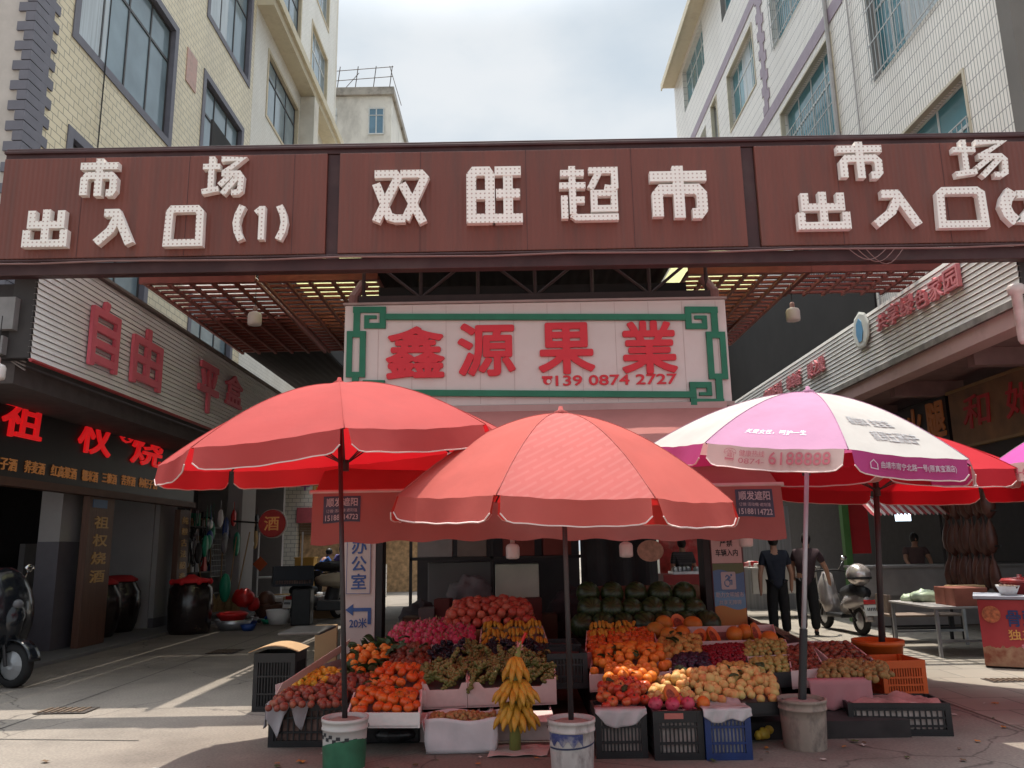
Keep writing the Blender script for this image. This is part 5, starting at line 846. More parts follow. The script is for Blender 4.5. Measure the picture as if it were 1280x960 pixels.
# ------------------------------------------------------------------ interior of the fruit shop
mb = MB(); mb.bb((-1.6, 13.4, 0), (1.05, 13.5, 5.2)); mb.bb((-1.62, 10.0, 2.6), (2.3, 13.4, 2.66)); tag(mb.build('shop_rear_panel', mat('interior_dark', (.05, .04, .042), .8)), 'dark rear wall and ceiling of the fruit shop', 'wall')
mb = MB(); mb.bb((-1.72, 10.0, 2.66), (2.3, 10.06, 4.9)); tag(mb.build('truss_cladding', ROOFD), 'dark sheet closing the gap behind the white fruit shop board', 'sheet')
simple('steel_cabinet', 'bright steel panel of a cabinet at the rear of the fruit shop', 'cabinet', mat('cabinet_steel', (.62, .60, .5), .4, .1, 3, metal=.2), lambda m: (m.bb((-.3, 12.2, .4), (.35, 12.6, 1.30)),), bevel=.01)
simple('steel_cabinet', 'dull grey cabinet beside the bright one at the rear of the fruit shop', 'cabinet', mat('cabinet_dull', (.12, .11, .11), .4, .1, 3, metal=.2), lambda m: (m.bb((-1.3, 12.2, .4), (-.32, 12.6, 1.34)),), bevel=.01)
simple('storage_shelf', 'dark shelf along the rear of the fruit shop', 'shelf', DARK, lambda m: (m.bb((-1.5, 11.6, 1.38), (1.0, 12.1, 1.42)), [m.bb((x, 11.6, 0), (x+.04, 11.64, 2.2)) for x in (-1.5, -.35, .96)]))
for i, (x, w_, m_, lb) in enumerate([(-1.15, .5, mat('carton_grey', (.26, .23, .22), .8), 'pale carton on the rear shelf of the fruit shop'), (-.62, .42, MATS['packing'] if 'packing' in MATS else mat('packing', (.2, .16, .14), .8), 'buff carton on the rear shelf of the fruit shop'), (.05, .45, mat('carton_dark_red', (.2, .05, .04), .8), 'dark red carton on the rear shelf of the fruit shop'), (.6, .4, MATS['carton_dark_red'], 'second dark red carton, nearer the end of the rear shelf')]):
    simple('carton', lb, 'carton', m_, lambda m: m.box((x, 11.85, 1.55), (w_, .36, .26), .04), bevel=.01)
SACK = mat('sack_dark', (.04, .033, .036), .9, .4, 5, .4)
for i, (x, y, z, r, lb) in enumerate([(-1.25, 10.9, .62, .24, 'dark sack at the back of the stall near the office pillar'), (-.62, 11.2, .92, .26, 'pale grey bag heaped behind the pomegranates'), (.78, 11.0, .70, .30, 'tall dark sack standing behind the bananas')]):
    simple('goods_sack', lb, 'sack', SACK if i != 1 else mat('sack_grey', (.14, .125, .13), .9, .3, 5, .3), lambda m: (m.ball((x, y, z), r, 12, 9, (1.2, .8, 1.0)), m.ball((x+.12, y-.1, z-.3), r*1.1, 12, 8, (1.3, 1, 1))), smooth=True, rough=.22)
rn = random.Random(9)
for i in range(14):
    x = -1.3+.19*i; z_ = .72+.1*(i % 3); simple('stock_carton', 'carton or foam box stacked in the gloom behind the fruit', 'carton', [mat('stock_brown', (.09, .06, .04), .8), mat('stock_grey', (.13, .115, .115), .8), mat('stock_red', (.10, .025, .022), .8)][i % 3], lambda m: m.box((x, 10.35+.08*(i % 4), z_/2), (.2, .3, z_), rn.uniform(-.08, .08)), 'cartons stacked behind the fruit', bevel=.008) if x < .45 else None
simple('melon_sign', 'round yellow price board stuck among the watermelons', 'sign', mat('sign_yellowpink', (.5, .30, .22), .6, .3, 18), lambda m: m.lathe((1.72, 10.4, 1.47), [(.15, 0), (.15, .015)], 20, M=Matrix.Rotation(math.pi/2, 3, 'X') @ Matrix.Rotation(.25, 3, 'Y'), sq=(1.2, .9)))
# red shop seen through the gap
simple('red_poster', 'bright red shop posters seen through the gap behind the watermelons', 'poster', mat('poster_red', (.52, .05, .05), .6, .5, 5, dirt=(.6, .45, .4), dirt_amt=.5, dirt_scale=3), lambda m: (m.bb((3.0, 17, .9), (4.0, 17.03, 2.2)),))
simple('red_stall_table', 'red clothed table of snacks seen through the gap behind the watermelons', 'table', mat('table_red', (.30, .03, .03), .6, .2), lambda m: (m.bb((2.7, 15.0, .12), (4.0, 15.8, 1.0)), [m.bb((x, y, 0), (x+.06, y+.06, .12)) for x in (2.7, 3.94) for y in (15.0, 15.74)]))
simple('snack_tray', 'silver tray heaped with snacks on the red clothed table', 'tray', GAL, lambda m: (m.bb((2.9, 15.1, 1.0), (3.7, 15.6, 1.05)), [m.ball((2.95+.1*i, 15.2+.1*(i % 4), 1.08), .06, 7, 5) for i in range(8)]))
# ------------------------------------------------------------------ fruit
def fmat(name, cols, rough=.4, scale=3.0, spot=None, sss=0.0):
    """skin of a fruit: several tones over the surface and from fruit to fruit"""
    if name in MATS: return MATS[name]
    m = bpy.data.materials.new(name); MATS[name] = m; m.use_nodes = True; t = m.node_tree; l = t.links.new; b = t.nodes['Principled BSDF']; b.inputs['Roughness'].default_value = rough; b.inputs['Specular IOR Level'].default_value = .4
    oi = N(t, 'ShaderNodeObjectInfo'); tc = N(t, 'ShaderNodeTexCoord'); nz = N(t, 'ShaderNodeTexNoise'); nz.inputs['Scale'].default_value = scale; nz.inputs['Detail'].default_value = 5; nz.noise_dimensions = '4D'
    l(tc.outputs['Generated'], nz.inputs['Vector']); mu = N(t, 'ShaderNodeMath', operation='MULTIPLY'); mu.inputs[1].default_value = 40; l(oi.outputs['Random'], mu.inputs[0]); l(mu.outputs[0], nz.inputs['W'])
    ad = N(t, 'ShaderNodeMath', operation='MULTIPLY_ADD'); ad.inputs[1].default_value = .62; l(oi.outputs['Random'], ad.inputs[0])
    mr = N(t, 'ShaderNodeMapRange'); mr.inputs[1].default_value = .3; mr.inputs[2].default_value = .7; mr.inputs[4].default_value = .45; l(nz.outputs['Fac'], mr.inputs[0]); l(mr.outputs[0], ad.inputs[2])
    cr = N(t, 'ShaderNodeValToRGB'); e = cr.color_ramp.elements; e[0].color = (*cols[0], 1); e[1].color = (*cols[-1], 1)
    for i, c in enumerate(cols[1:-1]): q = e.new((i+1)/(len(cols)-1)); q.color = (*c, 1)
    l(ad.outputs[0], cr.inputs[0]); out = cr.outputs[0]
    if spot:
        n2 = N(t, 'ShaderNodeTexNoise'); n2.inputs['Scale'].default_value = 14; l(tc.outputs['Generated'], n2.inputs['Vector']); lt = N(t, 'ShaderNodeMapRange'); lt.inputs[1].default_value = .58; lt.inputs[2].default_value = .66; lt.inputs[4].default_value = .7; l(n2.outputs['Fac'], lt.inputs[0])
        x = N(t, 'ShaderNodeMix', data_type='RGBA'); l(lt.outputs[0], x.inputs['Factor']); l(out, x.inputs[6]); x.inputs[7].default_value = (*spot, 1); out = x.outputs[2]
    l(out, b.inputs['Base Color']); return m
STEMM = mat('stem_green', (.06, .09, .03), .7); STEMB = mat('stem_brown', (.08, .05, .03), .8)
def round_fruit(name, r, m, sq=(1, 1, .92), dimple=.16, calyx=None, n=14, k=9):
    mb = MB()
    def f(u, v):
        a = -math.pi/2+math.pi*v; q = 1-dimple*math.exp(-((v-1)/.12)**2)-.5*dimple*math.exp(-(v/.12)**2); p = 2*math.pi*u
        return V((r*sq[0]*math.cos(a)*math.cos(p), r*sq[1]*math.cos(a)*math.sin(p), r*sq[2]*math.sin(a)*q))
    mb.grid(f, n, k); mats = [m]
    if calyx:
        mats.append(calyx); mb.k = 1
        for i in range(5): a = 2*math.pi*i/5; d = V((math.cos(a), math.sin(a), 0)); s_ = V((-d.y, d.x, 0)); z = V((0, 0, r*sq[2]*(.9-dimple*.5))); mb.add([z+s_*r*.12, z+d*r*.55+V((0, 0, r*.07)), z-s_*r*.12], [(0, 1, 2)])
        mb.rod((0, 0, r*.7), (0, r*.05, r*1.05), r*.06, n=5)
    o = mb.build(name, mats, None, True); COL.objects.unlink(o); return o
ORA = [(.55, .10, .015), (.62, .17, .02), (.66, .25, .03)]; TOM = [(.50, .035, .012), (.60, .065, .018), (.62, .12, .02)]
P = {}
P['tomato'] = round_fruit('persimmon', .047, fmat('persimmon_skin', [(.52, .06, .015), (.62, .11, .02), (.64, .17, .03)], .3), (1, 1, .84), .2, STEMM)
P['orange'] = round_fruit('orange', .047, fmat('orange_skin', ORA, .5), (1, 1, .96), .08)
P['redapple'] = round_fruit('red_apple', .046, fmat('redapple_skin', [(.33, .02, .02), (.5, .06, .03), (.55, .22, .06)], .3), (1, 1, .9), .28, STEMB)
P['mandarin'] = round_fruit('mandarin', .034, fmat('mandarin_skin', [(.62, .25, .02), (.66, .36, .03), (.5, .42, .05)], .45), (1, 1, .85), .14, STEMM)
P['plum'] = round_fruit('brown_plum', .034, fmat('brown_plum_skin', [(.13, .035, .03), (.24, .06, .04), (.34, .13, .07)], .4), (1, 1, .95), .14)
P['darkapple'] = round_fruit('dark_apple', .040, fmat('dark_apple_skin', [(.10, .025, .02), (.20, .05, .03), (.26, .10, .05)], .4), (1, 1, .92), .24, STEMB)
P['peach'] = round_fruit('peach', .040, fmat('peach_skin', [(.48, .12, .05), (.56, .27, .09), (.55, .42, .15), (.52, .30, .11)], .6, 2.2), (1, 1, .95), .16)
P['greenplum'] = round_fruit('green_plum', .032, fmat('green_plum_skin', [(.24, .22, .06), (.36, .31, .09), (.44, .30, .10)], .4), (1, 1, .97), .12)
P['pear'] = round_fruit('brown_pear', .045, fmat('brown_pear_skin', [(.40, .20, .05), (.48, .28, .07), (.52, .34, .10)], .6, spot=(.22, .1, .04)), (1, 1, 1.05), .2, STEMB)
P['pome'] = round_fruit('pomegranate', .056, fmat('pomegranate_skin', [(.33, .035, .03), (.46, .08, .05), (.5, .15, .09)], .45, spot=(.3, .12, .06)), (1, 1, .93), .06, mat('pome_crown', (.3, .07, .04), .6))
P['darkplum'] = round_fruit('dark_plum', .032, fmat('dark_plum_skin', [(.012, .01, .02), (.03, .015, .035), (.055, .02, .04)], .35), (1, 1, .97), .1)
P['cherry'] = round_fruit('cherry', .021, fmat('cherry_skin', [(.10, .006, .012), (.20, .01, .02), (.28, .02, .03)], .2), (1, 1, .95), .15, None, 10, 7)
P['olive'] = round_fruit('kiwi_berry', .030, fmat('kiwi_berry_skin', [(.15, .09, .03), (.26, .17, .06), (.34, .17, .05)], .6), (1, .9, 1.12), .05, None, 10, 7)
P['lychee'] = round_fruit('lychee', .020, fmat('lychee_skin', [(.22, .12, .05), (.38, .2, .09), (.32, .26, .08)], .7), (1, 1, 1), .05, None, 9, 6)
mb = MB(); rn = random.Random(2); mb.ball((0, 0, 0), .05, 12, 8, (1, 1, 1.15))
for i in range(16):
    zz = -.8+1.6*i/15; a = i*2.4; rr = math.sqrt(max(0, 1-zz*zz)); d = V((rr*math.cos(a), rr*math.sin(a), zz*1.15)); s_ = d.cross(V((0, 0, 1))).normalized()*.011; p = d*.049; mb.k = 1 if i > 12 else 0; mb.add([p+s_, p-s_, p+d*.016+V((0, 0, .022))], [(0, 1, 2)])
P['dragon'] = mb.build('dragon_fruit', [fmat('dragon_skin', [(.40, .02, .07), (.52, .04, .10), (.5, .09, .13)], .45), fmat('dragon_tip', [(.25, .2, .07), (.3, .1, .08)], .5)], None, True); COL.objects.unlink(P['dragon'])
def banana_mesh(mb, L=.17, r=.019, bend=.9):
    pts = []; rs = []
    for i in range(9):
        s = i/8; a = bend*(s-.5); pts.append(V((0, L/bend*math.sin(a), -L/bend*(1-math.cos(a))+.0))); rs.append(r*(.32 if i == 0 else (.75 if i == 1 else (.98 if i < 6 else (.8 if i == 6 else (.5 if i == 7 else .22))))))
    mb.tube(pts, rs, 7)
mb = MB(); banana_mesh(mb, .15, .021, 1.15); P['banana'] = mb.build('banana', fmat('banana_skin', [(.40, .19, .02), (.55, .29, .03), (.58, .34, .05)], .5, 2, spot=(.2, .1, .02)), None, True); COL.objects.unlink(P['banana'])
mb = MB(); [banana_mesh(mb) for _ in range(1)]
mb2 = MB()
for i in range(6):
    m0 = MB(); banana_mesh(m0, .16, .018); A = Matrix.Rotation(RAD(-25+10*i), 3, 'Y'); mb2.add([A @ (p+V((0, 0, 0)))+V((.032*(i-2.5), 0, .02-.003*(i-2.5)**2)) for p in m0.v], m0.f)
P['bananahand'] = mb2.build('banana_hand', fmat('banana_hand_skin', [(.42, .19, .025), (.52, .26, .035), (.54, .31, .05)], .5, 2, spot=(.15, .07, .02)), None, True); COL.objects.unlink(P['bananahand'])
def grapes(name, m, n, L, R):
    mb = MB(); rn = random.Random(n)
    for i in range(n):
        s = rn.random(); rr = R*(1-.6*s)*math.sqrt(rn.random()); a = rn.random()*6.28; mb.ball((rr*math.cos(a), rr*math.sin(a)*.8+(s-.5)*L, rr*.5*rn.random()+.02*(1-s)), .0175, 7, 5)
    mb.k = 1; mb.rod((0, -.5*L, .03), (.01, -.62*L, .06), .005, n=5)
    o = mb.build(name, [m, STEMB], None, True); COL.objects.unlink(o); return o
P['ggrape'] = grapes('green_grape_bunch', fmat('green_grape_skin', [(.10, .10, .03), (.17, .17, .05), (.22, .20, .07)], .25), 60, .17, .065)
P['dgrape'] = grapes('black_grape_bunch', fmat('black_grape_skin', [(.008, .007, .012), (.02, .012, .025)], .3), 60, .15, .065)
mb = MB(); mb.ball((0, 0, 0), .16, 18, 12, (1, 1, .95))
def melonmat():
    m = mat('melon_skin', (.035, .06, .02), .35, .3, 6); t = m.node_tree; l = t.links.new; b = t.nodes['Principled BSDF']; src = b.inputs['Base Color'].links[0].from_socket
    tc = N(t, 'ShaderNodeTexCoord'); gr = N(t, 'ShaderNodeTexGradient', gradient_type='RADIAL'); l(tc.outputs['Object'], gr.inputs[0]); nz = N(t, 'ShaderNodeTexNoise'); nz.inputs['Scale'].default_value = 14; l(tc.outputs['Object'], nz.inputs[0]); a = N(t, 'ShaderNodeMath', operation='MULTIPLY_ADD'); a.inputs[1].default_value = .05; l(nz.outputs['Fac'], a.inputs[0]); l(gr.outputs['Fac'], a.inputs[2])
    s = N(t, 'ShaderNodeMath', operation='MULTIPLY'); s.inputs[1].default_value = 12*6.283; l(a.outputs[0], s.inputs[0]); c = N(t, 'ShaderNodeMath', operation='SINE'); l(s.outputs[0], c.inputs[0]); mr = N(t, 'ShaderNodeMapRange'); mr.inputs[1].default_value = .1; mr.inputs[2].default_value = .6; mr.inputs[4].default_value = .8; l(c.outputs[0], mr.inputs[0]); x = N(t, 'ShaderNodeMix', data_type='RGBA'); l(mr.outputs[0], x.inputs['Factor']); l(src, x.inputs[6]); x.inputs[7].default_value = (.008, .018, .008, 1); l(x.outputs[2], b.inputs['Base Color']); return m
P['melon'] = mb.build('watermelon', melonmat(), None, True); COL.objects.unlink(P['melon'])
mb = MB(); mb.ball((0, 0, 0), .085, 14, 9, (1, 1.35, 1)); P['papaya'] = mb.build('papaya', fmat('papaya_skin', [(.5, .13, .02), (.56, .2, .03), (.4, .22, .04)], .45), None, True); COL.objects.unlink(P['papaya'])
mb = MB()
def halfp(u, v): a = math.pi*v*.5; return V((.082*math.sin(a)*math.cos(6.283*u), .11*math.sin(a)*math.sin(6.283*u), -.08*math.cos(a)))
mb.grid(halfp, 16, 5); mb.k = 1; mb.add([V((.082*math.cos(6.283*i/16), .11*math.sin(6.283*i/16), 0)) for i in range(16)]+[V((.05*math.cos(6.283*i/16), .07*math.sin(6.283*i/16), -.018)) for i in range(16)], [(i, (i+1) % 16, 16+(i+1) % 16, 16+i) for i in range(16)]); mb.k = 2; mb.add([V((.05*math.cos(6.283*i/16), .07*math.sin(6.283*i/16), -.0185)) for i in range(16)], [tuple(range(16))])
P['papayahalf'] = mb.build('papaya_half', [MATS['papaya_skin'], mat('papaya_flesh', (.62, .14, .03), .4, .15, 9), mat('papaya_seed', (.25, .06, .03), .5, .6, 40, .4)], None, False); COL.objects.unlink(P['papayahalf'])
mb = MB(); mb.grid(lambda u, v: V(((.055*(1-abs(2*v-1)**2.2)*(u-.5)*2), (v-.5)*.15, .012*math.sin(u*6.28)+.02*math.sin(v*3.1))), 4, 6); LEAF = mb.build('fruit_leaf', mat('fruit_leaf', (.03, .06, .02), .5, .3, 9), None, True); COL.objects.unlink(LEAF); P['leaf'] = LEAF
HN = 0
def place(kind, p, label, group, cat, rot=None, sc=1.0, par=None):
    global HN; HN += 1
    o = P[kind].copy(); COL.objects.link(o); o.location = p; rr = random
    o.rotation_euler = rot if rot is not None else (rr.gauss(0, .5), rr.gauss(0, .5), rr.random()*6.28); o.scale = (sc, sc, sc)
    o['label'] = label; o['category'] = cat; o['group'] = group; o['kind'] = 'thing'; return o
def quad(px): return [PS(*q) for q in px]
def heap(kind, px, label, group, cat, pitch, mound=.05, jit=.34, up=.0, sc=(.80, 1.12), rot=None, layers=1):
    A, B, C, D = quad(px); nu = max(1, round(((B-A).length+(C-D).length)*.5/pitch)); nv = max(1, round(((D-A).length+(C-B).length)*.5/(pitch*.87)))
    for ly in range(layers):
        for j in range(nv-ly):
            for i in range(nu-ly):
                u = (i+.5+.5*ly+(.25 if j % 2 else -.25)+random.uniform(-jit, jit))/nu; v = (j+.5+.5*ly+random.uniform(-jit, jit))/nv; v = min(max(v, .02), .98)
                if not (0.02 <= u <= .98): u = min(max(u, .03), .97)
                p = A.lerp(B, u).lerp(D.lerp(C, u), v); b = 16*u*(1-u)*v*(1-v); p.z += up+mound*min(1, b**.7)+ly*pitch*.62+random.uniform(0, .35)*pitch
                r_ = rot() if rot else None
                place(kind, p, label, group, cat, r_, random.uniform(*sc))
def tray(label, px, h, m, rim=.025, name='fruit_box', cat='box', th=.014, grow=.035, notch=False, liner=None):
    A, B, C, D = quad(px); c = (A+B+C+D)/4; Q = [q+(q-c).normalized()*grow for q in (A, B, C, D)]; t = thing(name, label, cat, (c.x, c.y, c.z-h)); mb = MB()
    for i in range(4):
        a, b = Q[i], Q[(i+1) % 4]; inn = ((c-(a+b)/2)); inn.z = 0; inn = inn.normalized()*th
        if notch and i in (0, 2):
            prof = [(0, rim+.05), (.12, rim+.05), (.18, rim), (.82, rim), (.88, rim+.05), (1, rim+.05)]
        else: prof = [(0, rim+(.05 if notch else 0)), (1, rim+(.05 if notch else 0))]
        top = [a.lerp(b, s)+V((0, 0, z)) for s, z in prof]; mb.prism([a-V((0, 0, h))]+top+[b-V((0, 0, h))], inn)
    mb.build('walls', m, t); mb = MB(); mb.prism([q-V((0, 0, h-.006)) for q in Q], (0, 0, .012)); mb.build('base', m, t)
    mb = MB(); mb.prism([q+(c-q)*.04-V((0, 0, .045)) for q in Q], (0, 0, .01)); mb.build('lining', liner or mat('liner_dim', (.20, .15, .14), .9, .3, 5), t)
    return t
def crate(label, c, w, d, h, rz, m, nb=12, rails=(.34, .67), name='slatted_crate', cat='crate', inner=None, grp=None, solid_top=.16):
    t = thing(name, label, cat, c, grp, rz); mb = MB(); e = .018; ht = h*solid_top
    mb.bb((-w/2, -d/2, 0), (w/2, d/2, .012))
    for x in (-1, 1):
        for y in (-1, 1): mb.bb((x*w/2, y*d/2, .0125), (x*(w/2-.045), y*(d/2-.045), h))
    for y in (-1, 1):
        mb.bb((-w/2+.0455, y*d/2, h-ht), (w/2-.0455, y*(d/2-e), h)); mb.bb((-w/2+.0455, y*d/2, .0125), (w/2-.0455, y*(d/2-e), .05))
        for f in rails: mb.bb((-w/2+.0455, y*(d/2-.002), h*f-.008), (w/2-.0455, y*(d/2-e+.002), h*f+.008))
        for i in range(nb+1): x = -w/2+.06+(w-.12)*i/nb; mb.bb((x-.006, y*(d/2-.004), .0505), (x+.006, y*(d/2-e+.004), h-ht-.0005))
    for x in (-1, 1):
        mb.bb((x*w/2, -d/2+.0455, h-ht), (x*(w/2-e), d/2-.0455, h)); mb.bb((x*w/2, -d/2+.0455, .0125), (x*(w/2-e), d/2-.0455, .05)); n2 = max(4, int(nb*d/w))
        for f in rails: mb.bb((x*(w/2-.002), -d/2+.0455, h*f-.008), (x*(w/2-e+.002), d/2-.0455, h*f+.008))
        for i in range(n2+1): y = -d/2+.06+(d-.12)*i/n2; mb.bb((x*(w/2-.004), y-.006, .0505), (x*(w/2-e+.004), y+.006, h-ht-.0005))
    mb.build('shell', m, t)
    mb = MB(); mb.bb((-w/2+.03, -d/2+.03, .02), (w/2-.03, d/2-.03, h*.86)); mb.build('contents', inner or mat('crate_contents', (.16, .10, .085), .9, .8, 11), t)
    return t
def drape(par, name, a, b, drops, out, m, n=16):     # cloth hanging over an edge from a to b
    a = V(a); b = V(b); out = V(out); mb = MB()
    def f(u, v):
        k = u*(len(drops)-1); i = min(int(k), len(drops)-2); dr = drops[i]+(drops[i+1]-drops[i])*(k-i); s = max(0, v-.25)/.75
        p = a.lerp(b, u)+out*(.10*(min(v, .25)/.25-1)+.012+.012*s+.014*math.sin(u*17+2*s)*s); p.z += .012-(dr*s)+.0*v; return p
    mb.grid(f, n*2, 10); o = mb.build(name, m, par, True, solid=.004, sub=0); return o
FILM = mat('bag_film', (.50, .46, .47), .35, .15, 9, .3, spec=.5, alpha=.82); GCLOTH = mat('grey_cloth', (.36, .34, .36), .9, .1, 8, .1); PCLOTH = cloth('pink_cloth', (.52, .25, .27), (.4, .15, .17), .25); CRB = mat('crate_black', (.014, .014, .016), .4, .3, 10)
FOAMP = mat('foam_box', (.62, .50, .48), .75, .06, 18, .08)
def brow(px, nv, nu, label, group, up=.03):      # bananas laid side by side, tips towards the lane
    A, B, C, D = quad(px)
    for j in range(nv):
        for i in range(nu):
            u, v = (i+.5+random.uniform(-.25, .25))/nu, (j+.5+random.uniform(-.2, .2))/nv; p = A.lerp(B, u).lerp(D.lerp(C, u), v); p.z += up+.03*math.sin(math.pi*((i % 6)+.5)/6)+.02*j
            place('banana', p, label, group, 'banana', (random.uniform(.25, .6), random.uniform(-.2, .2), .12*((i % 6)-2.5)+random.uniform(-.12, .12)), random.uniform(.85, 1.1))
# support benches under the sloping display
for x0, x1, y0, lb in [(-1.72, .22, 7.25, 'dark stepped bench under the grape and dragon fruit boxes'), (.66, 3.15, 6.85, 'dark stepped bench under the peach and papaya boxes')]:
    t = thing('display_bench', lb, 'bench', (x0, y0, 0)); mb = MB(); d0 = .22
    mb.prism([(x0, y0, 0), (x0, y0, surf(y0)-d0), (x0, 9.55, surf(9.55)-d0), (x0, 9.55, 0)], (x1-x0, 0, 0)); mb.build('frame', mat('bench_dark', (.035, .03, .03), .9, .3), t)
TB = [(438, 893), (521, 893), (524, 866), (446, 868)]
# --- the bank by the office pillar
for i, (x, y, z, lb) in enumerate([(.44, 7.7, 0, 'lower black crate in the dark gap between the two fruit banks'), (.44, 7.72, .31, 'upper black crate in the dark gap between the two fruit banks'), (.45, 8.35, 0, 'black crate deeper in the dark gap between the fruit banks'), (.44, 8.4, .31, 'topmost black crate deep in the gap between the fruit banks')]): crate(lb, (x, y, z), .36, .5, .30, .04*(i % 2), CRB, 8, inner=mat('gap_contents', (.07, .05, .045), .9, .5, 9))
c = PZ(382, 925); cl = crate('black slatted crate of brown plums with a grey cloth hanging from its corner', (-1.66, 7.1, 0), .70, .46, .33, RAD(-2), CRB)
drape(cl, 'cloth', (-.36, -.24, .335), (-.02, -.24, .335), [.12, .2, .27, .10, .02, .16, .22, .04], (0, -1, 0), GCLOTH); drape(cl, 'cloth', (-.36, .05, .335), (-.36, -.25, .335), [.1, .18, .16, .2], (-1, 0, 0), GCLOTH)
heap('plum', [(332, 889), (431, 886), (436, 862), (352, 866)], 'brown-red plum heaped in the black crate with the grey cloth', 'plums in the grey-clothed crate', 'plum', .064, .05)
heap('plum', [(385, 866), (468, 868), (468, 846), (410, 848)], 'brown-red plum in the second row behind the grey-clothed crate', 'plums behind the grey-clothed crate', 'plum', .066, .04)
heap('mandarin', [(356, 866), (400, 863), (432, 840), (385, 842)], 'bright yellow mandarin in the sunlit patch beside the grey cardboard flap', 'sunlit mandarins', 'mandarin', .064, .05)
heap('orange', [(425, 850), (478, 850), (492, 812), (440, 815)], 'orange among dark leaves behind the plums', 'leafy oranges', 'orange', .105, .05, .5)
A, B, C, D = quad([(428, 852), (480, 850), (500, 806), (440, 812)])
for i in range(70): u, v = random.random(), random.random(); p = A.lerp(B, u).lerp(D.lerp(C, u), v); p.z += .02+.06*random.random(); place('leaf', p, 'dark green leaf among the oranges behind the plums', 'leaves among the oranges', 'leaf', (random.uniform(-.8, .8), random.uniform(-.8, .8), random.random()*6.28), random.uniform(.7, 1.1))
tray('shallow grey box of leafy oranges and mandarins behind the plum crate', [(356, 868), (478, 852), (496, 808), (392, 838)], .12, mat('tray_grey', (.25, .23, .23), .7))
tray('white foam box of persimmons with ribbed sides beside the chequered bucket', TB, .09, FOAM, .02)
simple('black_bag', 'crumpled black bag under the white foam box of persimmons', 'bag', mat('bag_black', (.02, .02, .022), .3, .4, 8, .6), lambda m: (m.bb((-1.32, 6.95, 0), (-.80, 7.3, .12)), m.ball((-1.0, 6.93, .07), .1, 10, 6, (1.8, .7, .6))), bevel=.03)
heap('tomato', TB, 'bright persimmon in the white foam box beside the chequered bucket', 'persimmons in the white foam box', 'persimmon', .09, .05, layers=1)
TB2 = [(454, 868), (529, 865), (527, 838), (470, 842)]; tray('bag-lined box of persimmons behind the white foam one', TB2, .1, FOAMP, .02)
heap('tomato', TB2, 'bright persimmon in the bag-lined box behind the white foam one', 'persimmons in the bag-lined box', 'persimmon', .092, .09, layers=1)
TB3 = [(484, 846), (535, 842), (540, 806), (492, 812)]; tray('box of dark apples next to the leafy oranges', TB3, .1, FOAMP)
heap('darkapple', TB3, 'dark red-brown apple in the box next to the leafy oranges', 'dark apples', 'apple', .08, .05)
TB4 = [(477, 812), (592, 806), (592, 778), (500, 784)]; tray('foam box of dragon fruit below the pomegranates', TB4, .1, FOAMP); heap('dragon', TB4, 'pink dragon fruit in the foam box below the pomegranates', 'dragon fruit', 'dragon fruit', .10, .03, .15, rot=lambda: (random.uniform(-.3, .3), random.uniform(-.3, .3), random.random()*6))
TB5 = [(556, 790), (668, 788), (664, 766), (562, 770)]; tray('crate of pomegranates at the back of the bank', TB5, .12, CARD); heap('pome', TB5, 'red pomegranate in the crate at the back of the bank', 'pomegranates', 'pomegranate', .105, .09, .2, up=.05, layers=2)
TB6 = [(601, 812), (684, 810), (676, 786), (604, 788)]; tray('box of small banana hands beside the dragon fruit', TB6, .1, FOAMP); brow(TB6, 3, 17, 'banana in the box beside the dragon fruit', 'bananas beside the dragon fruit')
TB7 = [(536, 835), (608, 832), (607, 812), (540, 815)]; tray('foam box of black grapes in front of the dragon fruit', TB7, .1, FOAMP); heap('dgrape', [(538, 833), (580, 832), (580, 814), (541, 816)], 'black grape bunch in the box in front of the dragon fruit', 'black grapes in front of the dragon fruit', 'grapes', .12, .03); heap('ggrape', [(582, 832), (607, 831), (607, 813), (583, 815)], 'green grape bunch sharing the box with black grapes', 'green grapes beside the black ones', 'grapes', .11, .03)
TB8 = [(609, 832), (688, 829), (680, 810), (611, 813)]; tray('foam box of black grapes in front of the banana hands', TB8, .1, FOAMP); heap('dgrape', TB8, 'black grape bunch in front of the banana hands', 'black grapes in front of the banana hands', 'grapes', .12, .03)
TB9 = [(529, 862), (582, 860), (584, 833), (534, 836)]; tray('white notched box of green grapes beside the persimmons', TB9, .15, FOAMP, .0, grow=.03, notch=True); heap('ggrape', TB9, 'green grape bunch in the notched box beside the persimmons', 'green grapes beside the persimmons', 'grapes', .11, .04, up=.01)
TB10 = [(588, 860), (692, 856), (690, 826), (590, 832)]; tray('wide white notched box of green grapes above the banana stalk', TB10, .15, FOAMP, .0, grow=.03, notch=True); heap('ggrape', TB10, 'green grape bunch in the wide notched box above the banana stalk', 'green grapes above the banana stalk', 'grapes', .105, .06, up=.02, layers=1)
for x0, lb in [(-.82, 'open carton with a torn flap below the notched grape box near the persimmons'), (-.22, 'open carton below the wide notched grape box')]:
    t = thing('open_carton', lb, 'carton', (x0+.25, 7.15, 0)); mb = MB(); x1 = x0+.5
    mb.bb((x0, 6.98, 0), (x1, 7.0, .22)); mb.bb((x0, 7.001, 0), (x0+.015, 7.24, .22)); mb.bb((x1-.015, 7.001, 0), (x1, 7.24, .22)); mb.build('walls', FOAMP, t); mb = MB(); mb.prism([(x0, 6.975, .222), (x1, 6.975, .222), (x1+.02, 6.86, .16), (x0-.02, 6.86, .16)], (0, 0, .006)); mb.prism([(x0-.003, 7.0, .222), (x0-.003, 7.24, .222), (x0-.12, 7.22, .10), (x0-.12, 7.02, .08)], (-.006, 0, 0)); mb.build('flap', FOAMP, t)
    mb = MB(); mb.bb((x0+.02, 7.02, .0), (x1-.02, 7.22, .13)); mb.build('contents', MATS['crate_contents'], t)
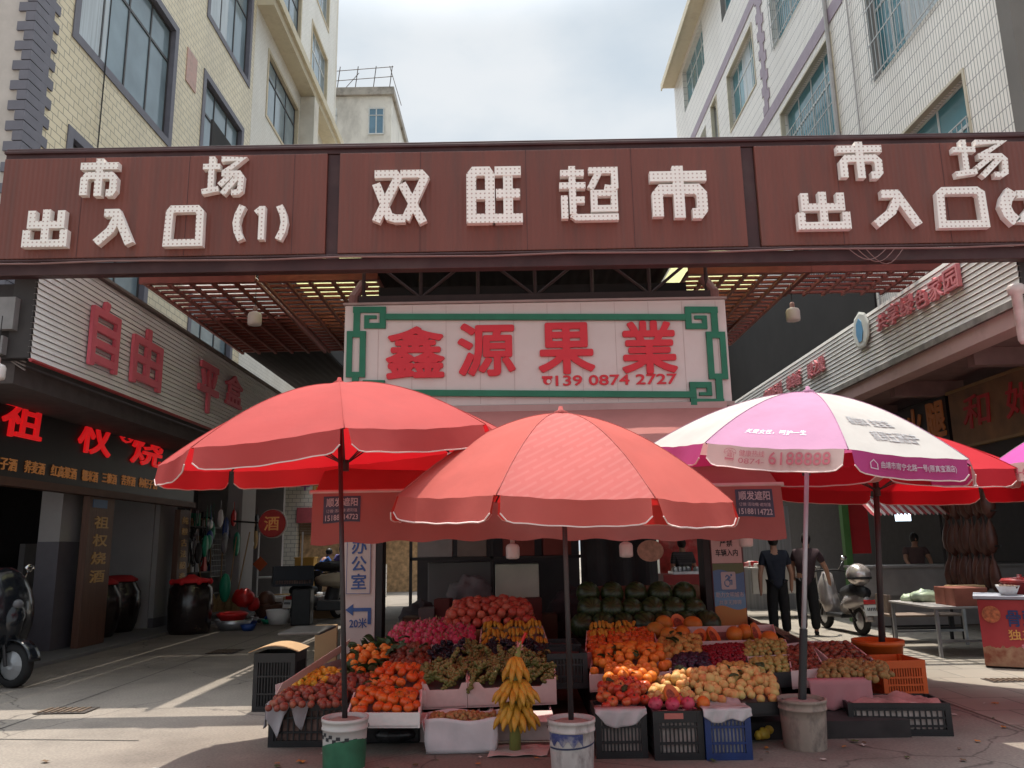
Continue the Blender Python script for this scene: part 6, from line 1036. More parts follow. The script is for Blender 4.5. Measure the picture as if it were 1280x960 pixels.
# bagged foam box in front
c = PZ(576, 944); bx = thing('bagged_foam_box', 'white foam box in a plastic bag holding small lychees in front of the cartons', 'box', (c.x, c.y+.2, 0)); x, y = c.x, c.y+.2
mb = MB()
def bag(u, v):
    a = u*4; i = int(a) % 4; f = a-int(a); cs = [(-.29, -.18), (.29, -.18), (.29, .18), (-.29, .18)]; p = V((*cs[i], 0)).lerp(V((*cs[(i+1) % 4], 0)), f); s = 1-.10*(1-v)+.03*math.sin(v*5+u*22)+.02*math.sin(u*47)
    return V((x+p.x*s, y+p.y*s, .004+.25*v+.012*math.sin(u*31)*v))
mb.grid(bag, 56, 8); mb.build('bag', mat('bag_white', (.60, .56, .58), .4, .12, 6, .3), bx, True, solid=.004)
mb = MB(); mb.bb((x-.25, y-.15, .01), (x+.25, y+.15, .2)); mb.build('foam', FOAM, bx)
for j in range(9):
    for i in range(13): place('lychee', (x-.235+.039*i+random.uniform(-.016, .016), y-.14+.035*j+random.uniform(-.014, .014), .215+.03*math.sin(math.pi*i/12)*math.sin(math.pi*j/8)+random.uniform(0, .028)), 'small brown-green lychee in the bagged foam box', 'lychees in the bagged box', 'lychee')
# banana stalk on paper
c = PZ(644, 940); bs = thing('banana_stalk', 'ripe yellow banana stalk standing upside down on a sheet of paper', 'bananas', (c.x, c.y, .02)); b0 = V((c.x, c.y, .02))
mb = MB(); mb.tube([b0, b0+V((.005, 0, .2)), b0+V((.01, 0, .45)), b0+V((.03, .01, .68)), b0+V((.06, 0, .80))], [.046, .042, .036, .024, .016], 10); mb.build('stem', mat('stalk_green', (.20, .22, .06), .6, .2, 5, dirt=(.15, .09, .04)), bs, True)
BAN = P['banana']
for tier, (z, R, n, tilt, L) in enumerate([(.66, .01, 7, 66, 1.15), (.62, .03, 8, 52, 1.2), (.50, .05, 12, 50, 1.22), (.46, .085, 13, 36, 1.22), (.43, .06, 10, 62, 1.2), (.33, .06, 11, 50, 1.25), (.28, .085, 11, 40, 1.25), (.27, .05, 8, 66, 1.2)]):
    for i in range(n):
        a = 2*math.pi*(i+.5*(tier % 2))/n + random.uniform(-.1, .1); q = BAN.copy(); q.name = 'banana'; COL.objects.link(q); q.parent = bs
        d = V((math.cos(a), math.sin(a), 0)); ax = (d*math.cos(RAD(tilt+random.uniform(-6, 6)))+V((0, 0, -math.sin(RAD(tilt))))).normalized(); zz = (d*math.sin(RAD(tilt))+V((0, 0, math.cos(RAD(tilt))))).normalized(); xx = ax.cross(zz).normalized(); zz = xx.cross(ax).normalized()
        M = Matrix((xx, ax, zz)).transposed().to_4x4(); q.matrix_local = Matrix.Translation(V((.012, 0, z))+d*(R+.045)+V((0, 0, -.045))) @ M @ Matrix.Scale(L*random.uniform(.92, 1.06), 4)
mb = MB(); [mb.add([b0+V((.05, 0, .76))+V((random.gauss(0, .02), random.gauss(0, .02), random.gauss(0, .02))) for _ in range(3)], [(0, 1, 2)]) for _ in range(14)]; mb.build('wrapping', mat('pink_film', (.6, .3, .3), .5), bs); mb = MB(); mb.rod(b0+V((.05, 0, .76)), b0+V((.10, -.01, .86)), .012, n=6); mb.build('tie', REDP, bs)
simple('paper_sheet', 'sheet of pinkish paper on the ground under the banana stalk', 'paper', mat('paper_pink', (.5, .40, .37), .9, .1), lambda m: m.grid(lambda u, v: V((c.x-.21+.45*u+.04*v, c.y-.17+.32*v, .008+.012*abs(math.sin(u*7+v*3)))), 10, 6), solid=.002)
# cardboard flap, bin, boxes at the road side
simple('cardboard_flap', 'long pale cardboard flap leaning over the sunlit mandarins', 'cardboard', mat('flap_pale', (.48, .38, .34), .85, .1, 3), lambda m: m.grid(lambda u, v: PS(345+85*u+8*v, 868-55*u-14*v, .07+.07*v+.02*math.sin(u*5)), 10, 4), solid=.008)
simple('cardboard_flap', 'white carton corner beside the sunlit mandarins', 'cardboard', mat('flap_white', (.4, .38, .37), .8, .1), lambda m: m.grid(lambda u, v: PS(344+14*u, 868-12*v-4*u, .01+.04*v), 4, 4), solid=.006)
bn_ = crate('tall black slatted crate with cardboard on top beside the road', (-2.40, 8.52, 0), .42, .36, .55, RAD(-4), CRB, 10, (.3, .6), inner=BLACKP); bn2 = crate('black crate standing behind the tall cardboard-topped one', (-2.25, 9.1, 0), .36, .34, .62, 0, CRB, 9, inner=BLACKP)
simple('cardboard_piece', 'curled brown cardboard lying on the tall black crate', 'cardboard', CARD, lambda m: m.grid(lambda u, v: V((-2.66+.5*u, 8.3+.42*v, .565+.06*math.sin(math.pi*u))), 10, 2), solid=.008)
simple('steel_tray', 'shallow dark pan lying on the crate behind the cardboard', 'pan', mat('pan_dark', (.10, .095, .09), .4, .2, 4, metal=.5), lambda m: m.prism([(-2.55, 8.9, .66), (-2.1, 8.9, .66), (-2.0, 9.25, .70), (-2.45, 9.25, .70)], (0, 0, .03)), bevel=.008)
simple('carton', 'tall brown carton leaning at the foot of the office pillar', 'carton', CARD, lambda m: m.box((-2.2, 9.65, .35), (.25, .1, .7), .1), bevel=.006)
# --- the bank by the dark red pillar
def fc(px0, px1, py, h, lb, m, d=.46, **k):
    a = PZ(px0, py); b = PZ(px1, py-(px1-px0)*.016); w_ = (b-a).length; q = (a+b)/2; return crate(lb, (q.x, q.y+d/2, 0), w_, d, h, math.atan2(b.y-a.y, b.x-a.x), m, **k), w_
PALE = mat('crate_paper', (.55, .45, .42), .9, .3, 12)
t1, w1 = fc(746, 811, 949, .33, 'black slatted crate of oranges under a clear plastic bag', CRB, inner=PALE, nb=10); drape(t1, 'bag_lining', (-w1/2, -.225, .335), (w1/2, -.225, .335), [.02, .11, .13, .12, .10, .03], (0, -1, 0), FILM)
t2, w2 = fc(819, 882, 951, .34, 'black slatted crate topped with cut dragon fruit', CRB, inner=PALE, nb=8, solid_top=.24); mb = MB(); mb.bb((-.10, -.2345, .285), (.04, -.2305, .325)); mb.build('crate_label', mat('label_dull_red', (.4, .12, .1), .6, .2), t2)
t3, w3 = fc(884, 942, 951, .34, 'blue slatted crate lined with a plastic bag', mat('crate_blue', (.012, .03, .12), .4, .2, 8), inner=mat('crate_pale', (.58, .53, .52), .9, .15, 9), nb=8, solid_top=.2); drape(t3, 'bag_lining', (-w3/2-.01, -.225, .345), (w3/2+.01, -.225, .345), [.05, .10, .09, .07, .09, .05], (0, -1, 0), FILM)
for t_, w_ in ((t3, w3), (t1, w1)): mb = MB(); mb.grid(lambda u, v: V((-w_/2+w_*u, -.23+.44*v, .345+.03*abs(math.sin(u*9+v*7))*(.3+abs(u-.5))-.05*math.sin(math.pi*u)*math.sin(math.pi*v)*(1 if t_ == t3 else 0))), 16, 12) if t_ == t3 else mb.add([(-w_/2+.01, -.21, .3), (w_/2-.01, -.21, .3), (w_/2-.01, .2, .3), (-w_/2+.01, .2, .3)], [(0, 1, 2, 3)]); mb.build('bag_top', FILM, t_, True)
R1 = [(750, 892), (806, 890), (815, 858), (752, 862)]; heap('redapple', R1, 'glossy red apple heaped in the crate under the clear bag', 'red apples in the bagged crate', 'apple', .09, .06, up=.03)
heap('orange', [(756, 868), (815, 864), (822, 846), (758, 850)], 'orange lying behind the glossy red apples', 'oranges behind the red apples', 'orange', .092, .06, up=.05)
R2 = [(740, 846), (838, 842), (830, 815), (744, 820)]; tray('pinkish foam box of oranges in front of the small orange loquats', R2, .12, FOAMP); heap('orange', R2, 'round orange in the foam box in front of the loquats', 'oranges in the foam box', 'orange', .094, .10, layers=1, up=.02)
R3 = [(734, 818), (820, 813), (815, 786), (736, 792)]; tray('foam box of red loquats below the watermelons', R3, .12, FOAMP); heap('tomato', R3, 'small red persimmon below the watermelons', 'small persimmons below the watermelons', 'persimmon', .082, .04, sc=(.72, .85)); brow([(738, 804), (795, 801), (795, 787), (738, 790)], 2, 13, 'small banana lying behind the small persimmons', 'bananas behind the small persimmons', .06)
R4 = [(822, 826), (874, 823), (875, 800), (824, 803)]; tray('foam box of brown pears before the papayas', R4, .12, FOAMP); heap('pear', R4, 'brown-yellow pear in the box before the papayas', 'brown pears', 'pear', .085, .06)
R5 = [(838, 848), (892, 844), (884, 820), (842, 824)]; tray('box of dark plums between the pears and the peaches', R5, .1, FOAMP); heap('darkplum', R5, 'nearly black plum between the pears and the peaches', 'dark plums', 'plum', .062, .05)
R6 = [(880, 836), (934, 831), (930, 806), (876, 810)]; tray('foam box of dark red cherries beside the dark plums', R6, .1, FOAMP); heap('cherry', R6, 'dark red cherry in the box beside the dark plums', 'dark cherries', 'cherry', .036, .05, .5)
R7 = [(898, 848), (937, 844), (936, 832), (896, 835)]; heap('pear', R7, 'small yellow pear between the cherries and the peaches', 'small pears by the cherries', 'pear', .075, .03, sc=(.7, .85))
R8 = [(806, 884), (974, 876), (968, 846), (818, 853)]; tray('long black tray of blushing peaches', R8, .1, CRB, .0); heap('peach', R8, 'blushing yellow-pink peach in the long tray', 'peaches in the long tray', 'peach', .077, .07, .3)
R8b = R8; heap('peach', [(830, 872), (955, 866), (952, 853), (835, 858)], 'blushing peach on top of the long heap', 'peaches on top of the heap', 'peach', .088, .05, .4, up=.07)
R9 = [(936, 846), (986, 842), (984, 824), (936, 828)]; tray('crate of green-yellow plums behind the dirty bucket', R9, .1, CRB); heap('greenplum', R9, 'green-yellow plum in the crate behind the dirty bucket', 'green plums behind the dirty bucket', 'plum', .062, .04)
R10 = [(928, 824), (986, 820), (980, 803), (930, 806)]; tray('foam box of green-yellow plums below the papayas', R10, .1, FOAMP); heap('greenplum', R10, 'green-yellow plum in the foam box below the papayas', 'green plums below the papayas', 'plum', .062, .04)
for i, (px, py, k, rx) in enumerate([(836, 794, 'papaya', 0), (853, 792, 'papaya', 0), (873, 797, 'papayahalf', .9), (893, 795, 'papayahalf', 1.0), (918, 793, 'papaya', 0), (931, 790, 'papaya', 0), (946, 791, 'papayahalf', 1.2), (962, 799, 'papaya', 0), (848, 779, 'papayahalf', 1.1), (866, 780, 'papaya', 0), (820, 788, 'papaya', .2), (830, 779, 'papaya', 0)]):
    place(k, PS(px, py, .03), 'orange papaya in the row in front of the dark red pillar' if k == 'papaya' else 'cut papaya showing its orange flesh', 'papayas' if k == 'papaya' else 'cut papayas', 'papaya', (rx, random.uniform(-.2, .2), random.uniform(-.7, .7)), 1.0)
tray('foam box holding the papayas', [(814, 806), (968, 802), (964, 784), (818, 788)], .1, FOAMP)
mp = [(728+26*i, 782-.3*i, 9.3, 0) for i in range(7)] + [(738+26*i, 762, 9.5, .05) for i in range(6)] + [(735+30*i, 742, 9.75, .1) for i in range(5)]
for i, (px, py, y, dz) in enumerate(mp): place('melon', PY(px, py, y), 'dark striped watermelon in the heap behind the papayas', 'watermelons', 'watermelon', (random.uniform(1.1, 1.5), random.uniform(-.3, .3), random.uniform(-.5, .5)), random.uniform(.82, 1.0))
simple('melon_rack', 'low wooden rack carrying the watermelon heap', 'rack', mat('rack_brown', (.16, .075, .045), .8, .2), lambda m: (m.prism([(.78, 9.2, .0), (.78, 9.2, .62), (.78, 10.3, 1.05), (.78, 10.3, 0)], (1.5, 0, 0))))
simple('dark_curtain', 'dark tarpaulin hanging behind the watermelons', 'tarpaulin', mat('tarp_dark', (.03, .03, .032), .8, .3, 4), lambda m: m.grid(lambda u, v: V((.9+1.05*u, 11.2+.06*math.sin(u*20), .9+1.7*v)), 24, 2), solid=.01)
# plums, lychees and cloth boxes beyond the dirty bucket
R11 = [(990, 842), (1030, 838), (1012, 806), (985, 810)]; tray('pink foam box of dark lychees behind the pale pole', R11, .12, FOAMP, .03); heap('darkapple', R11, 'dull dark fruit in the pink box behind the pale pole', 'dark fruit behind the pale pole', 'fruit', .07, .02, sc=(.7, .85))
R12 = [(1036, 826), (1092, 830), (1060, 806), (1012, 806)]; tray('pink foam box of dark plums nearest the paved lane', R12, .12, FOAMP, .03); heap('darkapple', R12, 'dull dark fruit in the pink box nearest the paved lane', 'dark fruit by the paved lane', 'fruit', .07, .02, sc=(.7, .85))
R13 = [(1020, 850), (1082, 848), (1078, 828), (1030, 830)]; t_ = tray('box of kiwi berries draped with a pink cloth', R13, .2, FOAMP, .0); heap('olive', R13, 'brown-green kiwi berry in the pink-clothed box', 'kiwi berries in the clothed box', 'kiwi berry', .06, .04)
a = PS(1010, 852, .01); b = PS(1088, 850, .01); drape(t_, 'cloth', a, b, [.12, .22, .24, .22, .25, .24, .2], (.1, -1, 0), PCLOTH)
R14 = [(1084, 852), (1126, 850), (1122, 826), (1082, 830)]; heap('olive', [(1082, 852), (1118, 848), (1104, 830), (1080, 832)], 'green kiwi berry in the orange basket', 'kiwi berries in the orange basket', 'kiwi berry', .062, .03)
ORB = mat('basket_orange', (.55, .10, .015), .45, .1, 8); a = PS(1106, 848); ob_ = crate('orange slatted basket at the foot of the deep red umbrella', (3.62, 8.12, 0), .42, .44, .44, RAD(3), ORB, 12, (.2, .35, .5, .65), 'plastic_basket', 'basket', inner=mat('basket_inner', (.35, .07, .02), .7)); simple('orange_tub', 'round orange tub behind the slatted orange basket', 'tub', mat('tub_orange', (.55, .12, .02), .4), lambda m: m.lathe((3.72, 8.62, 0), [(.18, 0), (.24, .5), (.255, .5), (.255, .55), (.23, .55), (.17, .05)], 22), smooth=True)
bf = crate('black flat crate with a fruit bag alone on the open ground', (3.12, 7.12, 0), .80, .44, .25, RAD(-6), CRB, 15, (.3, .55, .8), inner=PALE)
mb = MB(); mb.grid(lambda u, v: V((-.36+.72*u, -.2+.4*v, .235+.03*math.sin(u*7)*math.sin(v*5)+.015*math.sin(u*23+v*11))), 22, 10); mb.build('bag', mat('bag_fruit_pink', (.42, .22, .21), .35, .4, 6, .3), bf, True)
simple('crumpled_bag', 'crumpled yellow bag on the ground beside the dirty bucket', 'bag', mat('bag_yellow', (.55, .34, .04), .5, .25, 9, .5), lambda m: (m.ball(PZ(957, 928)+V((0, .03, .055)), .062, 10, 7, (1.05, .8, .85)), m.ball(PZ(950, 929)+V((0, .04, .05)), .045, 8, 6), m.ball(PZ(964, 926)+V((0, .05, .07)), .04, 8, 6)), smooth=True, rough=.05)
crate('low black crate under the end of the peach tray', (1.98, 6.98, 0), .46, .42, .26, 0, CRB, 12); crate('dark crate under the green plums behind the dirty bucket', (2.42, 7.75, 0), .42, .4, .36, 0, CRB, 10)
crate('pale slatted crate beside the flat black one behind the dirty bucket', (2.62, 7.35, 0), .3, .5, .28, 0, mat('crate_grey', (.16, .14, .14), .6), 8)
a = PZ(850, 905); cs_ = V((t2.location.x, t2.location.y, .35))
for dx, dy, k in [(-.14, -.1, 'dragon'), (.04, .02, 'dragon'), (.10, -.12, 'dragon'), (-.02, -.14, 'dragon')]: place(k, cs_+V((dx, dy, .02)), 'dragon fruit on the black crate beside the blue one', 'dragon fruit on the front crate', 'dragon fruit', (1.3, random.uniform(-.4, .4), random.random()))
place('papayahalf', cs_+V((0, -.05, .07)), 'yellow cut papaya lying on the front dragon fruit', 'cut papaya on the front crate', 'papaya', (.9, .2, .4), .85); place('orange', V((t3.location.x-.14, t3.location.y-.08, .37)), 'single yellow orange in the bag of the blue crate', 'orange in the blue crate', 'orange', None, 1.1)
simple('burlap_mound', 'brown burlap sheet sloping down behind the papayas beside the dark red pillar', 'sacking', mat('burlap', (.14, .085, .06), .95, .3, 9, .5), lambda m: m.grid(lambda u, v: V((2.7+1.1*u, 9.35+.9*v, .62-.5*u+.05*math.sin(u*9+v*4)+.08*v)), 16, 8), solid=.02)
simple('round_sticker', 'green round sticker on the apple crate', 'sticker', mat('sticker_green', (.16, .32, .2), .5, .5, 12), lambda m: m.lathe(V((PZ(805, 915).x, t1.location.y-.237, .19)), [(.045, 0), (.045, .003)], 14, M=Matrix.Rotation(math.pi/2, 3, 'X')))
rn = random.Random(31); SCR = [mat('scrap_paper', (.45, .42, .38), .9), mat('scrap_leaf', (.06, .08, .02), .7), mat('scrap_peel', (.40, .16, .03), .6), mat('scrap_brown', (.12, .08, .05), .9)]
for i in range(46):
    x = rn.uniform(-4.2, 4.6); y = rn.uniform(6.15, 8.6)
    if -2.1 < x < 3.6 and y > 6.75: y = 6.1+.6*rn.random()
    k = rn.randrange(4); s_ = rn.uniform(.012, .035); a = rn.random()*6
    simple(['paper_scrap', 'leaf_scrap', 'peel_scrap', 'twig_scrap'][k], ['scrap of pale paper trodden on the ground in front of the stall', 'torn green leaf dropped on the ground in front of the stall', 'bit of orange peel dropped on the ground in front of the stall', 'brown twig or husk dropped on the ground in front of the stall'][k], 'litter', SCR[k], lambda m: m.grid(lambda u, v: V((x+s_*((u-.5)*2*math.cos(a)-(v-.5)*1.3*math.sin(a)), y+s_*((u-.5)*2*math.sin(a)+(v-.5)*1.3*math.cos(a)), .009+.3*s_*abs(math.sin(3*u+2*v)))), 3, 3), ['paper scraps on the ground', 'leaf scraps on the ground', 'peel scraps on the ground', 'twig scraps on the ground'][k])
for A_, n_ in ((R2, 9), (R8, 7), (R1, 4), (TB, 3), (TB3, 5), (R4, 5)):
    A, B, C, D = quad(A_)
    for i in range(n_): u, v = random.uniform(.1, .9), random.uniform(.2, .95); p = A.lerp(B, u).lerp(D.lerp(C, u), v); p.z += .13; place('leaf', p, 'loose dark leaf lying on top of a fruit heap', 'loose leaves on the fruit heaps', 'leaf', (random.uniform(-.6, .6), random.uniform(-.6, .6), random.random()*6.28), random.uniform(.5, .8))
# ------------------------------------------------------------------ people
SKIN = mat('skin', (.36, .19, .13), .5, .08, 9); HAIR = mat('hair_black', (.012, .010, .010), .5, .3, 30)
def skinmesh(name, J, E, m, par, sub=2):
    me = bpy.data.meshes.new(name); ks = list(J); me.from_pydata([J[k][:3] for k in ks], [(ks.index(a), ks.index(b)) for a, b in E], []); me.materials.append(m); ob = bpy.data.objects.new(name, me); COL.objects.link(ob); ob.parent = par; ob['_w'] = [0, 0, 0]
    q = ob.modifiers.new('skin', 'SKIN'); q.use_smooth_shade = True; s = ob.modifiers.new('sub', 'SUBSURF'); s.levels = sub; s.render_levels = sub
    for i, k in enumerate(ks):
        r = J[k][3]; rr = J[k][4] if len(J[k]) > 4 else r; me.skin_vertices[0].data[i].radius = (r, rr); me.skin_vertices[0].data[i].use_root = (i == 0)
    return ob
def person(label, loc, rz, top, bottom, lean=0.0, bend=0.0, armL=(.24, .02, .78), armR=(-.24, .02, .78), h=1.66, sit=False, cap=None, grp=None):
    t = thing('person', label, 'person', loc, grp, rz); s = h/1.7; S_ = math.sin(bend); Cb = math.cos(bend)
    def up(x, z, y=0): zz = z-.95; return (x*s+lean*max(0, zz)*s, (y+S_*zz)*s, (.95+zz*Cb)*s)
    hipz = .95; J = {'pelvis': (*up(0, .95), .125, .10), 'belly': (*up(0, 1.12), .12, .095), 'chest': (*up(0, 1.30), .135, .10), 'neckb': (*up(0, 1.43), .075, .07), 'neck': (*up(0, 1.49), .048, .048), 'head': (*up(0, 1.57, .015), .07, .08), 'crown': (*up(0, 1.66, .01), .062, .075)}
    for n_, sx in (('L', 1), ('R', -1)):
        hand = armL if sx > 0 else armR; sh = V(up(.18*sx, 1.39)); hd = V(hand)*s; el = sh.lerp(hd, .52)+V((.04*sx, -.03, -.02)); J['sh'+n_] = (*sh, .058); J['el'+n_] = (*el, .042); J['wr'+n_] = (*(el.lerp(hd, .88)), .027, .03); J['pa'+n_] = (*hd, .028, .035)
        d = (hd-el).normalized()
        for f in range(4): J['f%d%s' % (f, n_)] = (*(hd+d*(.075-.008*abs(f-1.3))+V((.0, .016*(f-1.5), 0))), .009)
        J['th'+n_] = (*(hd+d*.03+V((-.02*sx, .035, 0))), .010)
        if not sit: kn = V((.10*sx, .015, .50))*s; an = V((.105*sx, -.01, .09))*s; to = V((.115*sx, .15, .035))*s
        else: kn = V((.13*sx, .42, .50))*s; an = V((.12*sx, .40, .09))*s; to = V((.13*sx, .55, .035))*s
        J['hip'+n_] = (*up(.078*sx, .88), .098, .095); J['kn'+n_] = (*kn, .062); J['an'+n_] = (*an, .04); J['to'+n_] = (*to, .034, .028)
    E = [('pelvis', 'belly'), ('belly', 'chest'), ('chest', 'neckb'), ('neckb', 'neck'), ('neck', 'head'), ('head', 'crown')]
    for n_ in 'LR': E += [('chest', 'sh'+n_), ('sh'+n_, 'el'+n_), ('el'+n_, 'wr'+n_), ('wr'+n_, 'pa'+n_), ('pa'+n_, 'th'+n_), ('pelvis', 'hip'+n_), ('hip'+n_, 'kn'+n_), ('kn'+n_, 'an'+n_), ('an'+n_, 'to'+n_)] + [('pa'+n_, 'f%d%s' % (f, n_)) for f in range(4)]
    skinmesh('body', J, E, SKIN, t)
    g = lambda k, a: (*J[k][:3], *[r+a for r in J[k][3:]])
    def part(u, n_): a = V(J['sh'+n_][:3]); b = V(J['el'+n_][:3]); return (*a.lerp(b, u), .064)
    T = {'belly': g('belly', .034), 'pel': (J['pelvis'][0], J['pelvis'][1], J['pelvis'][2]-.02, .158, .132), 'hem': (J['pelvis'][0], J['pelvis'][1], J['pelvis'][2]-.17, .172, .142), 'chest': g('chest', .026), 'nb': g('neckb', .014)}
    for n_ in 'LR': T['s'+n_] = g('sh'+n_, .02); T['e'+n_] = part(.62, n_)
    skinmesh('shirt', T, [('belly', 'pel'), ('pel', 'hem'), ('belly', 'chest'), ('chest', 'nb'), ('chest', 'sL'), ('chest', 'sR'), ('sL', 'eL'), ('sR', 'eR')], top, t)
    T = {'pelvis': (J['pelvis'][0], J['pelvis'][1], J['pelvis'][2]-.06, .10, .09)}
    for n_ in 'LR':
        T['h'+n_] = g('hip'+n_, .022); T['k'+n_] = g('kn'+n_, .03); T['a'+n_] = g('an'+n_, .035)
    skinmesh('trousers', T, [('pelvis', 'hL'), ('pelvis', 'hR'), ('hL', 'kL'), ('kL', 'aL'), ('hR', 'kR'), ('kR', 'aR')], bottom, t)
    for n_ in 'LR': a = V(J['an'+n_][:3]); b = V(J['to'+n_][:3]); skinmesh('shoe', {'a': (a.x, a.y-.03*s, .045*s, .042), 'm': (*(a.lerp(b, .6)-V((0, 0, .01))), .042, .034), 't': (b.x, b.y+.03, .035*s, .036, .026)}, [('a', 'm'), ('m', 't')], DARK, t)
    hd = V(J['head'][:3]); mb = MB(); mb.ball(hd+V((0, -.018, .055)), .104, 14, 9, (.82, 1.0, 1.05)); mb.ball(hd+V((0, -.085, .06)), .045, 8, 6); mb.build('hair' if not cap else 'cap', cap or HAIR, t, True)
    mb = MB(); mb.lathe(hd+V((0, .088, .01)), [(.016, 0), (.008, .03), (.004, .045)], 7); mb.build('nose', SKIN, t, True); mb = MB(); [mb.ball(hd+V((x, .078, .035)), .011, 6, 5) for x in (-.028, .028)]; mb.build('eyes', mat('eye_dark', (.02, .015, .015), .2), t); mb = MB(); mb.tube([hd+V((x, .083-.3*x*x, -.035)) for x in (-.022, 0, .022)], .005, 5); mb.build('mouth', mat('lip', (.3, .08, .07), .5), t)
    return t
NAVY = mat('navy_tee', (.012, .015, .028), .85, .2, 9, .1); BLK = mat('black_trousers', (.008, .008, .010), .85, .2, 9, .1); MRN = mat('maroon_blouse', (.035, .017, .022), .85, .2, 9, .1)
person('person in a navy tee and black trousers standing with an arm hanging, seen from behind', (4.36, 13.75, 0), RAD(-6), NAVY, BLK, .0, .10, (.27, .16, .80), (-.27, .04, .76))
person('person in a dark maroon blouse leaning towards the scooter with an arm stretched out', (4.95, 14.05, 0), RAD(-14), MRN, BLK, .10, .16, (.42, .30, .86), (-.16, .3, .95), 1.68)
person('person in a striped dark shirt before the red posters', (3.35, 16.3, 0), RAD(10), mat('shirt_striped', (.05, .045, .05), .8, .9, 3, stretch=(.2, .2, 9)), BLK, 0, .1, h=1.64)
person('person standing in the dark behind the ham shop counter', (8.0, 16.4, 0), RAD(170), mat('shirt_dim', (.10, .06, .06), .8), BLK, 0, .12, (.2, .35, 1.05), (-.2, .35, 1.05))
person('person in a bright blue shirt bending beside the yellow cupboard', (-5.9, 24.6, 0), RAD(-60), mat('shirt_blue', (.02, .07, .25), .8, .1), BLK, 0, .55, (.2, .6, .75), (-.2, .55, .75))
person('person in a violet shirt standing by the low white-tiled counter', (-5.25, 24.9, 0), RAD(160), mat('shirt_violet', (.10, .09, .25), .8, .1), BLK, 0, .1, (.2, .3, .95), (-.2, .3, .95))
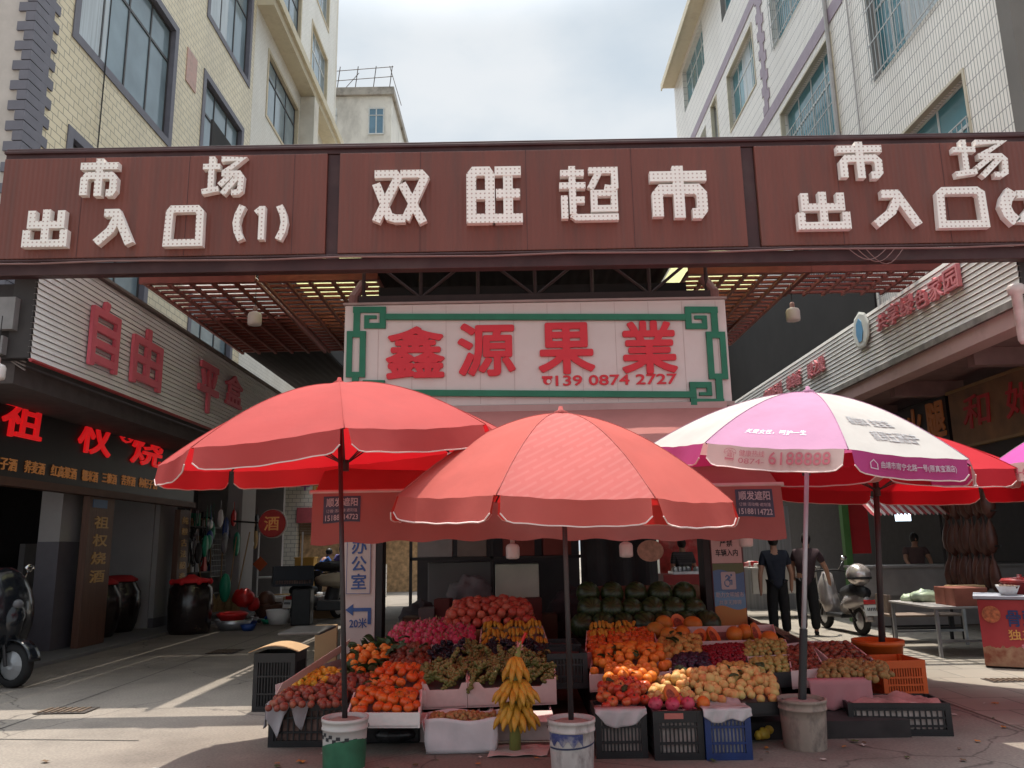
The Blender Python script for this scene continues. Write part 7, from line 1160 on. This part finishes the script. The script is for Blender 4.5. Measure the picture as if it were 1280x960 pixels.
# ------------------------------------------------------------------ two-wheelers
TYRE = mat('tyre', (.015, .015, .016), .8, .2); CHROME = mat('chrome', (.7, .7, .7), .12, .05, metal=1.0)
def scooter(label, loc, rz, bm, cat='scooter', cargo=False, box=None):
    t = thing('motor_scooter', label, cat, loc, None, rz)          # forward is +x
    if cargo: mb = MB(); mb.ball((.36, 0, .74), .5, 18, 12, (.48, .8, 1.05)); mb.build('apron', bm, t, True)
    RX = Matrix.Rotation(math.pi/2, 3, 'X')
    for x in (-.62, .62):
        mb = MB(); mb.lathe((x, 0, .23), [(.15, -.05), (.21, -.05), (.232, -.02), (.232, .02), (.21, .05), (.15, .05)], 22, False, RX); w_ = mb.build('wheel', TYRE, t, True); mb = MB(); mb.lathe((x, 0, .23), [(.04, -.06), (.15, -.035), (.15, .035), (.04, .06)], 12, True, RX); mb.build('rim', GAL, w_)
    def shell(prof, w0, w1):
        mb = MB(); n = len(prof)
        mb.grid(lambda u, v: (lambda k: (lambda i, f: V((prof[i][0]+(prof[i+1][0]-prof[i][0])*f, (w0+(w1-w0)*math.sin(math.pi*v))*math.cos(math.pi*v)*1.0, prof[i][1]+(prof[i+1][1]-prof[i][1])*f)))(min(int(k), n-2), k-min(int(k), n-2)))(u*(n-1)), (n-1)*3, 8); return mb
    mb = MB(); mb.tube([(-.88, 0, .56), (-.7, 0, .58), (-.4, 0, .52), (-.15, 0, .40)], [.05, .13, .165, .12], 12); mb.build('body', bm, t, True)
    mb = MB(); mb.tube([(.30, 0, .26), (.42, 0, .5), (.5, 0, .75), (.44, 0, .98)], [.13, .17, .16, .09], 12); mb.build('front_shield', bm, t, True)
    mb = MB(); mb.bb((-.2, -.14, .24), (.36, .14, .31)); mb.build('footboard', BLACKP, t, bevel=.02); mb = MB(); mb.tube([(-.85, 0, .69), (-.5, 0, .71), (-.15, 0, .66)], [.09, .14, .10], 10); mb.build('seat', BLACKP, t, True)
    mb = MB(); mb.tube([(.36, -.34, 1.0), (.42, -.15, 1.03), (.42, .15, 1.03), (.36, .34, 1.0)], .016, 7); mb.build('handlebar', DARK, t, True)
    for s_ in (-1, 1):
        mb = MB(); mb.rod((.4, .2*s_, 1.03), (.38, .3*s_, 1.2), .007, n=5); mb.ball((.38, .32*s_, 1.24), .062, 9, 6, (.35, 1.1, .75)); mb.build('mirror', CHROME, t, True)
    mb = MB(); mb.ball((.585, 0, .86), .07, 10, 7, (.7, 1, .8)); mb.build('headlight', mat('lamp_lens', (.12, .12, .13), .15), t, True); mb = MB(); mb.grid(lambda u, v: V((.62+.265*math.cos(math.pi*(.05+.6*u)), -.075+.15*v, .23+.265*math.sin(math.pi*(.05+.6*u)))), 10, 3); mb.build('mudguard', bm, t, True, solid=.012)
    mb = MB(); mb.grid(lambda u, v: V((-.62-.265*math.cos(math.pi*(.0+.6*u)), -.075+.15*v, .23+.265*math.sin(math.pi*(.0+.6*u)))), 10, 3); mb.build('mudguard', bm, t, True, solid=.012); [MB().tube([(.6, y, .23), (.5, y*.8, .55)], .02, 6).build('fork', DARK, t) for y in (-.09, .09)]; MB().tube([(-.62, .1, .23), (-.4, .1, .45)], .022, 6).build('swing_arm', DARK, t)
    mb = MB(); mb.box((-.92, 0, .55), (.03, .2, .07)); mb.build('tail_light', mat('tail_red', (.4, .02, .02), .2), t, bevel=.01)
    if box: mb = MB(); [mb.ball((-.66, 0, .98), .2, 16, 10, (1, 1, .95))]; mb.build('helmet', box, t, True); mb = MB(); mb.lathe((-.66, 0, .93), [(.205, -.02), (.21, 0), (.205, .02)], 16); mb.build('helmet_band', DARK, t)
    mb = MB(); mb.box((-.97, 0, .42), (.012, .24, .17), M=Matrix.Rotation(.2, 3, 'Y')); pl = mb.build('plate', mat('plate_white', (.6, .6, .58), .4, .1), t); mb = MB(); [mb.box((-.978-.002, y, .44), (.004, .016, .05), M=Matrix.Rotation(.2, 3, 'Y')) for y in (-.08, -.05, -.02, .01, .04, .07)]; [mb.box((-.967-.002, y, .375), (.004, .012, .04), M=Matrix.Rotation(.2, 3, 'Y')) for y in (-.07, -.03, .02, .06)]; mb.build('plate_marks', INK, pl)
    return t
scooter('shiny black scooter parked at the mouth of the liquor shop', (-6.72, 10.25, .0), RAD(-14), mat('paint_black', (.010, .012, .016), .22, .1, coat=.4), cargo=True).scale = (1.12, 1.12, 1.12)
t = scooter('scooter with a silver helmet on its seat seen from behind on the paved lane', (5.72, 14.55, .008), RAD(96), mat('paint_silver', (.34, .31, .30), .25, .1, metal=.4), box=mat('helmet_silver', (.55, .50, .48), .18, .1, metal=.6))
scooter('scooter loaded with a black crate and sacks beside the fruit stall lane', (-4.45, 18.7, .0), RAD(60), mat('paint_grey', (.05, .05, .055), .4))
crate('black crate riding on the loaded scooter in the lane', (-4.85, 17.9, .80), .85, .5, .42, RAD(20), mat('crate_navy', (.012, .02, .03), .4), 14, solid_top=.7)
simple('sack_roll', 'buff sacks lying on the loaded scooter behind the black crate', 'sack', mat('sack_buff', (.42, .35, .26), .9, .1, 6, .3), lambda m: (m.ball((-4.0, 18.6, .88), .3, 12, 8, (1.9, .8, .55)), m.ball((-3.75, 18.9, 1.2), .25, 10, 7, (1, .7, 1))), smooth=True, rough=.14)
simple('dark_coat', 'dark coat thrown over the sacks on the loaded scooter', 'coat', DARK, lambda m: m.ball((-4.2, 18.9, 1.18), .24, 10, 7, (2.2, .7, .5)), smooth=True, rough=.14)
simple('hand_trolley', 'dark folded trolley standing under the loaded scooter', 'trolley', BLACKP, lambda m: (m.bb((-4.7, 17.3, .02), (-4.3, 17.6, .75)), m.bb((-4.2, 17.4, .3), (-3.5, 17.8, .5))), bevel=.02)
# ------------------------------------------------------------------ wrap up
COL.objects.unlink(_to); bpy.data.objects.remove(_to)
for o in list(COL.objects):
    for k in ('_w',):
        if k in o: del o[k]
